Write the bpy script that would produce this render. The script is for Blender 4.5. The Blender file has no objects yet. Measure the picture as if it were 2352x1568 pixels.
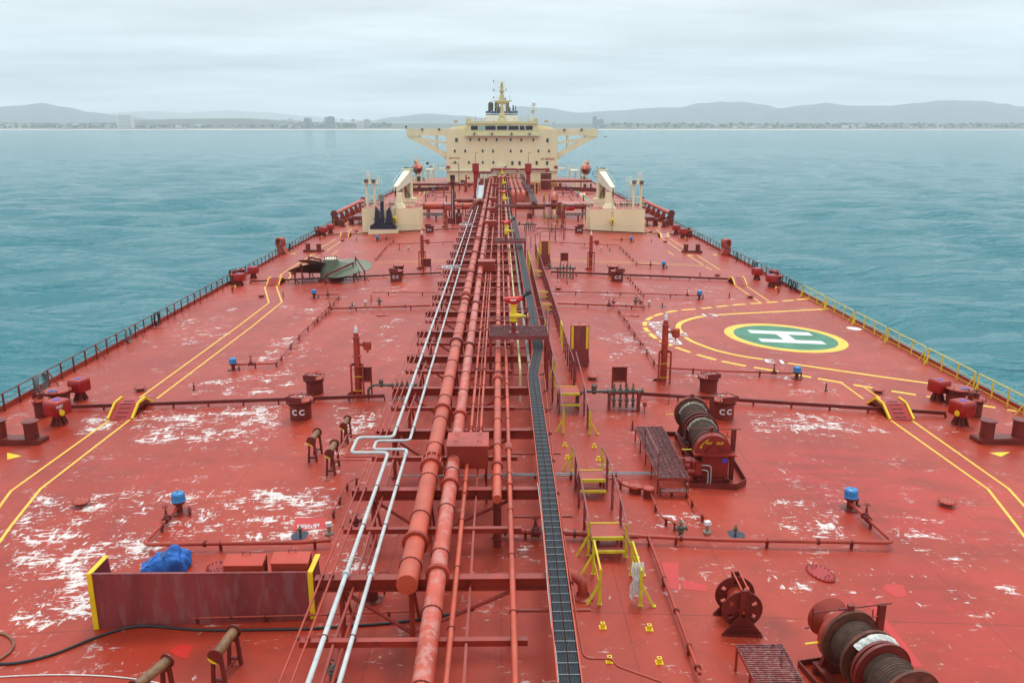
import bpy, math, random
import numpy as np
from mathutils import Vector, Matrix, noise as mnoise
random.seed(7)
R = math.radians
scene = bpy.context.scene
COL = scene.collection
# ---------------------------------------------------------------- camera
CAMH, FPX, PITCH, YAW, CLX = 14.7, 1880.0, R(14.29), R(0.842), 0.6
cd = bpy.data.cameras.new("camera"); cam = bpy.data.objects.new("camera", cd); COL.objects.link(cam)
cam.location = (0, 0, CAMH); cam.rotation_euler = (R(90) - PITCH, 0, -YAW)
cd.sensor_width = 36; cd.lens = 36 * FPX / 2352; cd.clip_start = 0.3; cd.clip_end = 60000
scene.camera = cam
# ---------------------------------------------------------------- render / exposure
scene.view_settings.view_transform = 'Standard'; scene.view_settings.look = 'None'
scene.view_settings.exposure = 0.21; scene.view_settings.gamma = 1
scene.cycles.use_denoising = True
scene.cycles.max_bounces = 6; scene.cycles.diffuse_bounces = 2; scene.cycles.glossy_bounces = 3
scene.cycles.transmission_bounces = 2; scene.cycles.volume_bounces = 1
scene.cycles.caustics_reflective = False; scene.cycles.caustics_refractive = False
# ---------------------------------------------------------------- world: overcast
SUN_EL, SUN_AZ = R(63), R(14)           # azimuth from +Y towards +X
w = bpy.data.worlds.new("World"); scene.world = w; w.use_nodes = True
nt = w.node_tree; N = nt.nodes; L = nt.links; N.clear()
out = N.new('ShaderNodeOutputWorld'); bg = N.new('ShaderNodeBackground'); L.new(bg.outputs[0], out.inputs[0])
sky = N.new('ShaderNodeTexSky'); sky.sky_type = 'NISHITA'; sky.sun_disc = False
sky.sun_elevation = SUN_EL; sky.sun_rotation = SUN_AZ
sm = N.new('ShaderNodeVectorMath'); sm.operation = 'SCALE'; sm.inputs['Scale'].default_value = 0.09
L.new(sky.outputs[0], sm.inputs[0])
tc = N.new('ShaderNodeTexCoord'); sp = N.new('ShaderNodeSeparateXYZ'); L.new(tc.outputs['Generated'], sp.inputs[0])
rp = N.new('ShaderNodeValToRGB'); L.new(sp.outputs[2], rp.inputs[0])
els = rp.color_ramp.elements
els[0].position = 0.0; els[0].color = (.62, .755, .83, 1)
els[1].position = 1.0; els[1].color = (1.25, 1.3, 1.33, 1)
for p_, c_ in ((0.05, (.63, .755, .82, 1)), (0.13, (.74, .83, .87, 1)), (0.25, (.84, .91, .95, 1))):
    e = els.new(p_); e.color = c_
ad = N.new('ShaderNodeMath'); ad.operation = 'ADD'; ad.inputs[1].default_value = 0.06; L.new(sp.outputs[2], ad.inputs[0])
mx = N.new('ShaderNodeMath'); mx.operation = 'MAXIMUM'; mx.inputs[1].default_value = 0.03; L.new(ad.outputs[0], mx.inputs[0])
dv = N.new('ShaderNodeVectorMath'); dv.operation = 'DIVIDE'; L.new(tc.outputs['Generated'], dv.inputs[0]); L.new(mx.outputs[0], dv.inputs[1])
mp = N.new('ShaderNodeMapping'); mp.inputs['Scale'].default_value = (0.42, .70, 0.0); L.new(dv.outputs[0], mp.inputs[0])
nz = N.new('ShaderNodeTexNoise'); nz.inputs['Scale'].default_value = 0.9; nz.inputs['Detail'].default_value = 5; nz.inputs['Roughness'].default_value = 0.52
L.new(mp.outputs[0], nz.inputs[0])
mr = N.new('ShaderNodeMapRange'); mr.inputs[1].default_value = 0.33; mr.inputs[2].default_value = 0.68; mr.inputs[3].default_value = 0.80; mr.inputs[4].default_value = 1.20
L.new(nz.outputs[0], mr.inputs[0])
ml = N.new('ShaderNodeVectorMath'); ml.operation = 'SCALE'; L.new(rp.outputs[0], ml.inputs[0]); L.new(mr.outputs[0], ml.inputs['Scale'])
mixn = N.new('ShaderNodeMix'); mixn.data_type = 'RGBA'; mixn.inputs[0].default_value = 0.93
L.new(sm.outputs[0], mixn.inputs[6]); L.new(ml.outputs[0], mixn.inputs[7]); L.new(mixn.outputs[2], bg.inputs[0])
bg.inputs[1].default_value = 1.0
sd = bpy.data.lights.new("sun", 'SUN'); so = bpy.data.objects.new("sun", sd); COL.objects.link(so)
sd.energy = 1.35; sd.angle = R(15); sd.color = (1, .97, .93)
_d = Vector((math.sin(SUN_AZ) * math.cos(SUN_EL), math.cos(SUN_AZ) * math.cos(SUN_EL), math.sin(SUN_EL)))
so.rotation_euler = _d.to_track_quat('Z', 'Y').to_euler(); so.location = _d * 300

# ---------------------------------------------------------------- measuring: photo frame 2352 wide -> the place
cp, sp_ = math.cos(PITCH), math.sin(PITCH); cy, sy = math.cos(YAW), math.sin(YAW)
RIGHT = Vector((cy, -sy, 0)); FWD = Vector((sy * cp, cy * cp, -sp_)); UP = Vector((sy * sp_, cy * sp_, cp))
CAMP = Vector((0, 0, CAMH))
def ray(x, y): return (FWD * FPX + RIGHT * (x - 1176) - UP * (y - 784)).normalized()
def zd(X): return -0.045 * max(0.0, abs(X - CLX) - 2.0)
def D(x, y, h=0.0):
    """point h above the deck seen at (x, y)"""
    r = ray(x, y); X = 0.0; p = None
    for _ in range(12):
        t = (zd(X) + h - CAMH) / r.z; p = CAMP + r * t; X = p.x
    return p
def F(x, y, Y):
    """point of the cross-ship plane at distance Y seen at (x, y)"""
    r = ray(x, y); return CAMP + r * (Y / r.y)
RG = {1: (1500, 250, 2.138), 2: (1000, 600, 2.24), 3: (1900, 600, 2.24), 4: (0, 350, 1.568), 5: (2500, 350, 1.4737),
      6: (0, 1300, 1.96), 7: (1100, 1200, 1.96), 8: (2100, 1200, 1.96), 9: (2896, 1300, 1.96), 10: (0, 1931, 1.96),
      11: (1100, 1931, 1.96), 12: (2000, 1931, 1.96), 13: (2896, 1931, 1.96), 14: (1420, 620, 4.6125), 15: (2220, 620, 4.612),
      16: (1800, 640, 4.9), 17: (1860, 900, 3.136), 18: (1880, 300, 7.127), 19: (2600, 1500, 3.136), 20: (2550, 1180, 2.6133),
      21: (1240, 780, 8.7125), 22: (2560, 780, 5.2275), 23: (1130, 990, 5.88), 24: (0, 1480, 4.1268), 25: (2180, 1130, 4.2367),
      26: (3560, 1480, 4.1268), 27: (2800, 2400, 2.6133), 28: (1500, 1480, 3.734), 29: (400, 380, 2.138), 30: (2280, 1520, 7.35)}
def V(r, x, y):
    a, b, s = RG[r]; return (a + x / s) / 1.7415, (b + y / s) / 1.7415
def Z(r, x, y, h=0.0): return D(*V(r, x, y), h)
def G(r, x, y, Y): return F(*V(r, x, y), Y)
def on(X, Y, h=0.0): return Vector((X, Y, zd(X) + h))

# ---------------------------------------------------------------- materials
M = {}
def newmat(name):
    m = bpy.data.materials.new(name); m.use_nodes = True
    n = m.node_tree.nodes; b = n['Principled BSDF']; M[name] = m
    return m, n, m.node_tree.links, b
def paint(name, col, rough=.45, var=.14, dirt=None, dirt_amt=.5, scale=.9, metal=0.0, bump=.12, streak=False, chip=.62):
    m, n, l, b = newmat(name)
    g = n.new('ShaderNodeNewGeometry'); mpn = n.new('ShaderNodeMapping'); l.new(g.outputs['Position'], mpn.inputs[0])
    if streak: mpn.inputs['Scale'].default_value = (1, 1, .25)
    n1 = n.new('ShaderNodeTexNoise'); n1.inputs['Scale'].default_value = scale; n1.inputs['Detail'].default_value = 6; l.new(mpn.outputs[0], n1.inputs[0])
    r1 = n.new('ShaderNodeMapRange'); r1.inputs[1].default_value = .3; r1.inputs[2].default_value = .7
    r1.inputs[3].default_value = 1 - var * 1.4; r1.inputs[4].default_value = 1 + var; l.new(n1.outputs[0], r1.inputs[0])
    sc = n.new('ShaderNodeVectorMath'); sc.operation = 'SCALE'; sc.inputs[0].default_value = col[:3]; l.new(r1.outputs[0], sc.inputs['Scale'])
    last = sc.outputs[0]
    if dirt:
        n2 = n.new('ShaderNodeTexNoise'); n2.inputs['Scale'].default_value = scale * 3.1; n2.inputs['Detail'].default_value = 9; n2.inputs['Roughness'].default_value = .65
        l.new(mpn.outputs[0], n2.inputs[0])
        r2 = n.new('ShaderNodeMapRange'); r2.inputs[1].default_value = chip - .06; r2.inputs[2].default_value = chip + .05; r2.inputs[4].default_value = dirt_amt
        l.new(n2.outputs[0], r2.inputs[0])
        mm = n.new('ShaderNodeMix'); mm.data_type = 'RGBA'; l.new(r2.outputs[0], mm.inputs[0]); l.new(last, mm.inputs[6]); mm.inputs[7].default_value = (*dirt, 1)
        last = mm.outputs[2]
    l.new(last, b.inputs['Base Color'])
    b.inputs['Roughness'].default_value = rough; b.inputs['Metallic'].default_value = metal
    if bump:
        n3 = n.new('ShaderNodeTexNoise'); n3.inputs['Scale'].default_value = 9; n3.inputs['Detail'].default_value = 4; l.new(g.outputs['Position'], n3.inputs[0])
        bm_ = n.new('ShaderNodeBump'); bm_.inputs['Strength'].default_value = bump; bm_.inputs['Distance'].default_value = .02
        l.new(n3.outputs[0], bm_.inputs['Height']); l.new(bm_.outputs[0], b.inputs['Normal'])
    return m
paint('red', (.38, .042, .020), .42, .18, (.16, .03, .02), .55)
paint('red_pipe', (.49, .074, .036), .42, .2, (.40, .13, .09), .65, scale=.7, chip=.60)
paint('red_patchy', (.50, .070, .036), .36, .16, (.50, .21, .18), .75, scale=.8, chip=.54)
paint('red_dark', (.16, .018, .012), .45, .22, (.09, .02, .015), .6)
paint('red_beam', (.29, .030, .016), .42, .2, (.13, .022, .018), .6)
paint('red_box', (.34, .012, .010), .35, .12, (.2, .02, .015), .4)
paint('red_hot', (.62, .012, .008), .35, .08)
paint('maroon_sheet', (.225, .036, .036), .45, .2, (.25, .12, .12), .45, scale=1.1, streak=True, chip=.55)
paint('maroon_grate', (.17, .035, .035), .5, .3, (.30, .20, .20), .7, scale=2.5, chip=.55)
paint('yellow', (.80, .56, .015), .42, .10, (.35, .20, .03), .5, chip=.66)
paint('yellow_line', (.85, .52, .05), .5, .10, (.55, .22, .08), .6, scale=2, chip=.68)
paint('cream', (.86, .74, .46), .5, .05, (.56, .38, .20), .3, scale=.35, streak=True, chip=.68)
paint('cream_light', (.80, .77, .60), .45, .06, (.5, .4, .25), .3, scale=.5, chip=.68)
paint('white', (.72, .74, .74), .45, .08, (.35, .30, .26), .6, scale=2.2, chip=.64)
paint('lag_white', (.50, .53, .53), .55, .10, (.25, .22, .2), .7, scale=3, chip=.66)
paint('silver', (.55, .60, .60), .35, .1, metal=.3)
paint('blue_cap', (.03, .22, .52), .42, .12, (.03, .10, .2), .4)
paint('blue_disc', (.06, .07, .50), .4, .05)
paint('blue_tarp', (.006, .13, .50), .6, .3, (.003, .06, .3), .6, bump=.5)
paint('navy', (.012, .018, .045), .35, .2, (.05, .06, .08), .5)
paint('black', (.016, .017, .019), .5, .2)
paint('grey', (.30, .31, .31), .5, .15, (.15, .13, .11), .5)
paint('grease', (.075, .062, .048), .45, .45, (.24, .21, .15), .8, scale=7, chip=.56)
paint('rust', (.14, .038, .020), .7, .35, (.06, .03, .02), .7, scale=4)
paint('yellow_olive', (.62, .52, .02), .45, .14, (.30, .24, .04), .6, scale=2.5, chip=.6)
paint('white_sheath', (.66, .69, .68), .55, .12, (.55, .50, .36), .8, scale=4, chip=.55)
paint('red_winch', (.25, .020, .013), .4, .2, (.12, .02, .012), .6)
paint('yellow_rail', (.72, .56, .03), .45, .1, (.35, .25, .04), .4, scale=2)
paint('touch_up', (.50, .018, .012), .4, .06)
paint('wire_rope', (.085, .045, .032), .85, .25, (.02, .018, .016), .5, scale=5)
paint('rope_white', (.70, .70, .66), .8, .12, (.35, .33, .3), .5, scale=6)
paint('green_deck', (.030, .19, .10), .5, .18, (.05, .25, .16), .5)
paint('cream_yellow', (.74, .68, .36), .5, .06)
paint('prop_green', (.105, .13, .08), .45, .12, (.16, .17, .12), .5, scale=.6)
paint('prop_dark', (.045, .045, .035), .45, .2)
paint('orange', (.50, .07, .02), .4, .12)
paint('brown_old', (.22, .11, .05), .6, .3, (.12, .05, .03), .7, scale=3)
paint('pale_yellow', (.60, .50, .24), .45, .12, (.25, .14, .06), .6, scale=2)
paint('pipe_grey', (.25, .22, .21), .5, .2, (.10, .07, .06), .7, scale=2)
paint('bronze', (.26, .22, .16), .5, .15, (.12, .09, .07), .6)
paint('funnel_blue', (.03, .12, .30), .45, .1)
m, n, l, b = newmat('glass_dark'); b.inputs['Base Color'].default_value = (.015, .018, .022, 1); b.inputs['Roughness'].default_value = .08
m, n, l, b = newmat('glass_teal'); b.inputs['Base Color'].default_value = (.28, .48, .44, 1); b.inputs['Roughness'].default_value = .1
paint('helmet_blue', (.02, .08, .35), .4, .05)

paint('navy_cable', (.010, .020, .030), .5, .2, (.06, .09, .10), .4, scale=3)
paint('red_lid', (.46, .045, .022), .4, .08)
paint('tail_rope', (.62, .57, .47), .7, .4, (.05, .04, .03), .95, scale=9, chip=.48)
paint('lamp_body', (.16, .10, .10), .4, .2)
paint('wrap_grey', (.24, .30, .29), .6, .25, (.12, .14, .14), .6, scale=3)
paint('pipe_rusty', (.33, .055, .03), .45, .25, (.14, .04, .025), .7, scale=1.2, chip=.5)
paint('red_letter', (.42, .06, .04), .5, .1)
paint('rust_pink', (.5, .28, .22), .6, .1)
paint('cream_white', (.72, .72, .68), .5, .06); paint('funnel_dark', (.02, .05, .10), .5, .1); paint('exhaust', (.10, .085, .07), .6, .3, (.05, .03, .03), .6, scale=1)
paint('boat_dark', (.20, .025, .02), .4, .2)  # lower lifeboat hull: dark red reflection painted as its colour
paint('drum_green', (.02, .07, .05), .5, .2)
m_, n, l, b = newmat('window_pane'); b.inputs['Base Color'].default_value = (.06, .075, .06, 1); b.inputs['Roughness'].default_value = .25
paint('coil_grey', (.16, .22, .22), .6, .3, (.3, .36, .36), .6, scale=6)

# ---------------------------------------------------------------- mesh builder
class MB:
    def __init__(s): s.v = []; s.f = []; s.sm = []; s.mi = []; s.cur = 0
    def add(s, vs, fs, smooth=False):
        o = len(s.v); s.v += [tuple(q) for q in vs]
        for f in fs: s.f.append([i + o for i in f]); s.sm.append(smooth); s.mi.append(s.cur)
        return s
    def mat(s, i): s.cur = i; return s
    def box(s, c, d, rz=0.0, M3=None):
        hx, hy, hz = d[0] / 2, d[1] / 2, d[2] / 2; c = Vector(c)
        q = [Vector((x, y, z)) for x in (-hx, hx) for y in (-hy, hy) for z in (-hz, hz)]
        if M3 is not None: q = [M3 @ k for k in q]
        elif rz: rr = Matrix.Rotation(rz, 3, 'Z'); q = [rr @ k for k in q]
        return s.add([c + k for k in q], [(0, 1, 3, 2), (4, 6, 7, 5), (0, 4, 5, 1), (2, 3, 7, 6), (0, 2, 6, 4), (1, 5, 7, 3)])
    def boxb(s, x, y, z0, dx, dy, dz, rz=0.0): return s.box((x, y, z0 + dz / 2), (dx, dy, dz), rz)
    def bar(s, a, b, wd, hg, up=(0, 0, 1)):
        a = Vector(a); b = Vector(b); d = b - a; ln = d.length
        if ln < 1e-6: return s
        d.normalize(); u = Vector(up)
        if abs(d.dot(u)) > .98: u = Vector((0, 1, 0))
        sd_ = d.cross(u).normalized(); u = sd_.cross(d)
        m3 = Matrix((sd_, d, u)).transposed()
        return s.box((a + b) / 2, (wd, ln, hg), M3=m3)
    def cyl(s, a, b, r0, r1=None, n=12, cap=True):
        r1 = r0 if r1 is None else r1
        a = Vector(a); b = Vector(b); d = (b - a).normalized()
        u = Vector((0, 0, 1)) if abs(d.z) < .95 else Vector((1, 0, 0))
        p = d.cross(u).normalized(); q = d.cross(p)
        ra = [a + (p * math.cos(t) + q * math.sin(t)) * r0 for t in [2 * math.pi * i / n for i in range(n)]]
        rb = [b + (p * math.cos(t) + q * math.sin(t)) * r1 for t in [2 * math.pi * i / n for i in range(n)]]
        s.add(ra + rb, [(i, (i + 1) % n, n + (i + 1) % n, n + i) for i in range(n)], True)
        if cap:
            if r0 > 1e-4: s.add(ra, [list(range(n))[::-1]])
            if r1 > 1e-4: s.add(rb, [list(range(n))])
        return s
    def ring(s, c, ax, R0, r, n=20, k=6):
        """torus round centre c, axis ax"""
        c = Vector(c); ax = Vector(ax).normalized(); u = Vector((0, 0, 1)) if abs(ax.z) < .95 else Vector((1, 0, 0))
        p = ax.cross(u).normalized(); q = ax.cross(p); vs = []
        for i in range(n):
            t = 2 * math.pi * i / n; e = p * math.cos(t) + q * math.sin(t)
            for j in range(k):
                f = 2 * math.pi * j / k; vs.append(c + e * (R0 + r * math.cos(f)) + ax * (r * math.sin(f)))
        return s.add(vs, [(i * k + j, ((i + 1) % n) * k + j, ((i + 1) % n) * k + (j + 1) % k, i * k + (j + 1) % k) for i in range(n) for j in range(k)], True)
    def tube(s, pts, r, n=8, cap=True):
        pts = [Vector(p) for p in pts]; rings = []; prev = None
        for i, p in enumerate(pts):
            a = pts[i] - pts[i - 1] if i > 0 else pts[1] - pts[0]
            b_ = pts[i + 1] - pts[i] if i < len(pts) - 1 else a
            a = a.normalized(); b_ = b_.normalized(); t = (a + b_)
            t = t.normalized() if t.length > 1e-6 else a
            if prev is None:
                u = Vector((0, 0, 1)) if abs(t.z) < .95 else Vector((1, 0, 0)); x = t.cross(u).normalized()
            else:
                x = (prev - t * prev.dot(t)).normalized()
            prev = x; y = t.cross(x); k = 1.0 / max(.5, a.dot(t)); rr = r[i] if isinstance(r, (list, tuple)) else r
            bis = (b_ - a)
            ring_ = []
            for j in range(n):
                e = x * math.cos(2 * math.pi * j / n) + y * math.sin(2 * math.pi * j / n)
                if k > 1.02 and bis.length > 1e-6:
                    bb = bis.normalized(); e = e + bb * (e.dot(bb) * (k - 1))
                ring_.append(p + e * rr)
            rings.append(ring_)
        vs = [q for rg in rings for q in rg]
        s.add(vs, [(i * n + j, i * n + (j + 1) % n, (i + 1) * n + (j + 1) % n, (i + 1) * n + j) for i in range(len(pts) - 1) for j in range(n)], True)
        if cap: s.add(rings[0], [list(range(n))[::-1]]); s.add(rings[-1], [list(range(n))])
        return s
    def lathe(s, prof, c=(0, 0, 0), ax='Z', n=16, cap=True):
        """prof: (radius, height) pairs up the axis; sharp where a height or radius repeats a point"""
        c = Vector(c)
        def at(r, h, t):
            a, b_ = r * math.cos(t), r * math.sin(t)
            return c + (Vector((a, b_, h)) if ax == 'Z' else Vector((h, a, b_)) if ax == 'X' else Vector((b_, h, a)))
        for k in range(len(prof) - 1):
            (r0, h0), (r1, h1) = prof[k], prof[k + 1]
            vs = [at(r0, h0, 2 * math.pi * i / n) for i in range(n)] + [at(r1, h1, 2 * math.pi * i / n) for i in range(n)]
            s.add(vs, [(i, (i + 1) % n, n + (i + 1) % n, n + i) for i in range(n)], True)
        if cap:
            if prof[0][0] > 1e-4: s.add([at(*prof[0], 2 * math.pi * i / n) for i in range(n)], [list(range(n))[::-1]])
            if prof[-1][0] > 1e-4: s.add([at(*prof[-1], 2 * math.pi * i / n) for i in range(n)], [list(range(n))])
        return s
    def dome(s, c, r, h, n=16, k=5, top=1):
        return s.lathe([(r * math.cos(math.pi / 2 * i / k), top * h * math.sin(math.pi / 2 * i / k)) for i in range(k + 1)], c, n=n, cap=False)
    def ball(s, c, r, n=12, k=8, sc=(1, 1, 1)):
        c = Vector(c); vs = []
        for i in range(k + 1):
            a = math.pi * i / k
            for j in range(n):
                t = 2 * math.pi * j / n; vs.append(c + Vector((r * sc[0] * math.sin(a) * math.cos(t), r * sc[1] * math.sin(a) * math.sin(t), r * sc[2] * math.cos(a))))
        return s.add(vs, [(i * n + j, (i + 1) * n + j, (i + 1) * n + (j + 1) % n, i * n + (j + 1) % n) for i in range(k) for j in range(n)], True)
    def prism(s, poly, vec):
        poly = [Vector(p) for p in poly]; vec = Vector(vec); n = len(poly); b_ = [p + vec for p in poly]
        s.add(poly, [list(range(n))]); s.add(b_, [list(range(n))[::-1]])
        for i in range(n):
            j = (i + 1) % n; s.add([poly[i], poly[j], b_[j], b_[i]], [(0, 3, 2, 1)])
        return s
    def quad(s, *p): return s.add(p, [tuple(range(len(p)))])
    def build(s, name, mats, parent=None, off=None):
        me = bpy.data.meshes.new(name)
        vs = s.v
        if off is None and parent is not None: off = Vector((0, 0, 0))
        if off is not None and (off[0] or off[1] or off[2]): vs = [(a - off[0], b_ - off[1], c - off[2]) for a, b_, c in vs]
        me.from_pydata(vs, [], s.f)
        me.polygons.foreach_set('use_smooth', s.sm)
        for k in ([mats] if isinstance(mats, str) else mats): me.materials.append(M[k])
        if max(s.mi, default=0): me.polygons.foreach_set('material_index', s.mi)
        me.validate(); me.update()
        o = bpy.data.objects.new(name, me); COL.objects.link(o)
        if parent is not None: o.parent = parent
        elif off is not None: o.location = off
        return o
def tag(o, label=None, cat=None, group=None, kind=None):
    if label: o['label'] = label
    if cat: o['category'] = cat
    if group: o['group'] = group
    if kind: o['kind'] = kind
    return o
def thing(name, label, cat, loc=(0, 0, 0), rz=0.0, group=None):
    o = bpy.data.objects.new(name, None); COL.objects.link(o); o.location = loc; o.rotation_euler = (0, 0, rz); o.empty_display_size = .2
    return tag(o, label, cat, group)
def kids(o): return [c for c in bpy.data.objects if c.parent == o]
_tree = {}
def inst(src, loc, parent, rz=0.0):
    c = src.copy(); COL.objects.link(c); c.parent = parent; c.location = loc; c.rotation_euler = (0, 0, rz); return c
def dup(root, loc, rz=0.0, label=None, group=None, scale=None, tree=None):
    r = root.copy(); COL.objects.link(r); r.location = loc; r.rotation_euler = (0, 0, rz)
    if scale is not None: r.scale = (scale, scale, scale) if isinstance(scale, (int, float)) else scale
    if label: r['label'] = label
    if group: r['group'] = group
    if root.name not in _tree:
        _tree[root.name] = [(c, kids(c)) for c in kids(root)]
    for ch, gs in _tree[root.name]:
        c = ch.copy(); COL.objects.link(c); c.parent = r
        for g_ in gs:
            d = g_.copy(); COL.objects.link(d); d.parent = c
    return r
def text_mesh(txt, size, mat, name, M4, parent=None, off=(0, 0, 0), bold=0.0, sx=1.0):
    cu = bpy.data.curves.new(name, 'FONT'); cu.body = txt; cu.size = size; cu.align_x = 'CENTER'; cu.align_y = 'CENTER'
    cu.offset = bold; cu.resolution_u = 3; cu.extrude = .001
    to = bpy.data.objects.new(name + '_tmp', cu); COL.objects.link(to)
    dg = bpy.context.evaluated_depsgraph_get(); me = bpy.data.meshes.new_from_object(to.evaluated_get(dg))
    bpy.data.objects.remove(to); bpy.data.curves.remove(cu)
    T_ = Matrix.Translation(-Vector(off)) @ M4 @ Matrix.Diagonal((sx, 1, 1, 1))
    me.transform(T_); me.materials.clear(); me.materials.append(M[mat]); me.name = name
    o = bpy.data.objects.new(name, me); COL.objects.link(o)
    if parent: o.parent = parent
    return o
def frame4(origin, xa, ya):
    xa = Vector(xa).normalized(); ya = Vector(ya); ya = (ya - xa * xa.dot(ya)).normalized(); za = xa.cross(ya)
    m4 = Matrix((xa, ya, za)).transposed().to_4x4(); m4.translation = Vector(origin); return m4
# ================================================================ SETTING
TILT = 0.0106          # the ship is trimmed by the stern, so the sea climbs a little in the ship's own frame
def sea_z(Y): return -22.0 + TILT * Y
# ---- sea: one sheet, finer near the ship, with real swell
def build_sea():
    ys = list(np.concatenate([np.arange(-150, 40, 12.), np.arange(40, 420, 2.6), np.geomspace(420, 9000, 150)]))
    xs = np.concatenate([-np.geomspace(6000, 520, 30), np.arange(-510, -29, 4.0), [-15, 15], np.arange(30, 512, 4.0), np.geomspace(520, 6000, 30)])
    X, Y = np.meshgrid(xs, np.array(ys)); rng = np.random.RandomState(3); Zm = np.zeros_like(X)
    for k in range(46):
        lam = rng.uniform(7, 52); a = rng.normal(0, .42) + math.pi / 2
        amp = .0062 * lam * rng.uniform(.5, 1.3); ph = rng.uniform(0, 6.28)
        kx, ky = math.cos(a) * 2 * math.pi / lam, math.sin(a) * 2 * math.pi / lam
        Zm += amp * np.sin(kx * X + ky * Y + ph)
    fade = np.clip((1500 - np.hypot(X, Y)) / 1100, 0, 1) * np.where(np.abs(X) > 500, .4, 1)
    Zm = Zm * fade + sea_z(Y)
    nx, ny = len(xs), len(ys)
    co = np.stack([X, Y, Zm], -1).reshape(-1, 3)
    i = np.arange(nx * ny).reshape(ny, nx)
    q = np.stack([i[:-1, :-1], i[:-1, 1:], i[1:, 1:], i[1:, :-1]], -1).reshape(-1, 4)
    me = bpy.data.meshes.new('sea'); me.from_pydata(co.tolist(), [], q.tolist())
    me.polygons.foreach_set('use_smooth', [True] * len(me.polygons)); me.materials.append(M['sea'])
    o = bpy.data.objects.new('sea', me); COL.objects.link(o); tag(o, kind='structure')
m, n, l, b = newmat('sea')
g = n.new('ShaderNodeNewGeometry')
def nmap(sc, src=g):
    k = n.new('ShaderNodeMapping'); k.inputs['Scale'].default_value = sc; k.inputs['Rotation'].default_value = (0, 0, .06); l.new(src.outputs['Position'], k.inputs[0]); return k
k1 = nmap((.030, .085, .05)); t1 = n.new('ShaderNodeTexNoise'); t1.inputs['Scale'].default_value = 1; t1.inputs['Detail'].default_value = 7; t1.inputs['Roughness'].default_value = .62; l.new(k1.outputs[0], t1.inputs[0])
k2 = nmap((.16, .52, .3)); t2 = n.new('ShaderNodeTexNoise'); t2.inputs['Scale'].default_value = 1; t2.inputs['Detail'].default_value = 5; t2.inputs['Roughness'].default_value = .6; l.new(k2.outputs[0], t2.inputs[0])
b1 = n.new('ShaderNodeBump'); b1.inputs['Strength'].default_value = 1.0; b1.inputs['Distance'].default_value = 8.0; l.new(t1.outputs[0], b1.inputs['Height'])
b2 = n.new('ShaderNodeBump'); b2.inputs['Strength'].default_value = .75; b2.inputs['Distance'].default_value = .42; l.new(t2.outputs[0], b2.inputs['Height']); l.new(b1.outputs[0], b2.inputs['Normal'])
k3 = nmap((.8, 2.0, 1)); t3 = n.new('ShaderNodeTexNoise'); t3.inputs['Scale'].default_value = 1; t3.inputs['Detail'].default_value = 4; l.new(k3.outputs[0], t3.inputs[0])
b3 = n.new('ShaderNodeBump'); b3.inputs['Strength'].default_value = .6; b3.inputs['Distance'].default_value = .16; l.new(t3.outputs[0], b3.inputs['Height']); l.new(b2.outputs[0], b3.inputs['Normal'])
l.new(b3.outputs[0], b.inputs['Normal'])
b.inputs['Base Color'].default_value = (.006, .180, .218, 1); b.inputs['Roughness'].default_value = .10; b.inputs['IOR'].default_value = 1.42
build_sea()

# ---- far shore
def land(name, Y0, top, base_z, mat, ybk=1500, seg=5):
    """hill range: top = [(photo x, photo y of the skyline)], a real slope going back from Y0"""
    xs = []; 
    for i in range(len(top) - 1):
        (xa, ya), (xb, yb) = top[i], top[i + 1]
        for k in range(seg):
            t = k / seg; s_ = t * t * (3 - 2 * t); xs.append((xa + (xb - xa) * t, ya + (yb - ya) * s_))
    xs.append(top[-1]); rows = []
    nr = 7
    for j in range(nr):
        t = j / (nr - 1); row = []
        for i, (px, py) in enumerate(xs):
            c = F(px, py, Y0 + ybk); X = c.x * (Y0 + ybk * t) / (Y0 + ybk)
            zz = base_z + (c.z - base_z) * (math.sin(t * math.pi / 2) ** 1.3)
            if 0 < j < nr - 1: zz += (c.z - base_z) * .10 * mnoise.noise((px * .03, t * 3, Y0 * .001))
            row.append((X, Y0 + ybk * t, zz))
        rows.append(row)
    rows.append([(p[0] * 1.1, p[1] * 1.12, base_z) for p in rows[-1]])
    mb = MB(); n_ = len(xs); vs = [p for r_ in rows for p in r_]
    mb.add(vs, [(j * n_ + i, j * n_ + i + 1, (j + 1) * n_ + i + 1, (j + 1) * n_ + i) for j in range(len(rows) - 1) for i in range(n_ - 1)], True)
    o = mb.build(name, mat); tag(o, kind='structure'); return o
paint('hill', (.075, .105, .13), .95, .25, (.16, .15, .11), .6, scale=.004, bump=0, chip=.56)  # blue of the hazy air is put into the hill colour
paint('hill_far', (.10, .12, .12), .95, .15, scale=.002, bump=0)
paint('shore_land', (.07, .095, .075), .95, .4, (.17, .17, .14), .7, scale=.02, bump=0, chip=.52)
paint('sand', (.55, .54, .48), .95, .1, scale=.01, bump=0)
SH = 5000.0
land('hills_west', 8500, [(-220, 262), (-60, 250), (40, 243), (97, 237), (150, 246), (210, 258), (290, 268), (360, 275), (420, 286)], 30, 'hill', 1500)
land('hills_distant', 13500, [(200, 268), (300, 257), (350, 256), (430, 259), (520, 254), (600, 258), (700, 266), (800, 275), (900, 284)], 60, 'hill_far', 2500)
land('hills_middle', 9500, [(820, 284), (900, 270), (980, 261), (1060, 266), (1120, 272), (1200, 245), (1250, 248), (1330, 259), (1420, 254), (1500, 248), (1560, 247), (1610, 238), (1660, 236), (1705, 234), (1750, 240), (1800, 251), (1860, 261), (1960, 272)], 40, 'hill', 1500)
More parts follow.
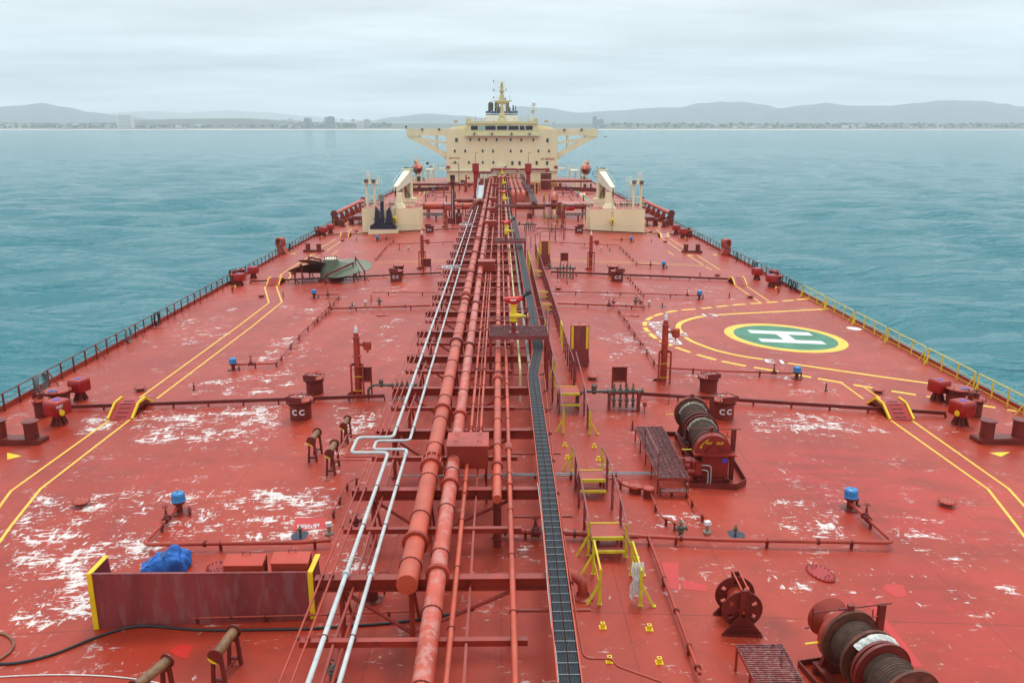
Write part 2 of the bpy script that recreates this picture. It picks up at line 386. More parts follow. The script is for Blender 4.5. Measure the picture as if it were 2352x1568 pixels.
land('hills_east', 9000, [(1700, 262), (1790, 249), (1850, 241), (1900, 238), (1960, 243), (2040, 243), (2100, 238), (2160, 231), (2200, 231), (2260, 232), (2310, 241), (2350, 245), (2440, 243), (2600, 255)], 40, 'hill', 1400)
# low coastal plain with the town on it
def plain():
    prof = [(-300, 284), (0, 283), (120, 282), (250, 283), (300, 277), (420, 273), (560, 272), (650, 277), (760, 281), (900, 284), (1150, 285), (1400, 284), (1650, 284), (1900, 283), (2150, 284), (2400, 283), (2650, 284)]
    o = land('coast_land', SH, prof, sea_z(SH) - 1, 'shore_land', 900, 4)
    mb = MB(); a = [F(x, 294, SH).x for x in range(-300, 2700, 50)]
    rng = random.Random(4)
    vs = []
    for X in a: vs += [(X, SH - 150, sea_z(SH - 150) + .4), (X, SH + 8, sea_z(SH) + 4.5 + rng.uniform(-1, 1.5))]
    mb.add(vs, [(2 * i, 2 * i + 2, 2 * i + 3, 2 * i + 1) for i in range(len(a) - 1)])
    tag(mb.build('beach', 'sand'), kind='structure')
plain()
def shore_point(px, py):
    """point of the coastal plain roughly seen at px, py (between shoreline and crest)"""
    t = min(1, max(0, (293.5 - py) / 14)); Y = SH + 30 + 800 * t; return F(px, py, Y)
paint('town_wall', (.44, .44, .42), .9, .1, bump=0); paint('town_white', (.66, .66, .63), .9, .1, bump=0)
paint('town_grey', (.22, .24, .25), .9, .1, bump=0); paint('town_roof', (.20, .11, .08), .9, .1, bump=0)
rt = random.Random(11)
def house_mesh(kind, W, Dp, H):
    mb = MB(); mb.boxb(0, 0, -8, W, Dp, H + 8)
    if kind == 'gable':
        mb.mat(1); mb.prism([(-W / 2 - .5, -Dp / 2 - .5, H + .02), (W / 2 + .5, -Dp / 2 - .5, H + .02), (0, -Dp / 2 - .5, H + W * .22)], (0, Dp + 1, 0)); mb.mat(0)
    else:
        mb.mat(1); mb.boxb(0, 0, H + .01, W * .5, Dp * .5, 2); mb.mat(0)
    return mb
protos = [house_mesh('gable', 16, 14, 6).build('shore_house', ['town_white', 'town_roof']),
          house_mesh('flat', 26, 16, 8).build('shore_house', ['town_wall', 'town_grey']),
          house_mesh('gable', 22, 14, 7).build('shore_house', ['town_wall', 'town_roof']),
          house_mesh('flat', 36, 18, 11).build('shore_house', ['town_white', 'town_grey'])]
usedp = set()
def place_house(px, py, k, s):
    p = shore_point(px, py)
    if k in usedp: o = protos[k].copy(); COL.objects.link(o)
    else: o = protos[k]; usedp.add(k)
    o.location = p; o.rotation_euler = (0, 0, rt.uniform(-.5, .5)); o.scale = (s, s, s)
    tag(o, 'small pale building among the many on the hazy far shore', 'building', 'small buildings of the far town')
for i in range(150):
    px = rt.choice([rt.uniform(0, 240), rt.uniform(200, 700), rt.uniform(300, 700), rt.uniform(420, 900)])
    lo = 293 if px < 250 else 292; hi = 285 if px < 260 else 276
    place_house(px, rt.uniform(hi, lo), rt.randrange(4), rt.uniform(.6, 1.15))
for i in range(70):
    place_house(rt.choice([rt.uniform(1390, 1750), rt.uniform(1650, 2350), rt.uniform(1950, 2350)]), rt.uniform(287, 293), rt.randrange(4), rt.uniform(.5, 1.1))
def tower(x0, x1, ytop, wallm, label, cols=4, rows=9, split=False):
    Yt = SH + 60; a = F(x0, 294, Yt); b_ = F(x1, ytop, Yt); W = b_.x - a.x; H = b_.z - a.z
    t = thing('apartment_tower', label, 'tower block', (a.x + W / 2, Yt, a.z))
    mb = MB()
    if split: mb.boxb(-W * .27, 0, -3, W * .44, 26, H + 3); mb.boxb(W * .27, 3, -3, W * .44, 26, H + 1); mb.boxb(0, 6, -3, W * .12, 16, H - 3)
    else: mb.boxb(0, 0, -3, W, 26, H + 3); mb.boxb(W * .1, 0, H, W * .5, 12, 4)
    mb.build('wall', wallm, t)
    for r_ in range(rows):
        z = H * (r_ + .5) / rows
        for s_ in ((-1, 1) if split else (0,)):
            MB().box((s_ * W * .27, -13.1 + (3 if s_ > 0 else 0), z), (W * (.36 if split else .82), .3, H / rows * .42)).build('window_band', 'town_grey', t)
tower(272, 305, 265, 'town_white', 'broad white slab block on the far shore at the left')
tower(700, 714, 271, 'town_grey', 'grey blue pair of joined towers on the far shore', split=True)
tower(748, 768, 269, 'town_grey', 'tall dark blue block right of the joined towers on the shore')
tower(836, 848, 275, 'town_wall', 'slender pale block beyond the dark blue tower on the shore')
tower(820, 835, 279, 'town_white', 'low white block on the shore beside the slender pale block', rows=6)
tower(1361, 1370, 269, 'town_grey', 'narrow grey tower on the shore right of the ship bridge')
tower(1371, 1386, 275, 'town_grey', 'wide grey block joined beside the narrow tower on the shore')
tower(1268, 1276, 282, 'town_wall', 'small pale block on the shore just right of the bridge roof', rows=5)
# far trees as one mass
mb = MB()
for i in range(900):
    px = rt.choice([rt.uniform(-30, 900), rt.uniform(-30, 900), rt.uniform(1380, 2380)]); py = rt.uniform(279 if 300 < px < 650 else 284, 292.5)
    p = shore_point(px, py); s_ = rt.uniform(4, 11); mb.ball(p + Vector((0, 0, s_ * .3)), s_, 5, 4, (1.3, 1, .7))
tag(mb.build('distant_trees', 'shore_land'), kind='stuff')

# ---- the deck
AFT, BOWY, HB = 300.0, -12.0, 30.2
def inpoly(px, py, poly):
    c = np.zeros(px.shape, bool); n_ = len(poly)
    for i in range(n_):
        x0, y0 = poly[i]; x1, y1 = poly[(i + 1) % n_]
        hit = ((y0 > py) != (y1 > py)) & (px < (x1 - x0) * (py - y0) / ((y1 - y0) or 1e-9) + x0); c ^= hit
    return c
SHEEN_PATCHES = [  # sky reflections on standing water, painted pale: outline in the photo frame, strength
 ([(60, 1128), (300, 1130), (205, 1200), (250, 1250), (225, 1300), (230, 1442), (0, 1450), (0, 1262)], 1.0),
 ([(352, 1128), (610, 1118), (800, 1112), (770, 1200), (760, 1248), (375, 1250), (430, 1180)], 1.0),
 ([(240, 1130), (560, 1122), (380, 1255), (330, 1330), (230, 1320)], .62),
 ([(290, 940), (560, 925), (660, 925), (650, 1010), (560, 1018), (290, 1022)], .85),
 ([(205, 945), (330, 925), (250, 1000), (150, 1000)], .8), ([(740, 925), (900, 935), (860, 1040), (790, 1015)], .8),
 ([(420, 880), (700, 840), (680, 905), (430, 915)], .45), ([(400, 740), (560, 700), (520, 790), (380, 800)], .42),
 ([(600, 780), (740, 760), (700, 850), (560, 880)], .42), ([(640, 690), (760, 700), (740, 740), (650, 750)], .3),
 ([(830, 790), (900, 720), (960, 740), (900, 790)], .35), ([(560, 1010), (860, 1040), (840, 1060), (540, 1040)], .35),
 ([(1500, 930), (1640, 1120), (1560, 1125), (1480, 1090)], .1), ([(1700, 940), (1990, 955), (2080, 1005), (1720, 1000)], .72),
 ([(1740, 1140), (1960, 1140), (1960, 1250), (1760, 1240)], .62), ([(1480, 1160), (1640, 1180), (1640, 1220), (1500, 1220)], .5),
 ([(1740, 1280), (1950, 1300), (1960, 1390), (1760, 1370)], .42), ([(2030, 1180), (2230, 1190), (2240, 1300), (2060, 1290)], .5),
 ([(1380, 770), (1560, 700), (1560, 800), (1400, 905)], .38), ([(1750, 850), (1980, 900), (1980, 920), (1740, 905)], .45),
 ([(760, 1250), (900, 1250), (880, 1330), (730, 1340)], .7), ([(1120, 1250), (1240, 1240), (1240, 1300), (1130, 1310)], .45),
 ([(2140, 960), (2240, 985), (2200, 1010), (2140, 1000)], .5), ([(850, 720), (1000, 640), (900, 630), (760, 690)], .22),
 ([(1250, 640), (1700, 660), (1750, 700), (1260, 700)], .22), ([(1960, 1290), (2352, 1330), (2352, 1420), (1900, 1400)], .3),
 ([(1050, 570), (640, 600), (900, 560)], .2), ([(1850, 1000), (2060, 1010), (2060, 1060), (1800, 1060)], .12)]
PINK = [([(1700, 1040), (1900, 1030), (2100, 1050), (2330, 1140), (2352, 1190), (2352, 1250), (2080, 1230), (1700, 1110)], .8),
        ([(2050, 1290), (2352, 1300), (2352, 1568), (1900, 1568), (1900, 1400)], .6), ([(1380, 980), (1480, 1000), (1520, 1110), (1400, 1090)], .5),
        ([(0, 1060), (400, 1060), (500, 1110), (60, 1120)], .3), ([(2180, 1080), (2352, 1180), (2352, 1120), (2200, 1060)], .5)]
HOT = [([(1518, 1290), (1558, 1292), (1560, 1355), (1536, 1350)], 1.0), ([(1565, 1330), (1620, 1342), (1625, 1358), (1570, 1352)], 1.0),
       ([(680, 1188), (752, 1188), (745, 1215), (672, 1216)], .9), 
       ([(2035, 1340), (2075, 1343), (2082, 1368), (2060, 1372), (2028, 1352)], .8), ([(388, 1494), (414, 1478), (444, 1482), (430, 1512), (412, 1508)], .5), ([(1990, 1385), (2006, 1385), (2120, 1530), (2100, 1530)], 1), ([(1880, 1410), (1892, 1408), (1925, 1450), (1912, 1452)], 1)]
DARKP = [([(420, 1480), (900, 1440), (1250, 1568), (300, 1568)], .5), ([(800, 1230), (1250, 1230), (1250, 1320), (820, 1320)], .35), ([(1200, 860), (1480, 930), (1500, 960), (1230, 950)], .5),
         ([(2, 1000), (140, 1030), (300, 1100), (0, 1110)], .25), ([(740, 940), (900, 930), (870, 960), (780, 950)], .6), ([(1745, 1420), (1830, 1430), (1800, 1480), (1740, 1470)], .9)]
def build_deck():
    xs = np.concatenate([np.arange(-HB, HB, .4), [HB]]) + CLX; ys = np.concatenate([np.arange(BOWY, 90, .4), np.arange(90, AFT + 1, 1.2)])
    X, Y = np.meshgrid(xs, ys); Zm = -0.045 * np.maximum(0, np.abs(X - CLX) - 2)
    P = np.stack([X, Y, Zm - CAMH], -1); f_ = P @ np.array(FWD); fx = np.maximum(f_, .5)
    PX = 1176 + FPX * (P @ np.array(RIGHT)) / fx; PY = 784 - FPX * (P @ np.array(UP)) / fx
    nx, ny = len(xs), len(ys); i = np.arange(nx * ny).reshape(ny, nx)
    q = np.stack([i[:-1, :-1], i[:-1, 1:], i[1:, 1:], i[1:, :-1]], -1).reshape(-1, 4)
    me = bpy.data.meshes.new('deck'); me.from_pydata(np.stack([X, Y, Zm], -1).reshape(-1, 3).tolist(), [], q.tolist())
    for nm, L_ in (('wet_sheen', SHEEN_PATCHES), ('pink', PINK), ('dark_patch', DARKP)):
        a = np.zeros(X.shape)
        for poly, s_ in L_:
          if nm == 'wet_sheen': s_ = .95 if s_ > .95 else min(.95, .56 + .5 * s_)
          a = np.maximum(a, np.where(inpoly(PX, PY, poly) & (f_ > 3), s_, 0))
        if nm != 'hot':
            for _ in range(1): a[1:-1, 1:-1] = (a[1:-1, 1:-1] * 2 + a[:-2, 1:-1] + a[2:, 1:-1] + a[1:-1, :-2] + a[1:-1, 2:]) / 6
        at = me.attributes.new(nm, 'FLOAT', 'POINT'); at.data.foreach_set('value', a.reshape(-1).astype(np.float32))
    me.materials.append(M['deck'])
    o = bpy.data.objects.new('deck', me); COL.objects.link(o); tag(o, kind='structure'); return o
m, n, l, b = newmat('deck')
g = n.new('ShaderNodeNewGeometry')
def att(a): k = n.new('ShaderNodeAttribute'); k.attribute_name = a; return k.outputs['Fac']
def noi(sc, scale=1, det=6, ro=.6, rot=0):
    k = n.new('ShaderNodeMapping'); k.inputs['Scale'].default_value = sc; k.inputs['Rotation'].default_value = (0, 0, rot); l.new(g.outputs['Position'], k.inputs[0])
    t = n.new('ShaderNodeTexNoise'); t.inputs['Scale'].default_value = scale; t.inputs['Detail'].default_value = det; t.inputs['Roughness'].default_value = ro; l.new(k.outputs[0], t.inputs[0]); return t.outputs[0]
def rng_(x, a, b_, c=0, d=1):
    k = n.new('ShaderNodeMapRange'); k.inputs[1].default_value = a; k.inputs[2].default_value = b_; k.inputs[3].default_value = c; k.inputs[4].default_value = d
    l.new(x, k.inputs[0]); return k.outputs[0]
def mth(op, x, y):
    k = n.new('ShaderNodeMath'); k.operation = op
    for i_, q in enumerate((x, y)):
        if isinstance(q, (int, float)): k.inputs[i_].default_value = q
        else: l.new(q, k.inputs[i_])
    return k.outputs[0]
def mixc(f, a, b_):
    k = n.new('ShaderNodeMix'); k.data_type = 'RGBA'
    for i_, q in ((0, f), (6, a), (7, b_)):
        if isinstance(q, tuple): k.inputs[i_].default_value = (*q, 1)
        elif isinstance(q, (int, float)): k.inputs[i_].default_value = q
        else: l.new(q, k.inputs[i_])
    return k.outputs[2]
c = mixc(rng_(noi((.16, .10, .2), 1, 7), .32, .68), (.30, .024, .009), (.42, .048, .021))
c = mixc(rng_(noi((.7, .7, 1), 1, 8, .7), .46, .70, 0, .6), c, (.24, .024, .012))
c = mixc(mth('MULTIPLY', att('dark_patch'), rng_(noi((.5, .4, 1)), .35, .6)), c, (.17, .024, .014))  # darker red inside the listed outlines, broken up by noise
c = mixc(mth('MULTIPLY', att('pink'), rng_(noi((.25, .9, 1), 1, 5), .44, .52, 0, .5)), c, (.50, .032, .028))
c = mixc(rng_(noi((1.1, 1.1, 1), 1, 3, .5), .735, .75, 0, .8), c, (.58, .02, .012))
# weld seams: every ~4.6 m across, ~3.9 m fore-and-aft
s3 = n.new('ShaderNodeSeparateXYZ'); l.new(g.outputs['Position'], s3.inputs[0])
def seam(o_, per, wd):
    k = mth('PINGPONG', o_, per / 2); return rng_(k, wd, wd * 2.2, 1, 0)
sm_ = mth('MAXIMUM', seam(s3.outputs[1], 4.6, .014), seam(s3.outputs[0], 3.9, .010))
c = mixc(mth('MULTIPLY', sm_, .7), c, (.15, .02, .012))
# bright sky reflected in standing water, mixed into the base colour
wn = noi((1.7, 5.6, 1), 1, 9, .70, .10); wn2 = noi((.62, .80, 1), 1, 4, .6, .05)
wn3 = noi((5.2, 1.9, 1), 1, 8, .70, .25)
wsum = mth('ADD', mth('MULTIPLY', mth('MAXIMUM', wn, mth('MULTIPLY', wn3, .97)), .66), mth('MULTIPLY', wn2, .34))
thr = rng_(att('wet_sheen'), 0, 1, .70, .528)
wet_sheen = mth('MULTIPLY', rng_(mth('SUBTRACT', wsum, thr), 0, .024), rng_(att('wet_sheen'), .02, .3))
faint_glint = rng_(wsum, .585, .63, 0, .5)  # small white glints painted all over the deck
wet_sheen = mth('MAXIMUM', wet_sheen, faint_glint)
c = mixc(mth('MULTIPLY', wet_sheen, rng_(noi((9, 9, 9), 1, 4), .3, .6, .75, 1)), c, (.70, .67, .63))
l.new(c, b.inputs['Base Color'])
l.new(rng_(wet_sheen, 0, 1, .40, .10), b.inputs['Roughness'])
bp = n.new('ShaderNodeBump'); bp.inputs['Strength'].default_value = .3; b.inputs['Specular IOR Level'].default_value = .32; bp.inputs['Distance'].default_value = .05
l.new(mth('ADD', mth('MULTIPLY', noi((.35, .35, 1), 1, 4), 1.0), mth('MULTIPLY', noi((5, 5, 5), 1, 5), .12)), bp.inputs['Height']); l.new(bp.outputs[0], b.inputs['Normal'])
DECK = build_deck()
# hull sides and the low edge bar
mb = MB()
for s_ in (-1, 1):
    x = CLX + s_ * HB; z = zd(x)
    mb.quad((x, BOWY, z - .004), (x, AFT, z - .004), (x - s_ * .8, AFT, -24), (x - s_ * .8, BOWY, -30))
    mb.boxb(x - s_ * .03, (BOWY + AFT) / 2, z, .04, AFT - BOWY, .32)
mb.build('hull_side', 'red', DECK)
def hot_patches():
    for poly, _ in HOT:
        mb = MB(); pts = [D(*q) for q in poly]; mb.quad(*[(p.x, p.y, zd(p.x) + .005) for p in pts]); mb.build('touch_up_paint', 'touch_up', DECK)
hot_patches()
# ---- painted marks (sheets 4 mm above the plate)
def strip(mb, a, b_, wd, h=.006):
    a = Vector((a[0], a[1], 0)); b_ = Vector((b_[0], b_[1], 0)); d = (b_ - a); k = max(1, int(d.length / 4)); nn = Vector((-d.y, d.x, 0)).normalized() * wd / 2
    for i in range(k):
        p = a + d * i / k; q = a + d * (i + 1) / k
        vs = [p - nn, q - nn, q + nn, p + nn]
        mb.quad(*[(v_.x, v_.y, zd(v_.x) + h) for v_ in vs])
def path(mb, pts, wd, h=.006, join=True):
    for i in range(len(pts) - 1):
        a, b_ = Vector(pts[i][:2]), Vector(pts[i + 1][:2]); d = (b_ - a).normalized() * wd * .3
        strip(mb, a - (d if i else d * 0), b_ + (d if i < len(pts) - 2 else d * 0), wd, h + .0008 * (i % 2))
# ================================================================ PAINTED MARKS (parts of the deck)
def P2(r, pts): return [Z(r, *p) for p in pts]
def V2(pts): return [D(*p) for p in pts]
LW = .13
def lines(name, segs, wd=LW, mat='yellow_line'):
    mb = MB()
    for s_ in segs: path(mb, s_, wd)
    return mb.build(name, mat, DECK)
lines('walkway_line', [P2(6, [(-60, 1500), (85, 1300), (862, 742)])])
lines('walkway_line', [V2([(-4, 1248)]) + P2(6, [(90, 1568), (318, 1282), (1022, 738)])])
lines('walkway_line', [P2(6, [(1085, 576), (1880, 0)]) + P2(2, [(170, 1368), (130, 1228), (158, 1214)])])
lines('walkway_line', [P2(6, [(1230, 575), (1990, 0)]) + P2(2, [(286, 1362), (236, 1222), (252, 1214)])])
lines('walkway_line', [P2(2, [(262, 1140), (282, 1112), (545, 945)]), P2(2, [(345, 1155), (366, 1122), (352, 1100), (628, 945)])])
lines('walkway_line', [P2(2, [(640, 872), (770, 800)]), P2(2, [(690, 902), (812, 820)]), P2(2, [(735, 938), (785, 904)])])
lines('walkway_line', [P2(21, [(1240, 1310), (1470, 1185), (1280, 1150)]), P2(21, [(1470, 1370), (1540, 1310)]), P2(21, [(1300, 1090), (1560, 1145), (1690, 1090)]), P2(21, [(1230, 1005), (1480, 850)])])
lines('walkway_line', [P2(9, [(1308, 745), (2070, 1285), (2290, 1568)]) + [D(2420, 1320)]])
lines('walkway_line', [P2(9, [(1470, 745), (2230, 1280), (2420, 1490)])])
lines('walkway_line', [P2(9, [(1095, 580), (925, 455)]), P2(9, [(1245, 585), (1095, 485)])])
lines('walkway_line', [P2(5, [(798, 1268), (652, 1168)]), P2(5, [(850, 1260), (712, 1168)])])
lines('walkway_line', [P2(22, [(1500, 1568), (1375, 1495), (0, 1432)]) + P2(3, [(500, 985)])])
lines('walkway_line', [P2(22, [(1680, 1568), (1180, 1252)]), P2(3, [(500, 968)]) + P2(22, [(0, 1412), (1322, 1464), (1045, 1286)])])
lines('walkway_line', [P2(22, [(875, 1190), (580, 978)]), P2(22, [(1065, 1190), (618, 905)]), P2(22, [(530, 948), (455, 900)]), P2(22, [(585, 1170), (708, 1266)])])
lines('walkway_line', [P2(22, [(455, 810), (345, 737), (420, 715)]), P2(22, [(350, 830), (110, 690)]), P2(22, [(175, 675), (265, 700), (425, 668), (360, 625)]), P2(22, [(445, 615), (300, 525)])])
lines('walkway_line', [P2(2, [(1118, 1000), (1770, 985)]), P2(2, [(1118, 1013), (1735, 1000)])])
def patch(name, mat, pts, h=.007):
    mb = MB(); mb.quad(*[(p.x, p.y, zd(p.x) + h) for p in pts]); return mb.build(name, mat, DECK)
patch('yellow_arrow_mark', 'yellow', V2([(16.5, 1039), (16.5, 1055.5), (50, 1047)]))
patch('yellow_arrow_mark', 'yellow', P2(26, [(1640, 1362), (1990, 1348), (1830, 1428)]))
patch('yellow_arrow_mark', 'yellow_line', P2(22, [(1505, 1236), (1690, 1250), (1550, 1258)]))
patch('yellow_arrow_mark', 'yellow', P2(22, [(955, 1258), (1110, 1258), (1020, 1280)]))
patch('yellow_arrow_mark', 'yellow_line', P2(23, [(115, 140), (320, 132), (290, 152)]))
patch('yellow_arrow_mark', 'yellow', P2(23, [(635, 162), (775, 176), (660, 190)]))
patch('yellow_bar_mark', 'yellow_line', P2(21, [(1620, 1330), (1650, 1300), (1850, 1300), (1850, 1330)]))
patch('yellow_bar_mark', 'yellow_line', P2(22, [(125, 805), (270, 805), (300, 825), (135, 820)]))
# green walkways beyond the manifold
patch('green_walkway', 'green_deck', P2(14, [(1265, 695), (1390, 575), (1460, 575), (1320, 700)]))
patch('green_walkway', 'green_deck', P2(15, [(270, 570), (325, 570), (465, 705), (420, 712)]))
patch('green_walkway', 'green_deck', P2(15, [(475, 750), (550, 750), (710, 885), (640, 885)]))
lines('walkway_line', [P2(14, [(1262, 696), (1388, 576)]), P2(14, [(1322, 702), (1462, 576)]), P2(14, [(1070, 830), (1185, 740)]), P2(14, [(1140, 830), (1260, 745)])], .16)
lines('walkway_line', [P2(15, [(268, 572), (418, 714)]), P2(15, [(327, 570), (470, 705)]), P2(15, [(472, 752), (640, 890)]), P2(15, [(553, 750), (715, 890)])], .16)
# helicopter winching circle
Lp, Rp, Tp, Bp = Z(20, 882, 368), Z(20, 2247, 525), Z(20, 1150, 290), Z(20, 1850, 607)
HX, HY = (Lp.x + Rp.x) / 2, (Tp.y + Bp.y) / 2; HR = ((Rp.x - Lp.x) + (Bp.y - Tp.y) * -1) / 4
Li = Z(20, 968, 375); HRI = HX - Li.x
def cz(x, y, h): return (x, y, zd(x) + h)
def ringmark(mb, cx, cy_, r0, r1, h, a0=0, a1=2 * math.pi, n=72):
    for i in range(n):
        t0 = a0 + (a1 - a0) * i / n; t1 = a0 + (a1 - a0) * (i + 1) / n
        mb.quad(*[cz(cx + r_ * math.cos(t), cy_ + r_ * math.sin(t), h) for r_, t in ((r0, t0), (r1, t0), (r1, t1), (r0, t1))])
mb = MB(); ringmark(mb, HX, HY, HRI - .02, HR, .006); mb.build('landing_circle_ring', 'yellow_line', DECK)
mb = MB(); ringmark(mb, HX, HY, 0.001, HRI - .02, .006); mb.build('landing_circle_field', 'green_deck', DECK)
a_, b_, c_, d_ = Z(20, 1150, 365), Z(20, 1812, 408), Z(20, 1178, 398), Z(20, 1275, 455)
e_, f_ = Z(20, 1290, 488), Z(20, 1950, 500)
x0h, x1h = (a_.x + c_.x + d_.x + e_.x) / 4, (b_.x + f_.x) / 2
yf1, yf0, yn1, yn0 = a_.y, c_.y, d_.y, e_.y
g1, g2 = Z(20, 1487, 437), Z(20, 1612, 442)
mb = MB()
def hquad(xa, xb, ya, yb, h=.011):
    k = 8
    for i in range(k):
        p, q = xa + (xb - xa) * i / k, xa + (xb - xa) * (i + 1) / k
        mb.quad(cz(p, ya, h), cz(q, ya, h), cz(q, yb, h), cz(p, yb, h))
hquad(x0h, x1h, yf0, yf1); hquad(x0h, x1h, yn0, yn1); hquad(g1.x, g2.x, yn1 + .002, yf0 - .002)
mb.build('landing_letter_h', 'white', DECK)
def curve(pts, per=.25):
    """smooth path through points, resampled"""
    o = []; q = [pts[0]] + list(pts) + [pts[-1]]
    for i in range(1, len(q) - 2):
        p0, p1, p2, p3 = [Vector((a.x, a.y, 0)) for a in q[i - 1:i + 3]]
        n_ = max(2, int((p2 - p1).length / per))
        for k in range(n_):
            t = k / n_; o.append(.5 * ((2 * p1) + (p2 - p0) * t + (2 * p0 - 5 * p1 + 4 * p2 - p3) * t * t + (3 * p1 - p0 - 3 * p2 + p3) * t ** 3))
    o.append(Vector((q[-1].x, q[-1].y, 0))); return o
def sheetline(mb, pts, wd, h=.006):
    n_ = len(pts); ls = []
    for i in range(n_):
        d = (pts[min(i + 1, n_ - 1)] - pts[max(i - 1, 0)]).normalized(); nn = Vector((-d.y, d.x, 0)) * wd / 2
        ls.append((pts[i] + nn, pts[i] - nn))
    for i in range(n_ - 1):
        (a, b_), (c_, d_) = ls[i], ls[i + 1]; mb.quad(*[cz(p.x, p.y, h) for p in (b_, d_, c_, a)])
mb = MB(); sheetline(mb, curve(P2(20, [(690, 222), (600, 238), (500, 268), (440, 300), (425, 340), (440, 370), (458, 392)])), .42); mb.build('aiming_arc', 'yellow_line', DECK)
mb = MB(); sheetline(mb, curve(P2(20, [(500, 440), (560, 478), (680, 528), (830, 580), (1000, 620), (1150, 648), (1312, 670)])), .36); mb.build('aiming_arc', 'yellow_line', DECK)
mb = MB(); sheetline(mb, curve([Z(20, 830, 206), Z(20, 1990, 146)]), .36); mb.build('aiming_line', 'yellow_line', DECK)
mb = MB(); sheetline(mb, curve([Z(9, 500, 298), Z(9, 1200, 400), Z(9, 1830, 486)]), .34); mb.build('aiming_line', 'yellow_line', DECK)
outer = curve([Z(20, 1785, 38), Z(20, 1400, 75), Z(20, 1030, 102), Z(20, 670, 140), Z(20, 430, 160), Z(20, 250, 195), Z(20, 130, 240), Z(20, 80, 290), Z(20, 85, 350), Z(20, 130, 400), Z(20, 220, 470), Z(20, 400, 545), Z(20, 620, 620)] + [Z(20, 850, 683), Z(20, 1100, 735)] + [Z(9, 320, 345), Z(9, 660, 405), Z(9, 1090, 480), Z(9, 1400, 530), Z(9, 1800, 592), Z(9, 2310, 678)], .2)
acc = 0.0; cur = []; mb = MB(); dash, gap = 1.75, .38
for i in range(len(outer) - 1):
    ph = acc % (dash + gap)
    if ph < dash: cur.append(outer[i])
    elif len(cur) > 1: sheetline(mb, cur, .36); cur = []
    acc += (outer[i + 1] - outer[i]).length
if len(cur) > 1: sheetline(mb, cur, .36)
mb.build('dashed_boundary_line', 'yellow_line', DECK)
def deck_text(txt, p, ang, size, name, sx=1.0, mat='white', bold=.02):
    """letters lying on the deck, ang = reading direction in plan"""
    xa = Vector((math.cos(ang), math.sin(ang), 0)); ya = Vector((-math.sin(ang), math.cos(ang), 0))
    sl = -0.045 if p.x > CLX else .045
    xa.z = xa.x * sl; ya.z = ya.x * sl
    return text_mesh(txt, size, mat, name, frame4((p.x, p.y, zd(p.x) + .012), xa, ya), DECK, bold=bold, sx=sx)
la, lb = Z(20, 395, 500), Z(20, 190, 290); lc = (la + lb) / 2
la2, lb2 = Z(20, 440, 512), Z(20, 210, 288)
deck_text('LEONID LOZA', Vector((lc.x, lc.y, 0)), R(90), 1.9, 'ship_name_lettering', sx=(lb - la).length / 10.8, bold=.03)
deck_text('13', Z(20, 750, 212), R(8), 1.35, 'number_mark', 1.3)
deck_text('13', Z(20, 460, 410), R(90), 1.5, 'number_mark', .9)
deck_text('13', Z(20, 1440, 692), R(172), 1.35, 'number_mark', 1.3)
deck_text('COT 1', Z(11, 258, 352), R(180), .20, 'tank_label_lettering', 1.2, bold=.004)
deck_text('ULLAGE', Z(11, 262, 341), R(180), .20, 'tank_label_lettering', 1.2, bold=.004)
deck_text('02. TON', Z(11, 262, 329), R(180), .20, 'tank_label_lettering', 1.2, bold=.004)
mb = MB(); q = Z(20, 2265, 350)
ringmark(mb, q.x, q.y, 0.001, .62, .006, n=20); mb.build('white_disc_mark', 'white', DECK)
# ================================================================ PIPE RACK
BT = 2.10                                   # top of the rack beams
def XA(vx, vy, a):                          # ship's-side position of a lengthwise line at height a
    return D(vx, vy, a - zd(0) if False else a).x
def Xl(vx, vy, a):
    r = ray(vx, vy); t = (a - CAMH) / r.z; return (CAMP + r * t).x
def Yl(vy, a, vx=1147):
    r = ray(vx, vy); t = (a - CAMH) / r.z; return (CAMP + r * t).y
# ---- supports
HEAVY = [21.6 + 6.13 * i for i in range(-1, 36)]
def support_mesh(x0=-5.45, x1=2.05):
    t = thing('pipe_support', 'heavy red steel frame across the ship carrying the long deck pipes', 'pipe support', (0, 0, 0), 0, 'heavy frames under the pipe rack')
    b_ = MB(); xm = (x0 + x1) / 2; ln = x1 - x0
    b_.boxb(xm, 0, BT - .03, ln, .30, .03); b_.boxb(xm, 0, BT - .37, ln, .014, .34); b_.boxb(xm, 0, BT - .40, ln, .30, .03)
    for i in range(6): b_.boxb(x0 + .03 + (ln - .06) * i / 5, 0, BT - .365, .014, .28, .33)
    b_.build('beam', 'red_beam', t)
    for x in (x0 + .75, -2.65, .35, x1 - .1):
        p = MB(); p.cyl((x, 0, -.12), (x, 0, BT - .41), .085, n=10); p.boxb(x, 0, -.09, .34, .34, .04); p.build('post', 'red_beam', t)
    for a, b2 in ((x0 + .85, -2.7), (.3, -2.6)):
        p = MB(); p.cyl((a, 0, BT - .5), (b2, 0, .25), .06, n=8); p.build('brace', 'red_beam', t)
    for x in (x0 + .75, -2.65):
        p = MB(); p.cyl((x + .08, .02, BT - .55), (x + .08, 1.15, -.02), .055, n=8); p.build('back_stay', 'red_beam', t)
    p = MB(); p.cyl((.35, 0, .95), (x1 + .6, 0, .95), .05, n=8); p.build('side_rail', 'red_beam', t)
    return t
first = support_mesh()
for i, Y in enumerate(HEAVY):
    if 156 < Y < 166: continue
    o = first if i == 0 else dup(first, (0, Y, 0))
    o.location = (0, Y, 0)
first['label'] = 'nearest heavy red frame across the ship under the long pipes'
lb = thing('light_support', 'thin red channel beam under the pipes midway between two heavy frames', 'pipe support', (0, 0, 0), 0, 'light beams under the pipe rack')
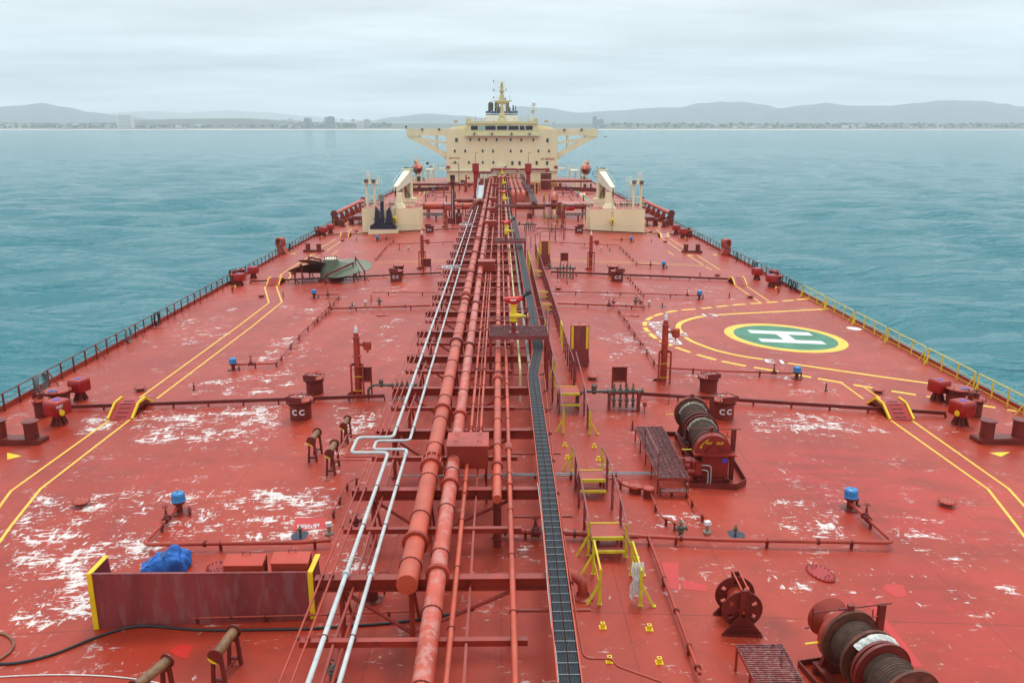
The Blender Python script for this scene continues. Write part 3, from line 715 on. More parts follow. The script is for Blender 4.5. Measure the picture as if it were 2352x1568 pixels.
b_ = MB(); b_.boxb(-2.25, 0, BT - .02, 5.85, .18, .02); b_.boxb(-2.25, -.08, BT - .17, 5.85, .014, .15); b_.boxb(-2.25, .08, BT - .17, 5.85, .014, .15); b_.build('beam', 'red_beam', lb)
for x in (-4.3, -.9):
    p = MB(); p.bar((x, .1, BT - .08), (x, 3.05, BT - .25), .07, .07); p.bar((x, -.1, BT - .08), (x, -3.05, BT - .25), .07, .07); p.build('stringer', 'red_beam', lb)
for i, Y in enumerate(HEAVY[:-1]):
    if 150 < Y < 166: continue
    o = lb if i == 0 else dup(lb, (0, Y, 0)); o.location = (0, Y + 3.06, 0)
lb['label'] = 'nearest thin red channel beam under the pipes, low in the photo'
# ---- pipes
def ringset(mb, x, z, Y, r, k=1.0): mb.ring((x, Y, z), (0, 1, 0), r + .012, .022 * k, n=16, k=5)
def long_pipe(label, x, r, y0, y1, mat='red_pipe', strap=3.06, flange=12.3, coupl=(), drop=None, cap=False, a=None, n=14, name='pipe', sp_mat='red_dark', off=0.0):
    z = (BT + r + .02) if a is None else a
    t = thing('deck_pipe', label, 'pipe', (x, y0, z))
    mb = MB(); pts = [(0, 0, 0), (0, y1 - y0, 0)]
    if drop == 'near': pts = [(0, -.1, -z + .3), (0, -.1, -r * 1.6), (0, .05, -r * .5), (0, r * 1.5, 0), (0, y1 - y0, 0)]
    mb.tube(pts, r, n); 
    if cap: mb.cyl((0, -.02, 0), (0, 0, 0), r * 1.0, n=n)
    mb.build(name, mat, t)
    Y = HEAVY[0] - strap * 4 + off; s2 = MB(); ringset(s2, 0, 0, 0, r, 1.0 if r > .12 else .6)
    if r > .07: s2.box((0, 0, -r), (r * 1.7, .05, .05))
    proto = None; lim = END if r > .12 else 150
    while Y < min(y1, lim):
        if Y > y0 + .3:
            if proto is None: proto = s2.build('strap', sp_mat, t); proto.location = (0, Y - y0, 0)
            else: inst(proto, (0, Y - y0, 0), t)
        Y += strap
    Y = y0 + 2.4 + off
    while Y < y1 and flange:
        f = MB(); w_ = .035 if r > .1 else .02
        f.lathe([(r + .01, -w_ * 2), (r * 1.28 + .02, -w_ * 2), (r * 1.28 + .02, -.008), (r * 1.15 + .02, -.008), (r * 1.15 + .02, .008), (r * 1.28 + .02, .008), (r * 1.28 + .02, w_ * 2), (r + .01, w_ * 2)], (0, Y - y0, 0), 'Y', n=18, cap=False)
        f.build('flange', sp_mat if Y > 40 else 'red', t); Y += flange
    for Y in coupl:
        f = MB(); 
        for q in (-.30, .30): f.lathe([(r, q - .05), (r * 1.35, q - .05), (r * 1.35, q + .05), (r, q + .05)], (0, Y - y0, 0), 'Y', n=20, cap=False)
        f.lathe([(r * 1.16, -.25), (r * 1.16, .25)], (0, Y - y0, 0), 'Y', n=20, cap=False)
        for q in range(12):
            an = q * math.pi / 6; f.bar((r * 1.27 * math.cos(an), Y - y0 - .27, r * 1.27 * math.sin(an)), (r * 1.27 * math.cos(an), Y - y0 + .27, r * 1.27 * math.sin(an)), .05, .05)
        f.build('coupling', 'red', t)
    return t
END = 238.0
h_ = lambda r: BT + r + .02
X1 = Xl(982.6, 1109, h_(.31)); y1s = Yl(1346, h_(.31), 936)
long_pipe('thickest red pipe, its capped near end above the second frame', X1, .31, y1s + .1, END, 'red_pipe', coupl=(29.2, 62, 95), cap=True)
X2 = Xl(1034.5, 1109, h_(.26)); 
BXY = 29.6
long_pipe('thick blotched red pipe running from the bottom edge to the near red cover box', X2, .26, 12, BXY + .05, 'red_patchy', coupl=(), flange=6.1, off=.7)
long_pipe('thick blotched red pipe leaving the near cover box towards the bridge', X2, .25, BXY + 1.55, END, 'red_patchy', coupl=(70,), off=1.2)
X3 = Xl(1068.8, 1109, h_(.08))
long_pipe('thin red pipe beside the thick blotched one, ending in the near cover box', X3, .078, 12, BXY + .05, off=.3)
for kx, rr, w_ in ((1094, .075, 'leftmost'), (1106, .032, 'thinnest, middle'), (1115, .065, 'rightmost')):
    long_pipe('%s of the three thin red pipes behind the near cover box' % w_, Xl(kx - 7, 930, h_(rr)), rr, BXY + 1.55, 74.5, flange=9.2, n=10)
for kx, rr, w_ in ((1084, .075, 'left'), (1103, .085, 'right')):
    long_pipe('%s one of two thin red pipes between the second cover box and the bridge' % w_, Xl(kx + 17, 700, h_(rr)), rr, 77, END - 2, flange=9.2, n=10)
XAp = Xl(1141.4, 1144, h_(.16))
long_pipe('medium red pipe with blank near end beside the centre line', XAp, .165, Yl(1146, h_(.16)), END, coupl=(41,), cap=True, off=.5)
XBp = Xl(1170.7, 1109, h_(.085))
long_pipe('slim red pipe right of the medium centre pipe, running off the bottom edge', XBp, .085, 12, 47, coupl=(31.5,), off=1)
long_pipe('slim red pipe under the near grating platform going aft', Xl(1156.8, 663, h_(.06)), .065, 47, END)
long_pipe('medium red pipe turning down behind the near grating platform', Xl(1168.7, 663, h_(.11)), .115, 49, 72, drop='near', off=2)
long_pipe('medium red pipe with yellow collar behind the second platform', Xl(1166.5, 560, h_(.11)), .11, 74, END, off=1.5)
long_pipe('dirty yellow pipe between the red pipes and the grey pipe', Xl(1178.8, 663, h_(.06)), .068, 43, END, 'pale_yellow', drop='near', off=1, sp_mat='bronze')
long_pipe('grey stained pipe left of the cable tray', Xl(1193.4, 663, h_(.09)), .095, 41.5, END, 'pipe_grey', drop='near', sp_mat='grease')
# big pipes on the right beyond the manifold
for i, (px, py) in enumerate(((1195, 270), (1258, 262), (1325, 272))):
    vx, vy = V(16, px + (60, 95, 135)[i], py + 420)
    long_pipe('%s of three fat red pipes on the right side aft of the manifold' % ('left', 'middle', 'right')[i], Xl(vx, vy, 3.0), .42, 168 - 0, END, 'red_pipe', a=2.9, strap=4.1, flange=0, drop='near')
for px, w_ in ((1175, 'left'), (1205, 'right')):
    vx, vy = V(16, px, 600)
    long_pipe('%s of two slim red pipes beside the fat pipes aft of the manifold' % w_, Xl(vx, vy, 2.4), .10, 172, END, flange=8)
# thin pipes with expansion loops on the left
def poly_round(pts, rad=.22, k=4):
    o = [Vector(pts[0])]
    for i in range(1, len(pts) - 1):
        p, a, b_ = Vector(pts[i]), Vector(pts[i - 1]), Vector(pts[i + 1]); u = (a - p).normalized(); v_ = (b_ - p).normalized()
        r_ = min(rad, (a - p).length * .45, (b_ - p).length * .45); s_, e_ = p + u * r_, p + v_ * r_
        for j in range(k + 1):
            t = j / k; o.append(s_ * (1 - t) ** 2 + p * 2 * t * (1 - t) + e_ * t * t)
    o.append(Vector(pts[-1])); return o
# loop geometry measured on the photo
zA = BT + .09
La, Lb_ = Z(7, 1, 1, 0), None
ya1 = Yl(V(7, 940, 1070)[1], zA); ya0 = Yl(V(7, 800, 1190)[1], zA)
xo1 = Xl(*V(7, 625, 1130), zA); xo2 = Xl(*V(7, 785, 1130), zA)
Xw1, Xw2 = Xl(867.5, 1109, zA), Xl(912.9, 1109, zA)
yb1 = Yl(V(7, 1000, 1097)[1], zA); yb0 = Yl(V(7, 950, 1165)[1], zA)
Xw1f, Xw2f = Xl(915.8, 967.4, zA), Xl(953.9, 967.4, zA)
fy0, fy1 = Yl(V(2, 1800, 1058)[1], zA), Yl(V(2, 1800, 1040)[1], zA)
fx = Xl(*V(2, 1722, 1050), zA)
gy0, gy1 = Yl(V(16, 300, 1278)[1], zA), Yl(V(16, 300, 1248)[1], zA); gx = Xl(*V(16, 198, 1262), zA)
def lp(label, X0, r, loops, mat, y1=END, z=zA, flm='lag_white', y0=12):
    t = thing('looped_pipe', label, 'pipe', (X0, y0, z)); pts = [(X0, y0, z)]
    for (Ya, Yb, xo, xin) in loops: pts += [(pts[-1][0], Ya, z), (xo, Ya, z), (xo, Yb, z), (xin, Yb, z)]
    pts.append((pts[-1][0], y1, z)); pr = poly_round(pts, max(r * 4, .12))
    mb = MB(); mb.tube([(p[0] - X0, p[1] - y0, p[2] - z) for p in pr], r, 10); mb.build('pipe', mat, t)
    pr_ = {}; i = 0
    for Y in HEAVY:
        for q in (0, 3.06):
            YY = Y + q; i += 1
            if any(min(a, b_) - .25 < YY < max(a, b_) + .25 for a, b_, _, _ in loops) or not (y0 + .2 < YY < y1): continue
            xx = X0
            for (Ya, Yb, xo, xin) in loops:
                if YY > Yb: xx = xin
            c = (xx - X0, YY - y0, 0)
            if YY > 130: continue
            big = r > .04 and i % 3 == 0; key = 'a' if big else 'b'
            if key in pr_: inst(pr_[key], c, t); continue
            s2 = MB()
            if big: s2.lathe([(r, -.05), (r * 1.7, -.05), (r * 1.7, .05), (r, .05)], (0, 0, 0), 'Y', n=14, cap=False)
            elif r > .04: s2.ring((0, 0, 0), (0, 1, 0), r + .008, .018, n=12, k=5); s2.box((0, 0, -r), (r * 3, .08, .03))
            else: s2.box((0, 0, -.01), (r * 3.4, .08, r * 2.4))
            pr_[key] = s2.build('clamp', flm if big else 'red_dark', t); pr_[key].location = c
    return t
MANY = 138.0
lp('left one of the two white lagged pipes with square expansion loops', Xw1, .070, [(ya0, ya1, xo1, Xw1f), (fy0, fy1, fx, Xw1f), (gy0, gy1, gx, Xw1f)], 'lag_white', y1=MANY)
lp('right one of the two white lagged pipes with square expansion loops', Xw2, .062, [(yb0, yb1, xo2, Xw2f), (fy0 + .3, fy1 - .3 + .5, fx + .45, Xw2f), (gy0 + .4, gy1 - .4 + .6, gx + .8, Xw2f)], 'lag_white', y1=MANY + 8)
xt1, xt2 = Xl(825, 1109, zA - .03), Xl(842.6, 1109, zA - .03)
ty0, ty1 = Yl(V(7, 640, 1240)[1], zA), Yl(V(7, 700, 1048)[1], zA)
tx1, tx2 = Xl(*V(7, 472, 1230), zA), Xl(*V(7, 545, 1210), zA)
xf1, xf2, xf3 = Xl(*V(7, 900, 760), zA), Xl(*V(7, 925, 790), zA), Xl(*V(7, 965, 800), zA)
lp('outer thin red pipe on the left edge of the rack, bent round a loop', xt1, .032, [(ty0, ty1, tx1, xf2), (fy0 - .2, fy1 + .2, fx - .55, xf2)], 'red', y1=MANY + 10, z=zA - .03)
lp('inner thin red pipe on the left edge of the rack, bent round a loop', xt2, .034, [(ty0 + .35, ty1 - .25, tx2, xf3), (fy0, fy1, fx - .2, xf3)], 'red', y1=MANY + 10, z=zA - .03)
t = thing('deck_pipe', 'short thin red pipe outermost on the rack between two bends', 'pipe', (xf1, ty1 + .3, zA - .04)); mb = MB(); mb.tube([(0, 0, 0), (0, 52 - ty1, 0), (0, 52.3 - ty1, -.4), (0, 52.3 - ty1, -1.9)], .03, 8); mb.build('pipe', 'red', t)
# low pipe on the deck under the white pipes
t = thing('deck_pipe', 'slim red pipe slanting low on the deck beneath the white pipes', 'pipe', (0, 12, 1)); mb = MB()
a0, a1 = Xl(*V(11, 480, 1480), 1.0), Xl(*V(11, 770, 490), 1.0); mb.tube([(a0, 2, 0), (a1, 14.5, 0)], .05, 8); mb.build('pipe', 'red', t)
for Y in (5.5, 11.5): m2 = MB(); xx = a0 + (a1 - a0) * (Y - 2) / 12.5; m2.lathe([(.05, -.05), (.085, -.05), (.085, .05), (.05, .05)], (xx, Y, 0), 'Y', n=12, cap=False); m2.boxb(xx, Y, -1.0, .08, .08, .95); m2.build('bracket', 'red_dark', t)

# ---- cover boxes over the pipes
def cover_box(label, Y0, x0, x1, top, dep, ht, handles=True):
    t = thing('cover_box', label, 'box', ((x0 + x1) / 2, Y0, top)); w_ = x1 - x0
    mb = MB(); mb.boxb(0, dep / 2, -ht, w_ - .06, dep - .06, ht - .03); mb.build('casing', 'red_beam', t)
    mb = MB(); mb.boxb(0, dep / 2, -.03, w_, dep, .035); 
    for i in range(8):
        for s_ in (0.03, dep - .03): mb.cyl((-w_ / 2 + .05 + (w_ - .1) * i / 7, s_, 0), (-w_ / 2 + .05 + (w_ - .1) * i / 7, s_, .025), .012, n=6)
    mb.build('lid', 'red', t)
    if handles:
        for x in (-w_ * .28, w_ * .28):
            for y in (dep * .28, dep * .78):
                h = MB(); h.tube([(x - .07, y, 0), (x - .07, y, .06), (x + .07, y, .06), (x + .07, y, 0)], .008, 5); h.build('handle', 'red_dark', t)
    for x in (-w_ / 2 + .12, w_ / 2 - .12):
        h = MB(); h.boxb(x, dep - .2, -top + .02, .09, .09, top - ht); h.build('leg', 'red_beam', t)
    return t
TOPB = 3.0
cover_box('near red steel cover box straddling the pipes, four lid handles', BXY, Xl(1028.2, 1003.6, TOPB), Xl(1122.7, 1003.6, TOPB), TOPB, 1.55, .95)
for i, (rg, xa, xb, yy, lab) in enumerate(((17, 160, 380, 458, 'second red cover box on the pipes, behind the near platform'), (16, 675, 910, 1195, 'third red cover box on the pipes, beyond the second platform'),
        (16, 720, 890, 935, 'fourth red cover box on the pipes, just before the manifold'), (16, 760, 925, 742, 'fifth red cover box on the pipes, just aft of the manifold'), (16, 805, 935, 466, 'sixth red cover box on the pipes, near the far platforms'), (16, 830, 940, 314, 'farthest red cover box on the pipes, before the bridge'))):
    p, q = V(rg, xa, yy), V(rg, xb, yy)
    cover_box(lab, Yl(p[1], TOPB), Xl(*p, TOPB), Xl(*q, TOPB), TOPB, 1.5, .95, handles=False)
# ---- cable tray
def cable_tray(label, pts, wd, n=12):
    t = thing('cable_tray', label, 'cable tray', (0, 0, 0))
    for nm, mat, off, z0, w_, hh in (('side_plate', 'red_pipe', -wd / 2, 0, .03, .16), ('side_plate', 'red_pipe', wd / 2, 0, .03, .16), ('tray_bed', 'red_dark', 0, -.01, wd, .02)):
        mb = MB()
        for a, b_ in zip(pts, pts[1:]): mb.bar((a[0] + off, a[1], a[2] + z0 + hh / 2), (b_[0] + off, b_[1], b_[2] + z0 + hh / 2), w_, hh)
        mb.build(nm, mat, t)
    for s_ in (-1, 1):
        mb = MB()
        for k in range(6):
            o_ = s_ * wd * .235 + (k - 2.5) * wd * .066
            mb.tube([(p[0] + o_, p[1], p[2] + .10 + .012 * math.sin(k * 3)) for p in pts], wd * .040, 5, cap=True)
        mb.build('cable_bundle', 'navy_cable', t)
    proto = None; nt_ = 0
    for a, b_ in zip(pts, pts[1:]):
        a, b_ = Vector(a), Vector(b_); ln = (b_ - a).length; k = int(ln / .42)
        for i in range(k):
            p = a + (b_ - a) * ((i + .3) / k); nt_ += 1
            if p.y > 60: continue
            if proto is None:
                tie = MB()
                for s_ in (-1, 1): tie.boxb(s_ * wd * .235, 0, .138, wd * .43, .014, .008)
                proto = tie.build('cable_tie', 'grey', t); proto.location = p
            else: inst(proto, p, t)
    for a, b_ in zip(pts, pts[1:]):
        a, b_ = Vector(a), Vector(b_); k = max(1, int((b_ - a).length / 6.13))
        for i in range(k):
            p = a + (b_ - a) * (i + .5) / k; lg = MB(); lg.boxb(p.x, p.y, -.1, .1, .1, p.z + .09); lg.boxb(p.x, p.y, p.z - .08, wd + .1, .1, .06); lg.build('leg', 'red_beam', t)
    return t
zt = 2.45; xta = Xl(1304, 1568, zt); xtb = Xl(1255.7, 1109, zt); xtc = Xl(1224.9, 870.7, zt)
xtd = Xl(*V(7, 2065, 400), zt); ykink = Yl(V(7, 2065, 400)[1], zt); yk0 = Yl(868, zt)
xte = Xl(*V(3, 520, 1500), zt); xtf = Xl(*V(3, 345, 600), zt); yte = Yl(V(3, 345, 600)[1], zt)
cable_tray('long tray of black cables running beside the pipes to the near platform', [(xta, 12, zt), (xtb, Yl(1109, zt), zt), (xtc, yk0, zt), (xtd, ykink, zt)], .56)
cable_tray('long tray of black cables from the near platform to the manifold', [(xtd, ykink, zt), (xte, Yl(V(3, 520, 1500)[1], zt), zt), ((xte + xtf) / 2, (Yl(V(3, 520, 1500)[1], zt) + yte) / 2, zt), (xtf, yte, zt)], .62)
g0, g1_ = V(16, 1660, 830), V(16, 1400, 290)
cable_tray('pale far cable tray right of the three fat pipes', [(Xl(*g0, zt), Yl(g0[1], zt), zt), (Xl(*g1_, zt), Yl(g1_[1], zt), zt)], 1.0)
# thin pipe along the tray, bending off at the bottom
t = thing('deck_pipe', 'thin red pipe hugging the cable tray, bent away at its near end', 'pipe', (0, 0, 0)); mb = MB()
q0, q1, q2 = V(12, 620, 1190), V(12, 437, 0), V(8, 145, 540)
zz = 2.2; pts = [(Xl(*q0, zz) + 1.75, Yl(V(12, 935, 1568)[1], zz), zz), (Xl(*V(12, 915, 1440), zz), Yl(V(12, 915, 1440)[1], zz), zz), (Xl(*V(12, 880, 1385), zz), Yl(V(12, 880, 1382)[1], zz), zz), (Xl(*V(12, 660, 1378), zz), Yl(V(12, 660, 1382)[1], zz), zz), (Xl(*q0, zz), Yl(q0[1], zz), zz), (Xl(*q1, zz), Yl(q1[1], zz), zz), (Xl(*q2, zz), Yl(q2[1], zz), zz)]
mb.tube(poly_round(pts, .22), .032, 8); mb.build('pipe', 'red', t)
for Yq in np.arange(18, Yl(q2[1], zz), 3.0):
    f = MB(); 
    for a, b_ in zip(pts[4:], pts[5:]):
        if a[1] <= Yq <= b_[1]:
            xx = a[0] + (b_[0] - a[0]) * (Yq - a[1]) / (b_[1] - a[1]); f.lathe([(.03, -.03), (.075, -.03), (.075, .03), (.03, .03)], (xx, Yq, zz), 'Y', n=12, cap=False); f.box((xx - .15, Yq, zz - .05), (.3, .04, .04))
    if f.v: f.build('bracket', 'red_dark', t)
# white hose draped on the left of the tray
t = MB(); ptsw = [(Xl(*V(12, p[0], p[1]), zt + .1), Yl(V(12, p[0], p[1])[1], zt + .1), zt + .1) for p in ((460, 1568), (440, 1340), (405, 1120), (375, 830), (355, 560), (325, 250), (295, 0))]
tag(t.tube(ptsw, .014, 6).build('white_cable', 'lag_white'), 'single thin white cable clipped along the left edge of the cable tray', 'cable')

# ---- grating platforms with yellow monitors
def platform(label, Y0, x0, x1, dep, top, mast=False):
    t = thing('grating_platform', label, 'platform', ((x0 + x1) / 2, Y0, top)); w_ = x1 - x0
    mb = MB()
    for i in range(int(dep / .07)): mb.boxb(0, .04 + i * .07, -.04, w_ - .08, .012, .04)
    for i in range(int(w_ / .12)): mb.boxb(-w_ / 2 + .06 + i * .12, dep / 2, -.03, .012, dep - .06, .025)
    mb.build('grating', 'maroon_grate', t)
    mb = MB()
    for y in (0, dep): mb.boxb(0, y, -.24, w_, .05, .25)
    for x in (-w_ / 2, w_ / 2): mb.boxb(x, dep / 2, -.24, .05, dep - .05, .25)
    mb.build('edge_frame', 'maroon_sheet', t)
    for y in (0, dep):
        mb = MB()
        for h in (.55, 1.08): mb.cyl((-w_ / 2, y, h), (w_ / 2, y, h), .022, n=7)
        mb.build('rail', 'maroon_grate', t)
        for i in range(4): p = MB(); p.cyl((-w_ / 2 + w_ * i / 3, y, -.05), (-w_ / 2 + w_ * i / 3, y, 1.1), .022, n=7); p.build('stanchion', 'maroon_grate', t)
    mb = MB(); 
    for h in (.55, 1.08): mb.cyl((w_ / 2, 0, h), (w_ / 2, dep, h), .022, n=7); mb.cyl((-w_ / 2, 0, h), (-w_ / 2, dep, h), .022, n=7)
    mb.build('rail', 'maroon_grate', t)
    for x in (-w_ / 2 + .06, w_ / 2 - .06):
        for y in (.06, dep - .06): p = MB(); p.boxb(x, y, -top, .13, .13, top - .24); p.build('leg', 'red_beam', t)
    return t
def monitor(label, loc, s=1.0, rz=0.0):
    t = thing('foam_monitor', label, 'fire monitor', loc, rz)
    mb = MB(); mb.boxb(0, 0, 0, .5, .4, .03); mb.cyl((0, 0, .0), (0, 0, .55), .11, n=14); mb.lathe([(.11, .5), (.17, .5), (.17, .56)], n=14); mb.build('riser', 'red_beam', t)
    mb = MB(); mb.lathe([(.16, .56), (.19, .56), (.19, .62), (.15, .62), (.19, .72), (.19, .86), (.14, .92), (.13, 1.30), (.18, 1.30), (.18, 1.36)], n=16)
    mb.cyl((.1, 0, .80), (.42, 0, .80), .15, .09, n=12); mb.cyl((.42, 0, .80), (.60, 0, .80), .045, n=8); mb.ring((.66, 0, .80), (1, 0, 0), .12, .018, n=14); mb.bar((.66, -.12, .8), (.66, .12, .8), .02, .02); mb.build('valve_body', 'yellow', t)
    mb = MB(); mb.lathe([(.13, 1.36), (.13, 1.48), (.2, 1.5)], n=14)
    mb.tube(poly_round([(-.42, 0, 1.60), (-.15, 0, 1.56), (.15, 0, 1.56), (.40, .05, 1.68)], .1), [.12, .15, .16, .17, .16, .15, .17, .17, .16, .15, .14, .12][:12], 12); mb.build('monitor_head', 'red_hot', t)
    mb = MB(); mb.cyl((.36, .05, 1.68), (.72, .25, 1.88), .10, .085, n=12); mb.cyl((.62, .2, 1.83), (.76, .28, 1.91), .12, n=12); mb.bar((-.65, 0, 1.5), (-.42, 0, 1.58), .03, .03); mb.build('nozzle', 'black', t)
    mb = MB(); mb.box((-.02, -.165, 1.58), (.26, .012, .07)); mb.build('name_plate', 'white', t)
    t.scale = (s, s, s); return t
PT = 3.3
def plat_at(r, xa, xb, yf, lab, mlab, mx, dep=3.0, s=1.0):
    p, q = V(r, xa, yf), V(r, xb, yf); Y0 = Yl(p[1], PT); x0, x1 = Xl(*p, PT), Xl(*q, PT)
    platform(lab, Y0, x0, x1, dep, PT); monitor(mlab, (Xl(*V(r, mx, yf), PT), Y0 + dep * .3, PT), s)
plat_at(17, 302, 1052, 1388, 'nearest maroon grating platform over the pipes', 'nearest yellow and red foam monitor, on the near grating platform', 612, 2.6, 1.25)
plat_at(17, 358, 765, 203, 'second maroon grating platform over the pipes', 'yellow and red foam monitor on the second grating platform', 517, 2.6, 1.25)
plat_at(16, 890, 1300, 900, 'third grating platform over the pipes, beside the manifold', 'yellow and red foam monitor on the third platform beside the manifold', 1055, 3.0, 1.4)
plat_at(16, 925, 1650, 562, 'fourth grating platform, widest, spanning the three fat pipes', 'yellow and red foam monitor on the wide fourth platform', 1040, 3.0, 1.5)
plat_at(16, 930, 1470, 352, 'fifth grating platform over the pipes, nearest the bridge', 'farthest yellow and red foam monitor, nearest the bridge', 1022, 3.0, 1.5)
# ================================================================ DECK FITTINGS
def circ(n, r, c=(0, 0), ph=0): return [(c[0] + r * math.cos(2 * math.pi * i / n + ph), c[1] + r * math.sin(2 * math.pi * i / n + ph)) for i in range(n)]
# ---- low coaming bars across the ship
def coaming(label, a, b_, h=.34):
    a, b_ = Vector(a), Vector(b_); t = thing('drip_coaming', label, 'coaming', (a.x, (a.y + b_.y) / 2, zd(a.x))); o = t.location
    n_ = max(2, int(abs(b_.x - a.x) / 2)); mb = MB(); ft = MB()
    pts = [a.lerp(b_, i / n_) for i in range(n_ + 1)]
    for p, q in zip(pts, pts[1:]):
        mb.bar((p.x, p.y, zd(p.x) + .14 + h / 2), (q.x, q.y, zd(q.x) + .14 + h / 2), .05, h); mb.bar((p.x, p.y, zd(p.x) + .14 + h), (q.x, q.y, zd(q.x) + .14 + h), .12, .02)
    mb.build('bar', 'red_dark', t, o)
    for p in pts: ft = MB(); ft.boxb(p.x, p.y, zd(p.x) - .01, .06, .16, .2); ft.build('foot', 'red_dark', t, o)
    return t
def crow(lab, l0, l1, h=.2):
    a, b_ = D(*l0), D(*l1); Y = (a.y + b_.y) / 2; coaming(lab, (a.x, a.y, 0), (b_.x, b_.y, 0), h)
crow('red bar across the deck from the near left hatches to the ramp and rack', V(6, 545, 672), V(7, 860, 782))
crow('red bar across the deck from the near valve chest towards the right rail', V(8, 905, 765), V(9, 1735, 722))
crow('red bar on the left deck passing behind the bronze propeller stand', V(2, 0, 1195), V(2, 1715, 1118), .16)
crow('red bar on the right deck at the second pair of CC hatches', V(3, 680, 1112), V(3, 2275, 1175), .2)
crow('red bar on the left deck in front of the anchor house', V(2, 690, 772), V(2, 1870, 716), .14)
crow('red bar on the right deck in front of the crane house', V(3, 560, 712), V(3, 1900, 775), .16)
crow('far red bar on the left deck beyond the manifold', V(14, 1060, 722), V(14, 1780, 712), .12)
crow('far red bar on the right deck crossed by the green walkway', V(15, 20, 708), V(15, 730, 735), .12)

# ---- ramps over the bars
def ramp_proto():
    t = thing('walkway_ramp', '', 'ramp', (0, 0, 0), 0, 'stepped ramps carrying the side walkways over the bars')
    W = 1.25; prof = [(-1.55, .02), (-.55, .62), (.35, .66), (1.35, .02)]
    mb = MB()
    for a, b_ in zip(prof, prof[1:]): mb.bar((0, a[0], a[1]), (0, b_[0], b_[1]), W, .03)
    mb.build('tread_plate', 'red_box', t)
    for k in range(5):
        f = (k + .5) / 5; s_ = MB(); y = -1.55 + f * 1.35; z = .02 + min(1, f * 1.35) * .6 + .02
        if k == 4: y, z = -.25, .675
        s_.box((0, y, z + .006), (.62, .035, .025)); s_.build('dark_slit', 'black', t)  # black bars painted in for the dark of the tread slits
    for s_ in (-1, 1):
        mb = MB()
        for a, b_ in zip(prof, prof[1:]): mb.bar((s_ * (W / 2 + .04), a[0], a[1] + .03), (s_ * (W / 2 + .04), b_[0], b_[1] + .03), .11, .14)
        mb.build('side_curb', 'yellow', t)
        mb = MB(); mb.prism([(s_ * (W / 2 + .04), -.9, .35), (s_ * (W / 2 + .04), -.55, .55), (s_ * (W / 2 + .04), .35, .6), (s_ * (W / 2 + .04), .8, .3), (s_ * (W / 2 + .04), .5, .28), (s_ * (W / 2 + .04), -.4, .3)], (.02, 0, 0)); mb.build('side_web', 'red_dark', t)
        for y in (-.7, .75): f = MB(); f.boxb(s_ * (W / 2), y, -.02, .06, .06, .5); f.build('foot', 'red_dark', t)
    return t
RP = ramp_proto(); first_used = [False]
def rep(proto, used, loc, rz, label, scale=None, group=None):
    if not used[0]:
        used[0] = True; o = proto; o.location = loc; o.rotation_euler = (0, 0, rz); o['label'] = label
        if scale is not None: o.scale = (scale, scale, scale) if isinstance(scale, (int, float)) else scale
        _tree[proto.name] = [(c, kids(c)) for c in kids(proto)]
        return o
    return dup(proto, loc, rz, label, group, scale if scale is not None else 1.0)
for (r, x, y, lab, sc) in ((6, 945, 738, 'yellow edged red ramp on the near left walkway', 1), (9, 1390, 743, 'yellow edged red ramp on the near right walkway below the landing circle', 1),
        (2, 205, 1215, 'yellow edged ramp left of the bronze propeller', .95), (5, 682, 1168, 'yellow edged ramp on the right walkway above the landing circle', .95),
        (2, 845, 783, 'yellow edged ramp left of the anchor house', .95), (22, 525, 900, 'yellow edged ramp right of the crane house', .95),
        (14, 1233, 738, 'far ramp joining the green walkway on the left deck', .95), (14, 1443, 573, 'farthest ramp at the aft end of the left green walkway', .95), (15, 508, 746, 'far ramp in the middle of the right green walkway', .95)):
    p = Z(r, x, y); k = Vector(p) + Vector((0, 1.5 * sc, 0)); rep(RP, first_used, (k.x, k.y, zd(k.x)), 0, lab, sc)

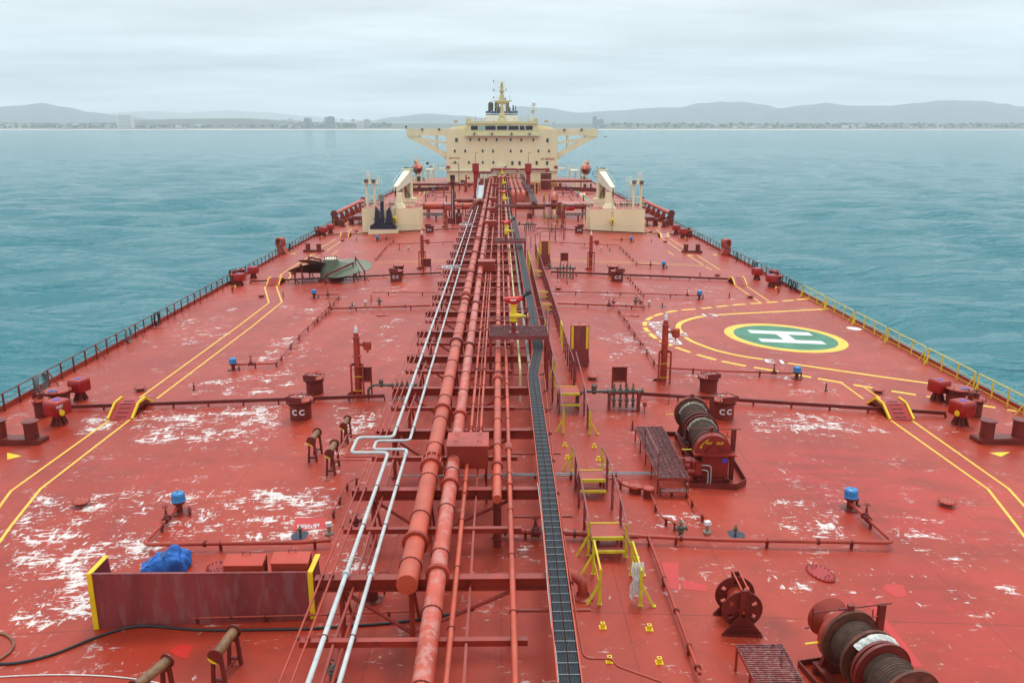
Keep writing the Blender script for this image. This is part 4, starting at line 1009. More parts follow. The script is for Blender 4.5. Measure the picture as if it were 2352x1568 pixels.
# ---- tank hatches
def hatch(label, p, r_, h_, style='cc', rz=0.0, letters=None, extra=None, name='tank_hatch'):
    t = thing(name, label, 'hatch', (p[0], p[1], zd(p[0])), rz)
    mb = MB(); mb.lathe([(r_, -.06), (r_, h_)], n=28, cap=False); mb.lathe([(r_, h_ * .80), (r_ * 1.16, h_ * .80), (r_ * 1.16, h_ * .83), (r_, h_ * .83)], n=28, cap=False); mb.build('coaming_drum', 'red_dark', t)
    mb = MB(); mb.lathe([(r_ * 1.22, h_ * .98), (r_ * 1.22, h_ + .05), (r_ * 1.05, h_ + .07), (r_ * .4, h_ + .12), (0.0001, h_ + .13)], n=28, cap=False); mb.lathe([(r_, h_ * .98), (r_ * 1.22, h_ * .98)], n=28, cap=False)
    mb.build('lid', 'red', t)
    if style in ('cc',):
        mb = MB(); 
        for a in (-.5, .5): mb.bar((r_ * 1.1, a * r_, h_ + .09), (-.2 * r_, a * r_ * .4, h_ + .30), .04, .05)
        mb.bar((-r_ * 1.25, -r_ * .8, h_ + .2), (-r_ * 1.25, r_ * .8, h_ + .2), .05, .28); mb.bar((-r_ * 1.25, -r_ * .8, h_ + .3), (0, -r_ * .5, h_ + .3), .04, .05); mb.bar((-r_ * 1.25, r_ * .8, h_ + .3), (0, r_ * .5, h_ + .3), .04, .05)
        mb.build('hinge_frame', 'red_dark', t)
        mb = MB(); mb.box((r_ * .45, 0, h_ + .115), (.12, .34, .012)); mb.build('name_plate', 'white', t)
    if style == 'stub':
        mb = MB(); mb.lathe([(r_ * .42, h_ + .1), (r_ * .42, h_ + .36), (r_ * .5, h_ + .36), (r_ * .5, h_ + .42)], n=16); mb.bar((-.06, 0, h_ + .5), (.06, 0, h_ + .5), .02, .16); mb.build('vent_stub', 'red_dark', t)
        mb = MB(); mb.bar((-r_ * 1.1, 0, h_), (-r_ * 1.1, 0, h_ + .45), .06, .3); mb.tube([(-r_ * 1.1, 0, h_ + .44), (0, .1, h_ + .5), (r_ * 1.3, 0, h_ + .42)], .02, 6); mb.build('hinge_frame', 'red_dark', t)
    for i in range(6 if r_ > .4 else 4):
        a = i * 2 * math.pi / (6 if r_ > .4 else 4) + .3; m2 = MB(); x, y = r_ * 1.26 * math.cos(a), r_ * 1.26 * math.sin(a)
        m2.cyl((x, y, h_ * .86), (x, y, h_ + .17), .018, n=6); m2.bar((x - .06, y, h_ + .17), (x + .06, y, h_ + .17), .025, .03); m2.boxb(x, y, h_ * .92, .08, .08, .05); m2.build('wing_bolt', 'red_dark', t)
    if letters:
        for i, (ch, dx) in enumerate(((letters[0], -.2), (letters[1], .2))):
            a = math.atan2(dx, r_) ; o_ = (math.sin(a) * (r_ + .012), -math.cos(a) * (r_ + .012), h_ * .45)
            # letters face the bow whatever the hatch's turn
            rr = Matrix.Rotation(-rz, 4, 'Z')
            m4 = rr @ frame4(o_, (math.cos(a), math.sin(a), 0), (0, 0, 1)); text_mesh(ch, .42, 'white', 'hatch_letter', m4, t, bold=.015)
    if extra == 'wheel':
        m2 = MB(); m2.cyl((r_ * .9, -.0, h_ * .5), (r_ * .9, 0, h_ + .25), .03, n=8); m2.ring((r_ * .9, 0, h_ + .26), (0, 0, 1), .2, .022, n=18, k=5); m2.bar((r_ * .9 - .2, 0, h_ + .26), (r_ * .9 + .2, 0, h_ + .26), .03, .02); m2.build('hand_wheel', 'red_hot', t)
    return t
def sgn(x): return -1 if x < CLX else 1
HL = [(7, 185, 950, .58, 1.05, 'large red hatch lettered CC near the left side of the pipe rack', 'CC', None),
      (7, 300, 745, .50, .92, 'red hatch behind the near left CC hatch, silver plate on its lid', None, 'wheel'),
      (8, 1570, 945, .60, 1.05, 'large red hatch lettered CC behind the far end of the rope winch', 'CC', None),
      (8, 1452, 735, .52, .92, 'red hatch just behind the near right CC hatch', None, 'wheel'),
      (2, 1305, 1180, .62, 1.05, 'hatch lettered CC right of the bronze propeller', 'CC', None), (2, 1330, 1120, .5, .95, 'hatch hidden behind the CC hatch right of the propeller', None, None),
      (3, 1280, 1182, .62, 1.05, 'hatch lettered CC in the middle of the right deck', 'CC', None), (3, 1242, 1125, .52, .95, 'hatch behind the CC hatch in the middle of the right deck', None, None),
      (2, 1607, 742, .62, 1.0, 'hatch lettered CC beside the anchor house', 'CC', None), (3, 935, 745, .62, 1.0, 'hatch lettered CC beside the plain crane house', 'CC', None),
      (16, 255, 480, .7, 1.0, 'farthest hatch lettered CC, on the left near the bridge', 'CC', None)]
for r, x, y, rad, h, lab, let, ex in HL:
    p = Z(r, x, y); p.y += rad; hatch(lab, p, rad, h, 'cc' if let or ex else 'plain', R(90) + sgn(p.x) * .25, let, ex)
# side groups of hatches by the rails
SG = [(24, 650, 800, .40, .98, 'stub', 'small hatch with central stub by the near left rail'), (24, 895, 660, .62, 1.0, 'plain', 'wide hatch with white streaked lid by the near left rail'),
      (26, 1440, 790, .42, .98, 'stub', 'small hatch with central stub by the yellow rail'), (26, 1200, 620, .64, 1.0, 'plain', 'wide hatch with white streaked lid by the yellow rail'),
      (4, 1465, 1235, .5, 1.0, 'stub', 'hatch against the left rail level with the propeller'), (4, 1505, 1195, .45, .9, 'plain', 'second hatch against the left rail level with the propeller'),
      (5, 900, 1168, .5, 1.0, 'stub', 'hatch against the right rail above the yellow rails'), (5, 880, 1130, .45, .9, 'plain', 'second hatch against the right rail above the yellow rails'),
      (21, 280, 1435, .55, 1.0, 'stub', 'hatch against the left rail near the mooring chocks'), (22, 1030, 885, .55, 1.0, 'stub', 'hatch against the right rail near the mooring chocks')]
for r, x, y, rad, h, st, lab in SG:
    p = Z(r, x, y); p.y += rad; hatch(lab, p, rad, h, st, sgn(p.x) * .4)
for r, x, y, lab in ((24, 912, 640, 'blue rimmed hand wheel on a stand among the near left hatches'), (26, 1200, 600, 'blue rimmed hand wheel on a stand beside the yellow rail')):
    p = Z(r, x, y); t = thing('valve_stand', lab, 'valve', (p.x, p.y, zd(p.x))); m2 = MB(); m2.cyl((0, 0, -.03), (0, 0, 1.05), .06, n=10); m2.lathe([(.1, 1.0), (.13, 1.05), (.05, 1.1)], n=12); m2.build('stand', 'red_dark', t)
    m2 = MB(); m2.ring((0, 0, 1.12), (0, 0, 1), .25, .022, n=22, k=5); m2.bar((-.24, -.05, 1.12), (.24, .05, 1.12), .06, .02); m2.build('hand_wheel', 'blue_cap', t)

# ---- vent boxes on pedestals
def vent_proto():
    t = thing('vent_box', '', 'vent', (0, 0, 0), 0, 'red vent boxes on flared pedestals along both sides')
    mb = MB(); mb.lathe([(.26, -.05), (.22, .12), (.20, .42), (.30, .46), (.30, .52)], n=18)
    for i in range(6):
        a = i * math.pi / 3; d = Vector((math.cos(a), math.sin(a), 0)); mb.prism([d * .2 + Vector((0, 0, -.05)), d * .46 + Vector((0, 0, -.05)), d * .28 + Vector((0, 0, .44)), d * .2 + Vector((0, 0, .44))], (-d.y * .03, d.x * .03, 0))
    mb.build('pedestal', 'red_dark', t)
    def rbox(mb, w_, d_, z0, z1, rd=.10, inset=.07):
        def ringp(i_, z): 
            o = []
            for cx, cy_, a0 in ((w_ / 2 - i_ - rd, d_ / 2 - i_ - rd, 0), (-w_ / 2 + i_ + rd, d_ / 2 - i_ - rd, 90), (-w_ / 2 + i_ + rd, -d_ / 2 + i_ + rd, 180), (w_ / 2 - i_ - rd, -d_ / 2 + i_ + rd, 270)):
                for k in range(4): a = R(a0 + 30 * k); o.append((cx + rd * math.cos(a), cy_ + rd * math.sin(a), z))
            return o
        lv = [ringp(inset + .05, z0), ringp(inset * .4, z0 + .05), ringp(0, z0 + .13), ringp(0, z1 - .12), ringp(inset * .4, z1 - .03), ringp(inset + .02, z1)]
        n_ = 16; vs = [p for l_ in lv for p in l_]
        mb.add(vs, [(i * n_ + j, i * n_ + (j + 1) % n_, (i + 1) * n_ + (j + 1) % n_, (i + 1) * n_ + j) for i in range(len(lv) - 1) for j in range(n_)], True)
        mb.add(lv[0], [list(range(n_))[::-1]]); mb.add(lv[-1], [list(range(n_))])
    mb = MB(); rbox(mb, .92, .98, .50, 1.32); mb.build('housing', 'red_box', t)
    mb = MB(); mb.box((0, -.495, .86), (.62, .03, .46)); mb.box((.465, 0, .9), (.03, .5, .5)); mb.build('access_door', 'red_box', t)
    mb = MB(); mb.lathe([(.16, 1.315), (.16, 1.335)], n=20); mb.build('top_disc', 'blue_disc', t)
    return t
VP_ = vent_proto(); vu = [False]
VB = [(24, 930, 925, 'near left vent box with yellow disc and letters on its side', 1.08, -.35, 1), (24, 1290, 510, 'vent box behind the near left hatches', 1.0, -.35, 0),
      (26, 1210, 930, 'vent box with yellow disc beside the near right bollards', 1.06, .3, 1), (26, 830, 525, 'vent box over the dashed line by the yellow rail', 1.0, .35, 0),
      (4, 1500, 1245, 'vent box by the left rail level with the propeller, nearer of two', 1.0, -.3, 0), (4, 1585, 1198, 'vent box by the left rail level with the propeller, farther of two', 1.0, -.3, 0),
      (5, 868, 1178, 'vent box by the right rail above the yellow rails, nearer of two', 1.0, .3, 0), (5, 782, 1135, 'vent box by the right rail above the yellow rails, farther of two', 1.0, .3, 0),
      (21, 470, 1440, 'vent box near the left mooring chocks, nearer of two', 1.1, -.3, 0), (21, 705, 1340, 'vent box near the left mooring chocks, farther of two', 1.1, -.3, 0),
      (22, 905, 900, 'vent box near the right mooring chocks, nearer of two', 1.1, .3, 0), (22, 765, 820, 'vent box near the right mooring chocks, farther of two', 1.1, .3, 0)]
for r, x, y, lab, s_, rz, disc in VB:
    p = Z(r, x, y); o = rep(VP_, vu, (p.x, p.y + .35, zd(p.x)), rz, lab, s_)
    if disc:
        m2 = MB(); sd_ = 1 if p.x < 0 else -1; m2.cyl((sd_ * .62, -.3, .78), (sd_ * .65, -.3, .78), .15, n=18); m2.cyl((sd_ * .45, -.3, .78), (sd_ * .62, -.3, .78), .02, n=6); m2.build('side_disc', 'yellow', o)
        if p.x < 0:
            for q, (tx, zz) in enumerate((('WBT', 1.08), ('1S', .88))):
                text_mesh(tx, .19, 'white', 'tank_lettering', frame4((.485, -.27, zz), (0, 1, 0), (0, 0, 1)), o, bold=.006)
# goose neck pipes with yellow caps beside the groups
for r, x, y, lab in ((4, 1458, 1280, 'small bent red pipe with yellow cap by the left rail'), (5, 905, 1210, 'small bent red pipe with yellow cap by the right rail'), (21, 350, 1568, 'bent red pipe with orange yellow cap before the left chocks'), (22, 985, 962, 'bent red pipe with yellow cap before the right chocks')):
    p = Z(r, x, y); sd_ = -sgn(p.x) * (1 if p.x < 0 else 1); t = thing('goose_neck', lab, 'vent pipe', (p.x, p.y, zd(p.x))); s_ = 1 if p.x < 0 else -1
    m2 = MB(); m2.tube(poly_round([(0, 0, -.03), (0, 0, .45), (s_ * .3, 0, .5)], .2), .09, 10); m2.build('pipe', 'red', t); m2 = MB(); m2.cyl((s_ * .3, 0, .5), (s_ * .36, 0, .51), .17, n=14); m2.build('cap', 'yellow', t)

# ---- bollards
def bollard_proto():
    t = thing('bollard_pair', '', 'bollard', (0, 0, 0), 0, 'double bollards on low plinths')
    mb = MB(); mb.prism([(-1.45, -.40, -.06), (1.45, -.40, -.06), (1.45, -.34, .30), (-1.45, -.34, .30)], (0, 0, 0.0001)) if False else None
    mb.boxb(0, 0, -.08, 2.75, .78, .34); mb.box((0, 0, .27), (2.6, .66, .03)); mb.build('plinth', 'red_dark', t)
    for s_ in (-1, 1):
        m2 = MB(); m2.lathe([(.31, .27), (.31, 1.05), (.37, 1.07), (.38, 1.12), (.02, 1.14)], (s_ * .80, 0, 0), n=24, cap=False); m2.lathe([(.02, 1.14), (.0001, 1.14)], (s_ * .8, 0, 0), n=24, cap=False)
        m2.build('post', 'red_dark', t); m2 = MB(); m2.boxb(s_ * 1.14, -.1, .5, .24, .08, .05); m2.build('horn', 'red_dark', t)
    return t
BP_ = bollard_proto(); bu = [False]
for a, b_, lab, s_ in ((V(24, -20, 1225), V(24, 510, 1215), 'double bollard by the near left yellow arrow', 1.1), (V(26, 1620, 1200), V(26, 2140, 1210), 'double bollard above the near right yellow arrow', 1.1),
        (V(23, 565, 105), V(23, 885, 100), 'double bollard behind the propeller with a yellow edge line', 1.0), (V(22, 950, 1198), V(22, 1225, 1212), 'double bollard on the right deck with yellow line before it', 1.0),
        (V(21, 1030, 1075), V(21, 1150, 1110), 'double bollard beside the left mooring chocks', 1.0), (V(22, 500, 680), V(22, 560, 660), 'double bollard beside the right mooring chocks', 1.0),
        (V(14, 1080, 615), V(14, 1180, 612), 'far double bollard beyond the left crane', 1.3), (V(15, 552, 625), V(15, 650, 625), 'far double bollard beyond the right crane', 1.3)):
    p, q = D(*a), D(*b_); c = (p + q) / 2; ang = math.atan2(q.y - p.y, q.x - p.x)
    rep(BP_, bu, (c.x, c.y + .2, zd(c.x)), ang, lab, s_)

# ---- blue capped vents with their branch pipes
def deck_branch(label, pts, r, feet, fl=(), h=.28, mat='red', valves=(), tag_='pipe'):
    """pipe low over the deck through deck points"""
    P_ = [Vector((p.x, p.y, zd(p.x) + h)) for p in pts]; o = P_[0].copy(); t = thing('deck_pipe', label, tag_, (o.x, o.y, zd(o.x)))
    o = t.location.copy(); mb = MB(); mb.tube(poly_round(P_, .3), r, 10); mb.build('pipe', mat, t, o)
    for a, b_ in zip(P_, P_[1:]):
        ln = (b_ - a).length; k = max(1, int(ln / feet))
        for i in range(k):
            q = a.lerp(b_, (i + .5) / k); f = MB(); d = (b_ - a).normalized(); nn = Vector((-d.y, d.x, 0))
            f.boxb(q.x, q.y, zd(q.x) - .02, .09, .09, h - r + .03); f.ring(q, d, r + .01, .015, n=10, k=4); f.bar(q - nn * (r + .05) - Vector((0, 0, r)), q + nn * (r + .05) - Vector((0, 0, r)), .08, .02); f.build('bracket', 'red_dark', t, o)
        for g_ in fl:
            if ln > 1.2 and g_ < 1:
                q = a.lerp(b_, g_); d = (b_ - a).normalized(); f = MB(); f.cyl(q - d * .04, q - d * .008, r * 1.65, n=14); f.cyl(q + d * .008, q + d * .04, r * 1.65, n=14); f.build('flange', 'red_dark', t, o)
    for (si, g_) in valves:
        q = P_[si].lerp(P_[si + 1], g_); d = (P_[si + 1] - P_[si]).normalized(); f = MB()
        f.cyl(q - d * .16, q - d * .10, r * 1.9, n=12); f.cyl(q + d * .10, q + d * .16, r * 1.9, n=12); f.ball(q, r * 1.8, 10, 6); f.lathe([(r * 1.1, 0), (r * 1.3, .16), (r * .7, .22), (r * .5, .42), (r * .25, .44), (r * .25, .56)], q, n=12); f.ring(q + Vector((0, 0, .54)), (0, 0, 1), .12, .014, n=14, k=5); f.bar(q + Vector((-.11, 0, .54)), q + Vector((.11, 0, .54)), .02, .015)
        f.build('gate_valve', 'red_dark', t, o)
    return t
def cap_proto():
    t = thing('tank_vent', '', 'vent', (0, 0, 0), 0, 'blue capped tank vents')
    m2 = MB(); m2.lathe([(.36, -.02), (.36, .03), (.12, .05), (.12, .34), (.2, .36), (.24, .44), (.2, .5)], n=18); m2.build('base', 'red_dark', t)
    m2 = MB(); m2.lathe([(.2, .47), (.27, .49), (.27, .52), (.25, .54), (.245, .74), (.22, .80), (.12, .835), (.0001, .84)], n=22, cap=False); m2.cyl((0, 0, .83), (0, 0, .89), .02, n=6); m2.build('cap', 'blue_cap', t)
    m2 = MB(); m2.lathe([(.15, -.02), (.15, .02), (.05, .03), (.05, .16), (.09, .18), (.05, .26), (.03, .36)], (.42, .35, 0), n=10); m2.build('side_plug', 'red_dark', t)
    return t
CP_ = cap_proto(); cu_ = [False]
CAPS = [(10, 1410, 230, 'near left blue capped vent above the white sheen patches', 1.1), (13, 985, 200, 'near right blue capped vent on the pipe bend', 1.1), (6, 1830, 350, 'blue capped vent left of the foam tower on the left deck', 1.0),
        (9, 568, 420, 'blue capped vent below the landing circle', 1.0), (2, 575, 1325, 'blue capped vent below the bronze propeller', 1.0), (3, 2010, 1335, 'blue capped vent just above the dashed boundary line', 1.0),
        (2, 1142, 818, 'blue capped vent in front of the anchor house', 1.0), (3, 1690, 1060, 'blue capped vent on the right deck amid the double yellow lines', 1.0), (3, 1398, 825, 'blue capped vent in front of the plain crane house', 1.0),
        (14, 1340, 778, 'small dark blue vent on the far left deck, nearest of three', 1.0), (14, 1445, 680, 'small dark blue vent on the far left deck, middle of three', 1.0), (14, 1525, 605, 'small dark blue vent on the far left deck, farthest of three', 1.0),
        (15, 412, 780, 'small dark blue vent on the far right deck, nearest of three', 1.0), (15, 300, 690, 'small dark blue vent on the far right deck, middle of three', 1.0), (15, 210, 618, 'small dark blue vent on the far right deck, farthest of three', 1.0)]
for r, x, y, lab, s_ in CAPS:
    p = Z(r, x, y); rep(CP_, cu_, (p.x, p.y, zd(p.x)), 0 if p.x > 0 else -1.2, lab, s_)
def zz_(r, *pts): return [Z(r, *p) for p in pts]
deck_branch('red pipe bent back from the near left blue vent to the rack', zz_(10, (1400, 235), (1130, 535)) + [Z(10, 2345, 520)] + [Z(11, 440, 500)], .075, 3.1, (.4,), valves=((0, .35),))
deck_branch('red pipe bent back from the near right blue vent to the walkway', zz_(13, (985, 205), (1325, 520), (0, 500)) + [Z(12, 1000, 465)], .075, 3.0, (.45,), valves=((0, .38),))
deck_branch('thick red pipe under the yellow stile joining the rack', [Z(12, 1080, 470), Z(12, 460, 440), Z(12, -60, 425)], .11, 4.0, (.3, .8), valves=((1, .35),))
deck_branch('red pipe from the left deck vent zigzagging to the transverse main', zz_(6, (1840, 340), (2165, 330)) + zz_(7, (12, 520), (220, 270), (430, 95)), .065, 2.7, (.5,), valves=((0, .4),))
deck_branch('long red transverse pipe on the left deck behind the foam tower', zz_(7, (425, 90), (1280, 65)), .09, 3.4, (.2, .7), valves=((0, .01),))
deck_branch('red pipe from the landing circle vent to the right foam tower', [Z(9, 555, 410), Z(9, 0, 392), Z(8, 1075, 560)], .065, 3.0, (.5,), valves=((0, .3),))
deck_branch('red pipe slanting from the right foam tower up to the transverse main', zz_(8, (1040, 550), (725, 80)), .065, 2.4, (.3, .7))
deck_branch('long red transverse pipe on the right deck ending in a bend', zz_(3, (740, 1400), (1280, 1420), (1525, 1432), (1440, 1310)), .085, 3.2, (.3,), valves=((0, .85),))
deck_branch('red pipe from the vent above the boundary line to the walkway', zz_(3, (2000, 1330), (1500, 1310), (700, 1292)), .06, 3.2, (.4,), valves=((0, .2),))
deck_branch('red pipe below the propeller leading from its blue vent', zz_(2, (590, 1325), (810, 1318), (730, 1410)), .06, 1.8, (.5,), valves=((0, .5),))
deck_branch('red zigzag pipe between the propeller and the rack', zz_(2, (720, 1425), (560, 1568)), .06, 1.2)
deck_branch('thin red branch pipe right of the propeller leading to the rack', zz_(2, (1080, 1372), (1090, 1300), (1700, 1302)), .045, 2.8, (.5,))
deck_branch('red pipe from the anchor house vent towards the rack', zz_(2, (1150, 812), (1300, 812), (1240, 862), (1830, 840)), .06, 3.0, (.4,), valves=((0, .5),))
deck_branch('slanting red pipe behind the propeller tip', zz_(2, (1230, 870), (1120, 1000)), .05, 1.8)
deck_branch('red pipe from the right middle vent slanting aft', zz_(3, (1680, 1055), (1465, 1045), (1290, 870), (670, 842)), .06, 2.6, (.5,), valves=((0, .5),))
deck_branch('red pipe from the crane house vent to the slanting pipe', zz_(3, (1385, 818), (1240, 822)), .05, 2.0, valves=((0, .5),))
deck_branch('slanting red pipe beside the right middle CC hatch', zz_(3, (1360, 1140), (1475, 1275), (1520, 1330)), .045, 1.5)
deck_branch('far left red pipe near the small dark blue vents', zz_(14, (1335, 770), (1520, 765), (1440, 860)), .06, 4, valves=((0, .5),))
deck_branch('far left red pipe with two bends towards the rack', zz_(14, (1440, 670), (1640, 665), (1700, 600), (1780, 600)), .06, 5, valves=((0, .5),))
deck_branch('far left thin red pipe towards the tall vent mast', zz_(14, (1520, 790), (1730, 790)), .06, 5)
deck_branch('far right red pipe near the nearest small dark blue vent', zz_(15, (400, 770), (250, 765), (380, 940)), .06, 4, valves=((0, .5),))
deck_branch('far right red pipe with two bends towards the walkway', zz_(15, (300, 682), (110, 672), (60, 610)), .06, 5, valves=((0, .5),))
deck_branch('far right thin red pipe running to the walkway', zz_(15, (250, 797), (60, 793)), .06, 5)
deck_branch('near slanting red pipe from the yellow stile to the bottom edge', zz_(12, (1155, 455), (1180, 530), (1405, 1140), (1560, 1568)), .06, 4.4, (.9,), h=.30)
deck_branch('thin pair of grey hydraulic pipes from the rack to the rope winch platform', [Z(7, 1780, 1400), Z(7, 2300, 1395), Z(8, 380, 1388), Z(8, 1040, 1385)], .035, 2.2, h=.22, mat='grey')
deck_branch('second grey hydraulic pipe running beside the first to the winch', [Z(7, 1000, 1412), Z(7, 2300, 1408), Z(8, 380, 1402), Z(8, 1040, 1399)], .035, 4, h=.22, mat='grey')
deck_branch('thin red pipe curling from the near left rack towards the deck', zz_(11, (690, 0), (590, 25), (545, 90), (470, 250), (450, 290)), .035, 1.5)
deck_branch('red pipe from the small round tanks to the bronze valve', zz_(12, (1180, 130), (1262, 320), (1340, 345), (1400, 390)), .035, 1.2)
deck_branch('red pipe from the small round tanks to the white topped gauge', zz_(12, (1235, 98), (1455, 105), (1560, 280), (1610, 325)), .032, 1.3)
deck_branch('red pipe curving from the stile to the small round tanks', zz_(12, (650, 5), (920, 12), (970, 70), (1130, 92)), .06, 2)
deck_branch('thin red drain pipe along the foot of the breakwater', [Z(10, 1248, 1050), Z(10, 1235, 1085), Z(10, 1290, 1108), Z(10, 2345, 1080), Z(11, 1130, 1045), Z(11, 1180, 1040)], .035, 1.7, (.5,), h=.2)
# small round tanks
for r, x, y, rr, h, lab in ((12, 1065, 85, .30, .30, 'scalloped round cover on the deck beside the yellow stile'), (12, 1170, 125, .26, .42, 'small round tank with flat lid beside the yellow stile')):
    p = Z(r, x, y); t = thing('round_tank', lab, 'tank', (p.x, p.y + .2, zd(p.x)))
    m2 = MB(); m2.lathe([(rr * .85, -.02), (rr * .85, h - .06)], n=24); m2.build('body', 'red_dark', t); m2 = MB(); m2.lathe([(rr, h - .06), (rr, h)], n=24)
    for i in range(14): a = i * math.pi / 7; m2.cyl((rr * .9 * math.cos(a), rr * .9 * math.sin(a), h), (rr * .9 * math.cos(a), rr * .9 * math.sin(a), h + .025), .015, n=6)
    m2.build('lid', 'red', t)
# ---- mushroom covers, manholes, gauges
def mush():
    t = thing('round_plug', '', 'deck cover', (0, 0, 0), 0, 'bolted round covers standing on the deck'); m2 = MB(); m2.lathe([(.26, -.02), (.22, .06), (.30, .16)], n=20, cap=False); m2.build('neck', 'red_dark', t)
    m2 = MB(); m2.lathe([(.37, .16), (.37, .21), (.02, .24)], n=24)
    for i in range(12): a = i * math.pi / 6; m2.cyl((.33 * math.cos(a), .33 * math.sin(a), .2), (.33 * math.cos(a), .33 * math.sin(a), .25), .015, n=6)
    m2.build('lid', 'red', t); return t
MP_ = mush(); mu = [False]
for r, x, y, lab in ((10, 622, 190, 'bolted round cover among the near left white patches'), (6, 1090, 520, 'bolted round cover above the near left ramp'), (13, 1765, 190, 'bolted round cover beside the near right walkway line'), (9, 1220, 535, 'bolted round cover above the near right ramp'),
        (2, 98, 1318, 'bolted round cover left of the second left ramp'), (2, 385, 1112, 'bolted round cover at the propeller blade tip'), (2, 826, 815, 'bolted round cover below the third left ramp'), (3, 748, 1252, 'bolted round cover beside the raised catwalk'), (8, 532, 625, 'bolted round cover right of the near stile rails'),
        (3, 2175, 1130, 'bolted round cover before the second right ramp'), (5, 742, 1240, 'bolted round cover between the lines entering the landing area'), (22, 535, 990, 'bolted round cover on the third right walkway line'), (21, 1610, 1280, 'bolted round cover left of the anchor house corner'), (22, 232, 785, 'bolted round cover right of the crane house corner')):
    p = Z(r, x, y); rep(MP_, mu, (p.x, p.y + .2, zd(p.x)), 0, lab)
def manhole(label, p, rx, ry, rz, mat='red'):
    t = thing('manhole', label, 'manhole', (p.x, p.y, zd(p.x)), rz); m2 = MB(); n_ = 28
    for k, (s_, z) in enumerate(((1.0, -.03), (1.0, .05), (.98, .06))): pass
    vs = []; 
    for s_, z in ((1.0, -.03), (1.0, .055), (.97, .065)): vs += [(rx * s_ * math.cos(2 * math.pi * i / n_), ry * s_ * math.sin(2 * math.pi * i / n_), z) for i in range(n_)]
    m2.add(vs, [(j * n_ + i, j * n_ + (i + 1) % n_, (j + 1) * n_ + (i + 1) % n_, (j + 1) * n_ + i) for j in range(2) for i in range(n_)]); m2.add(vs[-n_:], [list(range(n_))]); m2.build('cover', mat, t)
    for i in range(20):
        a = i * math.pi / 10; b2 = MB(); b2.cyl((rx * .9 * math.cos(a), ry * .9 * math.sin(a), .06), (rx * .9 * math.cos(a), ry * .9 * math.sin(a), .10), .02, n=6)
        if p.y < 45: b2.build('bolt', 'red_dark', t)
    for s_ in (-1, 1): b2 = MB(); b2.tube([(-.1, s_ * ry * .55, .06), (-.1, s_ * ry * .55, .12), (.1, s_ * ry * .55, .12), (.1, s_ * ry * .55, .06)], .012, 5); b2.build('handle', 'red_dark', t)
    if p.y < 25 and p.x > 0: b2 = MB(); b2.box((0, 0, .07), (.05, .2, .012)); b2.build('name_plate', 'white', t)
    return t
manhole('oval bolted manhole on bright red paint, lower right deck', Z(13, 755, 712), .40, .62, .35, 'red_box')
manhole('oval manhole half hidden behind the breakwater', Z(10, 1740, 665), .55, .38, 0, 'red_box')
for r, x, y, lab in ((7, 852, 118, 'oval manhole on the deck left of the rack, behind the foam tower'), (4, 995, 1505, 'oval manhole near the left rail by the black hose coil'), (8, 840, 120, 'oval manhole left of the dashed boundary line'), (2, 425, 880, 'oval manhole near the left mushroom shaped fairlead'), (22, 1490, 1132, 'oval manhole near the right mushroom shaped fairlead'), (3, 975, 878, 'small oval manhole right of the tall shield plate'), (3, 935, 1562, 'flat oblong cover beside the near shield plate')):
    manhole(lab, Z(r, x, y), .62, .45, 0)
def gauge():
    t = thing('sounding_gauge', '', 'gauge', (0, 0, 0), 0, 'white topped tank gauges'); m2 = MB(); m2.lathe([(.16, -.02), (.16, .06), (.07, .1), (.06, .34), (.05, .36)], n=14); m2.build('base', 'bronze', t)
    m2 = MB(); m2.boxb(0, 0, .34, .22, .17, .15); m2.cyl((.1, 0, .35), (.17, 0, .35), .04, n=8); m2.build('head', 'white', t); return t
GP_ = gauge(); gu = [False]
for r, x, y, lab in ((11, 425, 400, 'white topped gauge beside the bright red painted square'), (12, 1622, 390, 'white topped gauge left of the black deck disc on the right'), (2, 1035, 1395, 'white topped gauge below the propeller, near the rack'), (3, 1560, 1395, 'white topped gauge near the top of the boundary arc'), (2, 1420, 893, 'white topped gauge near the second left foam tower'), (3, 1128, 898, 'white topped gauge near the second right foam tower')):
    p = Z(r, x, y); rep(GP_, gu, (p.x, p.y, zd(p.x)), .3, lab)
def discg():
    t = thing('ullage_pipe', '', 'gauge', (0, 0, 0), 0, 'thin sounding pipes on dark round patches'); m2 = MB(); m2.lathe([(.36, -.03), (.36, .012), (.02, .014)], n=26); m2.build('dark_disc', 'navy', t)
    m2 = MB(); m2.cyl((0, 0, 0), (0, 0, .22), .045, n=10); m2.lathe([(.045, .2), (.09, .24), (.08, .3), (.03, .34), (.03, .42)], n=10); m2.bar((0, 0, .3), (-.16, -.03, .24), .03, .03); m2.build('plug', 'grease', t); return t
DP_ = discg(); du = [False]
for r, x, y, lab in ((11, 200, 412, 'sounding pipe on a black disc by the bright red painted square'), (12, 1845, 405, 'sounding pipe on a black disc on the near right deck'), (2, 917, 1400, 'sounding pipe on a dark disc below the propeller'), (3, 1678, 1405, 'sounding pipe on a dark disc inside the top of the boundary arc'), (2, 1340, 895, 'sounding pipe beside the second left foam tower'), (3, 1208, 902, 'sounding pipe beside the second right foam tower')):
    p = Z(r, x, y); rep(DP_, du, (p.x, p.y, zd(p.x)), .3, lab)
def pin():
    t = thing('vent_pin', '', 'vent', (0, 0, 0), 0, 'small upright red vents dotted over the deck'); m2 = MB(); m2.lathe([(.14, -.02), (.14, .02), (.05, .04), (.045, .18), (.08, .2), (.04, .3), (.035, .42), (.07, .44), (.03, .5)], n=10); m2.build('stem', 'red_dark', t); return t
PP_ = pin(); pu = [False]
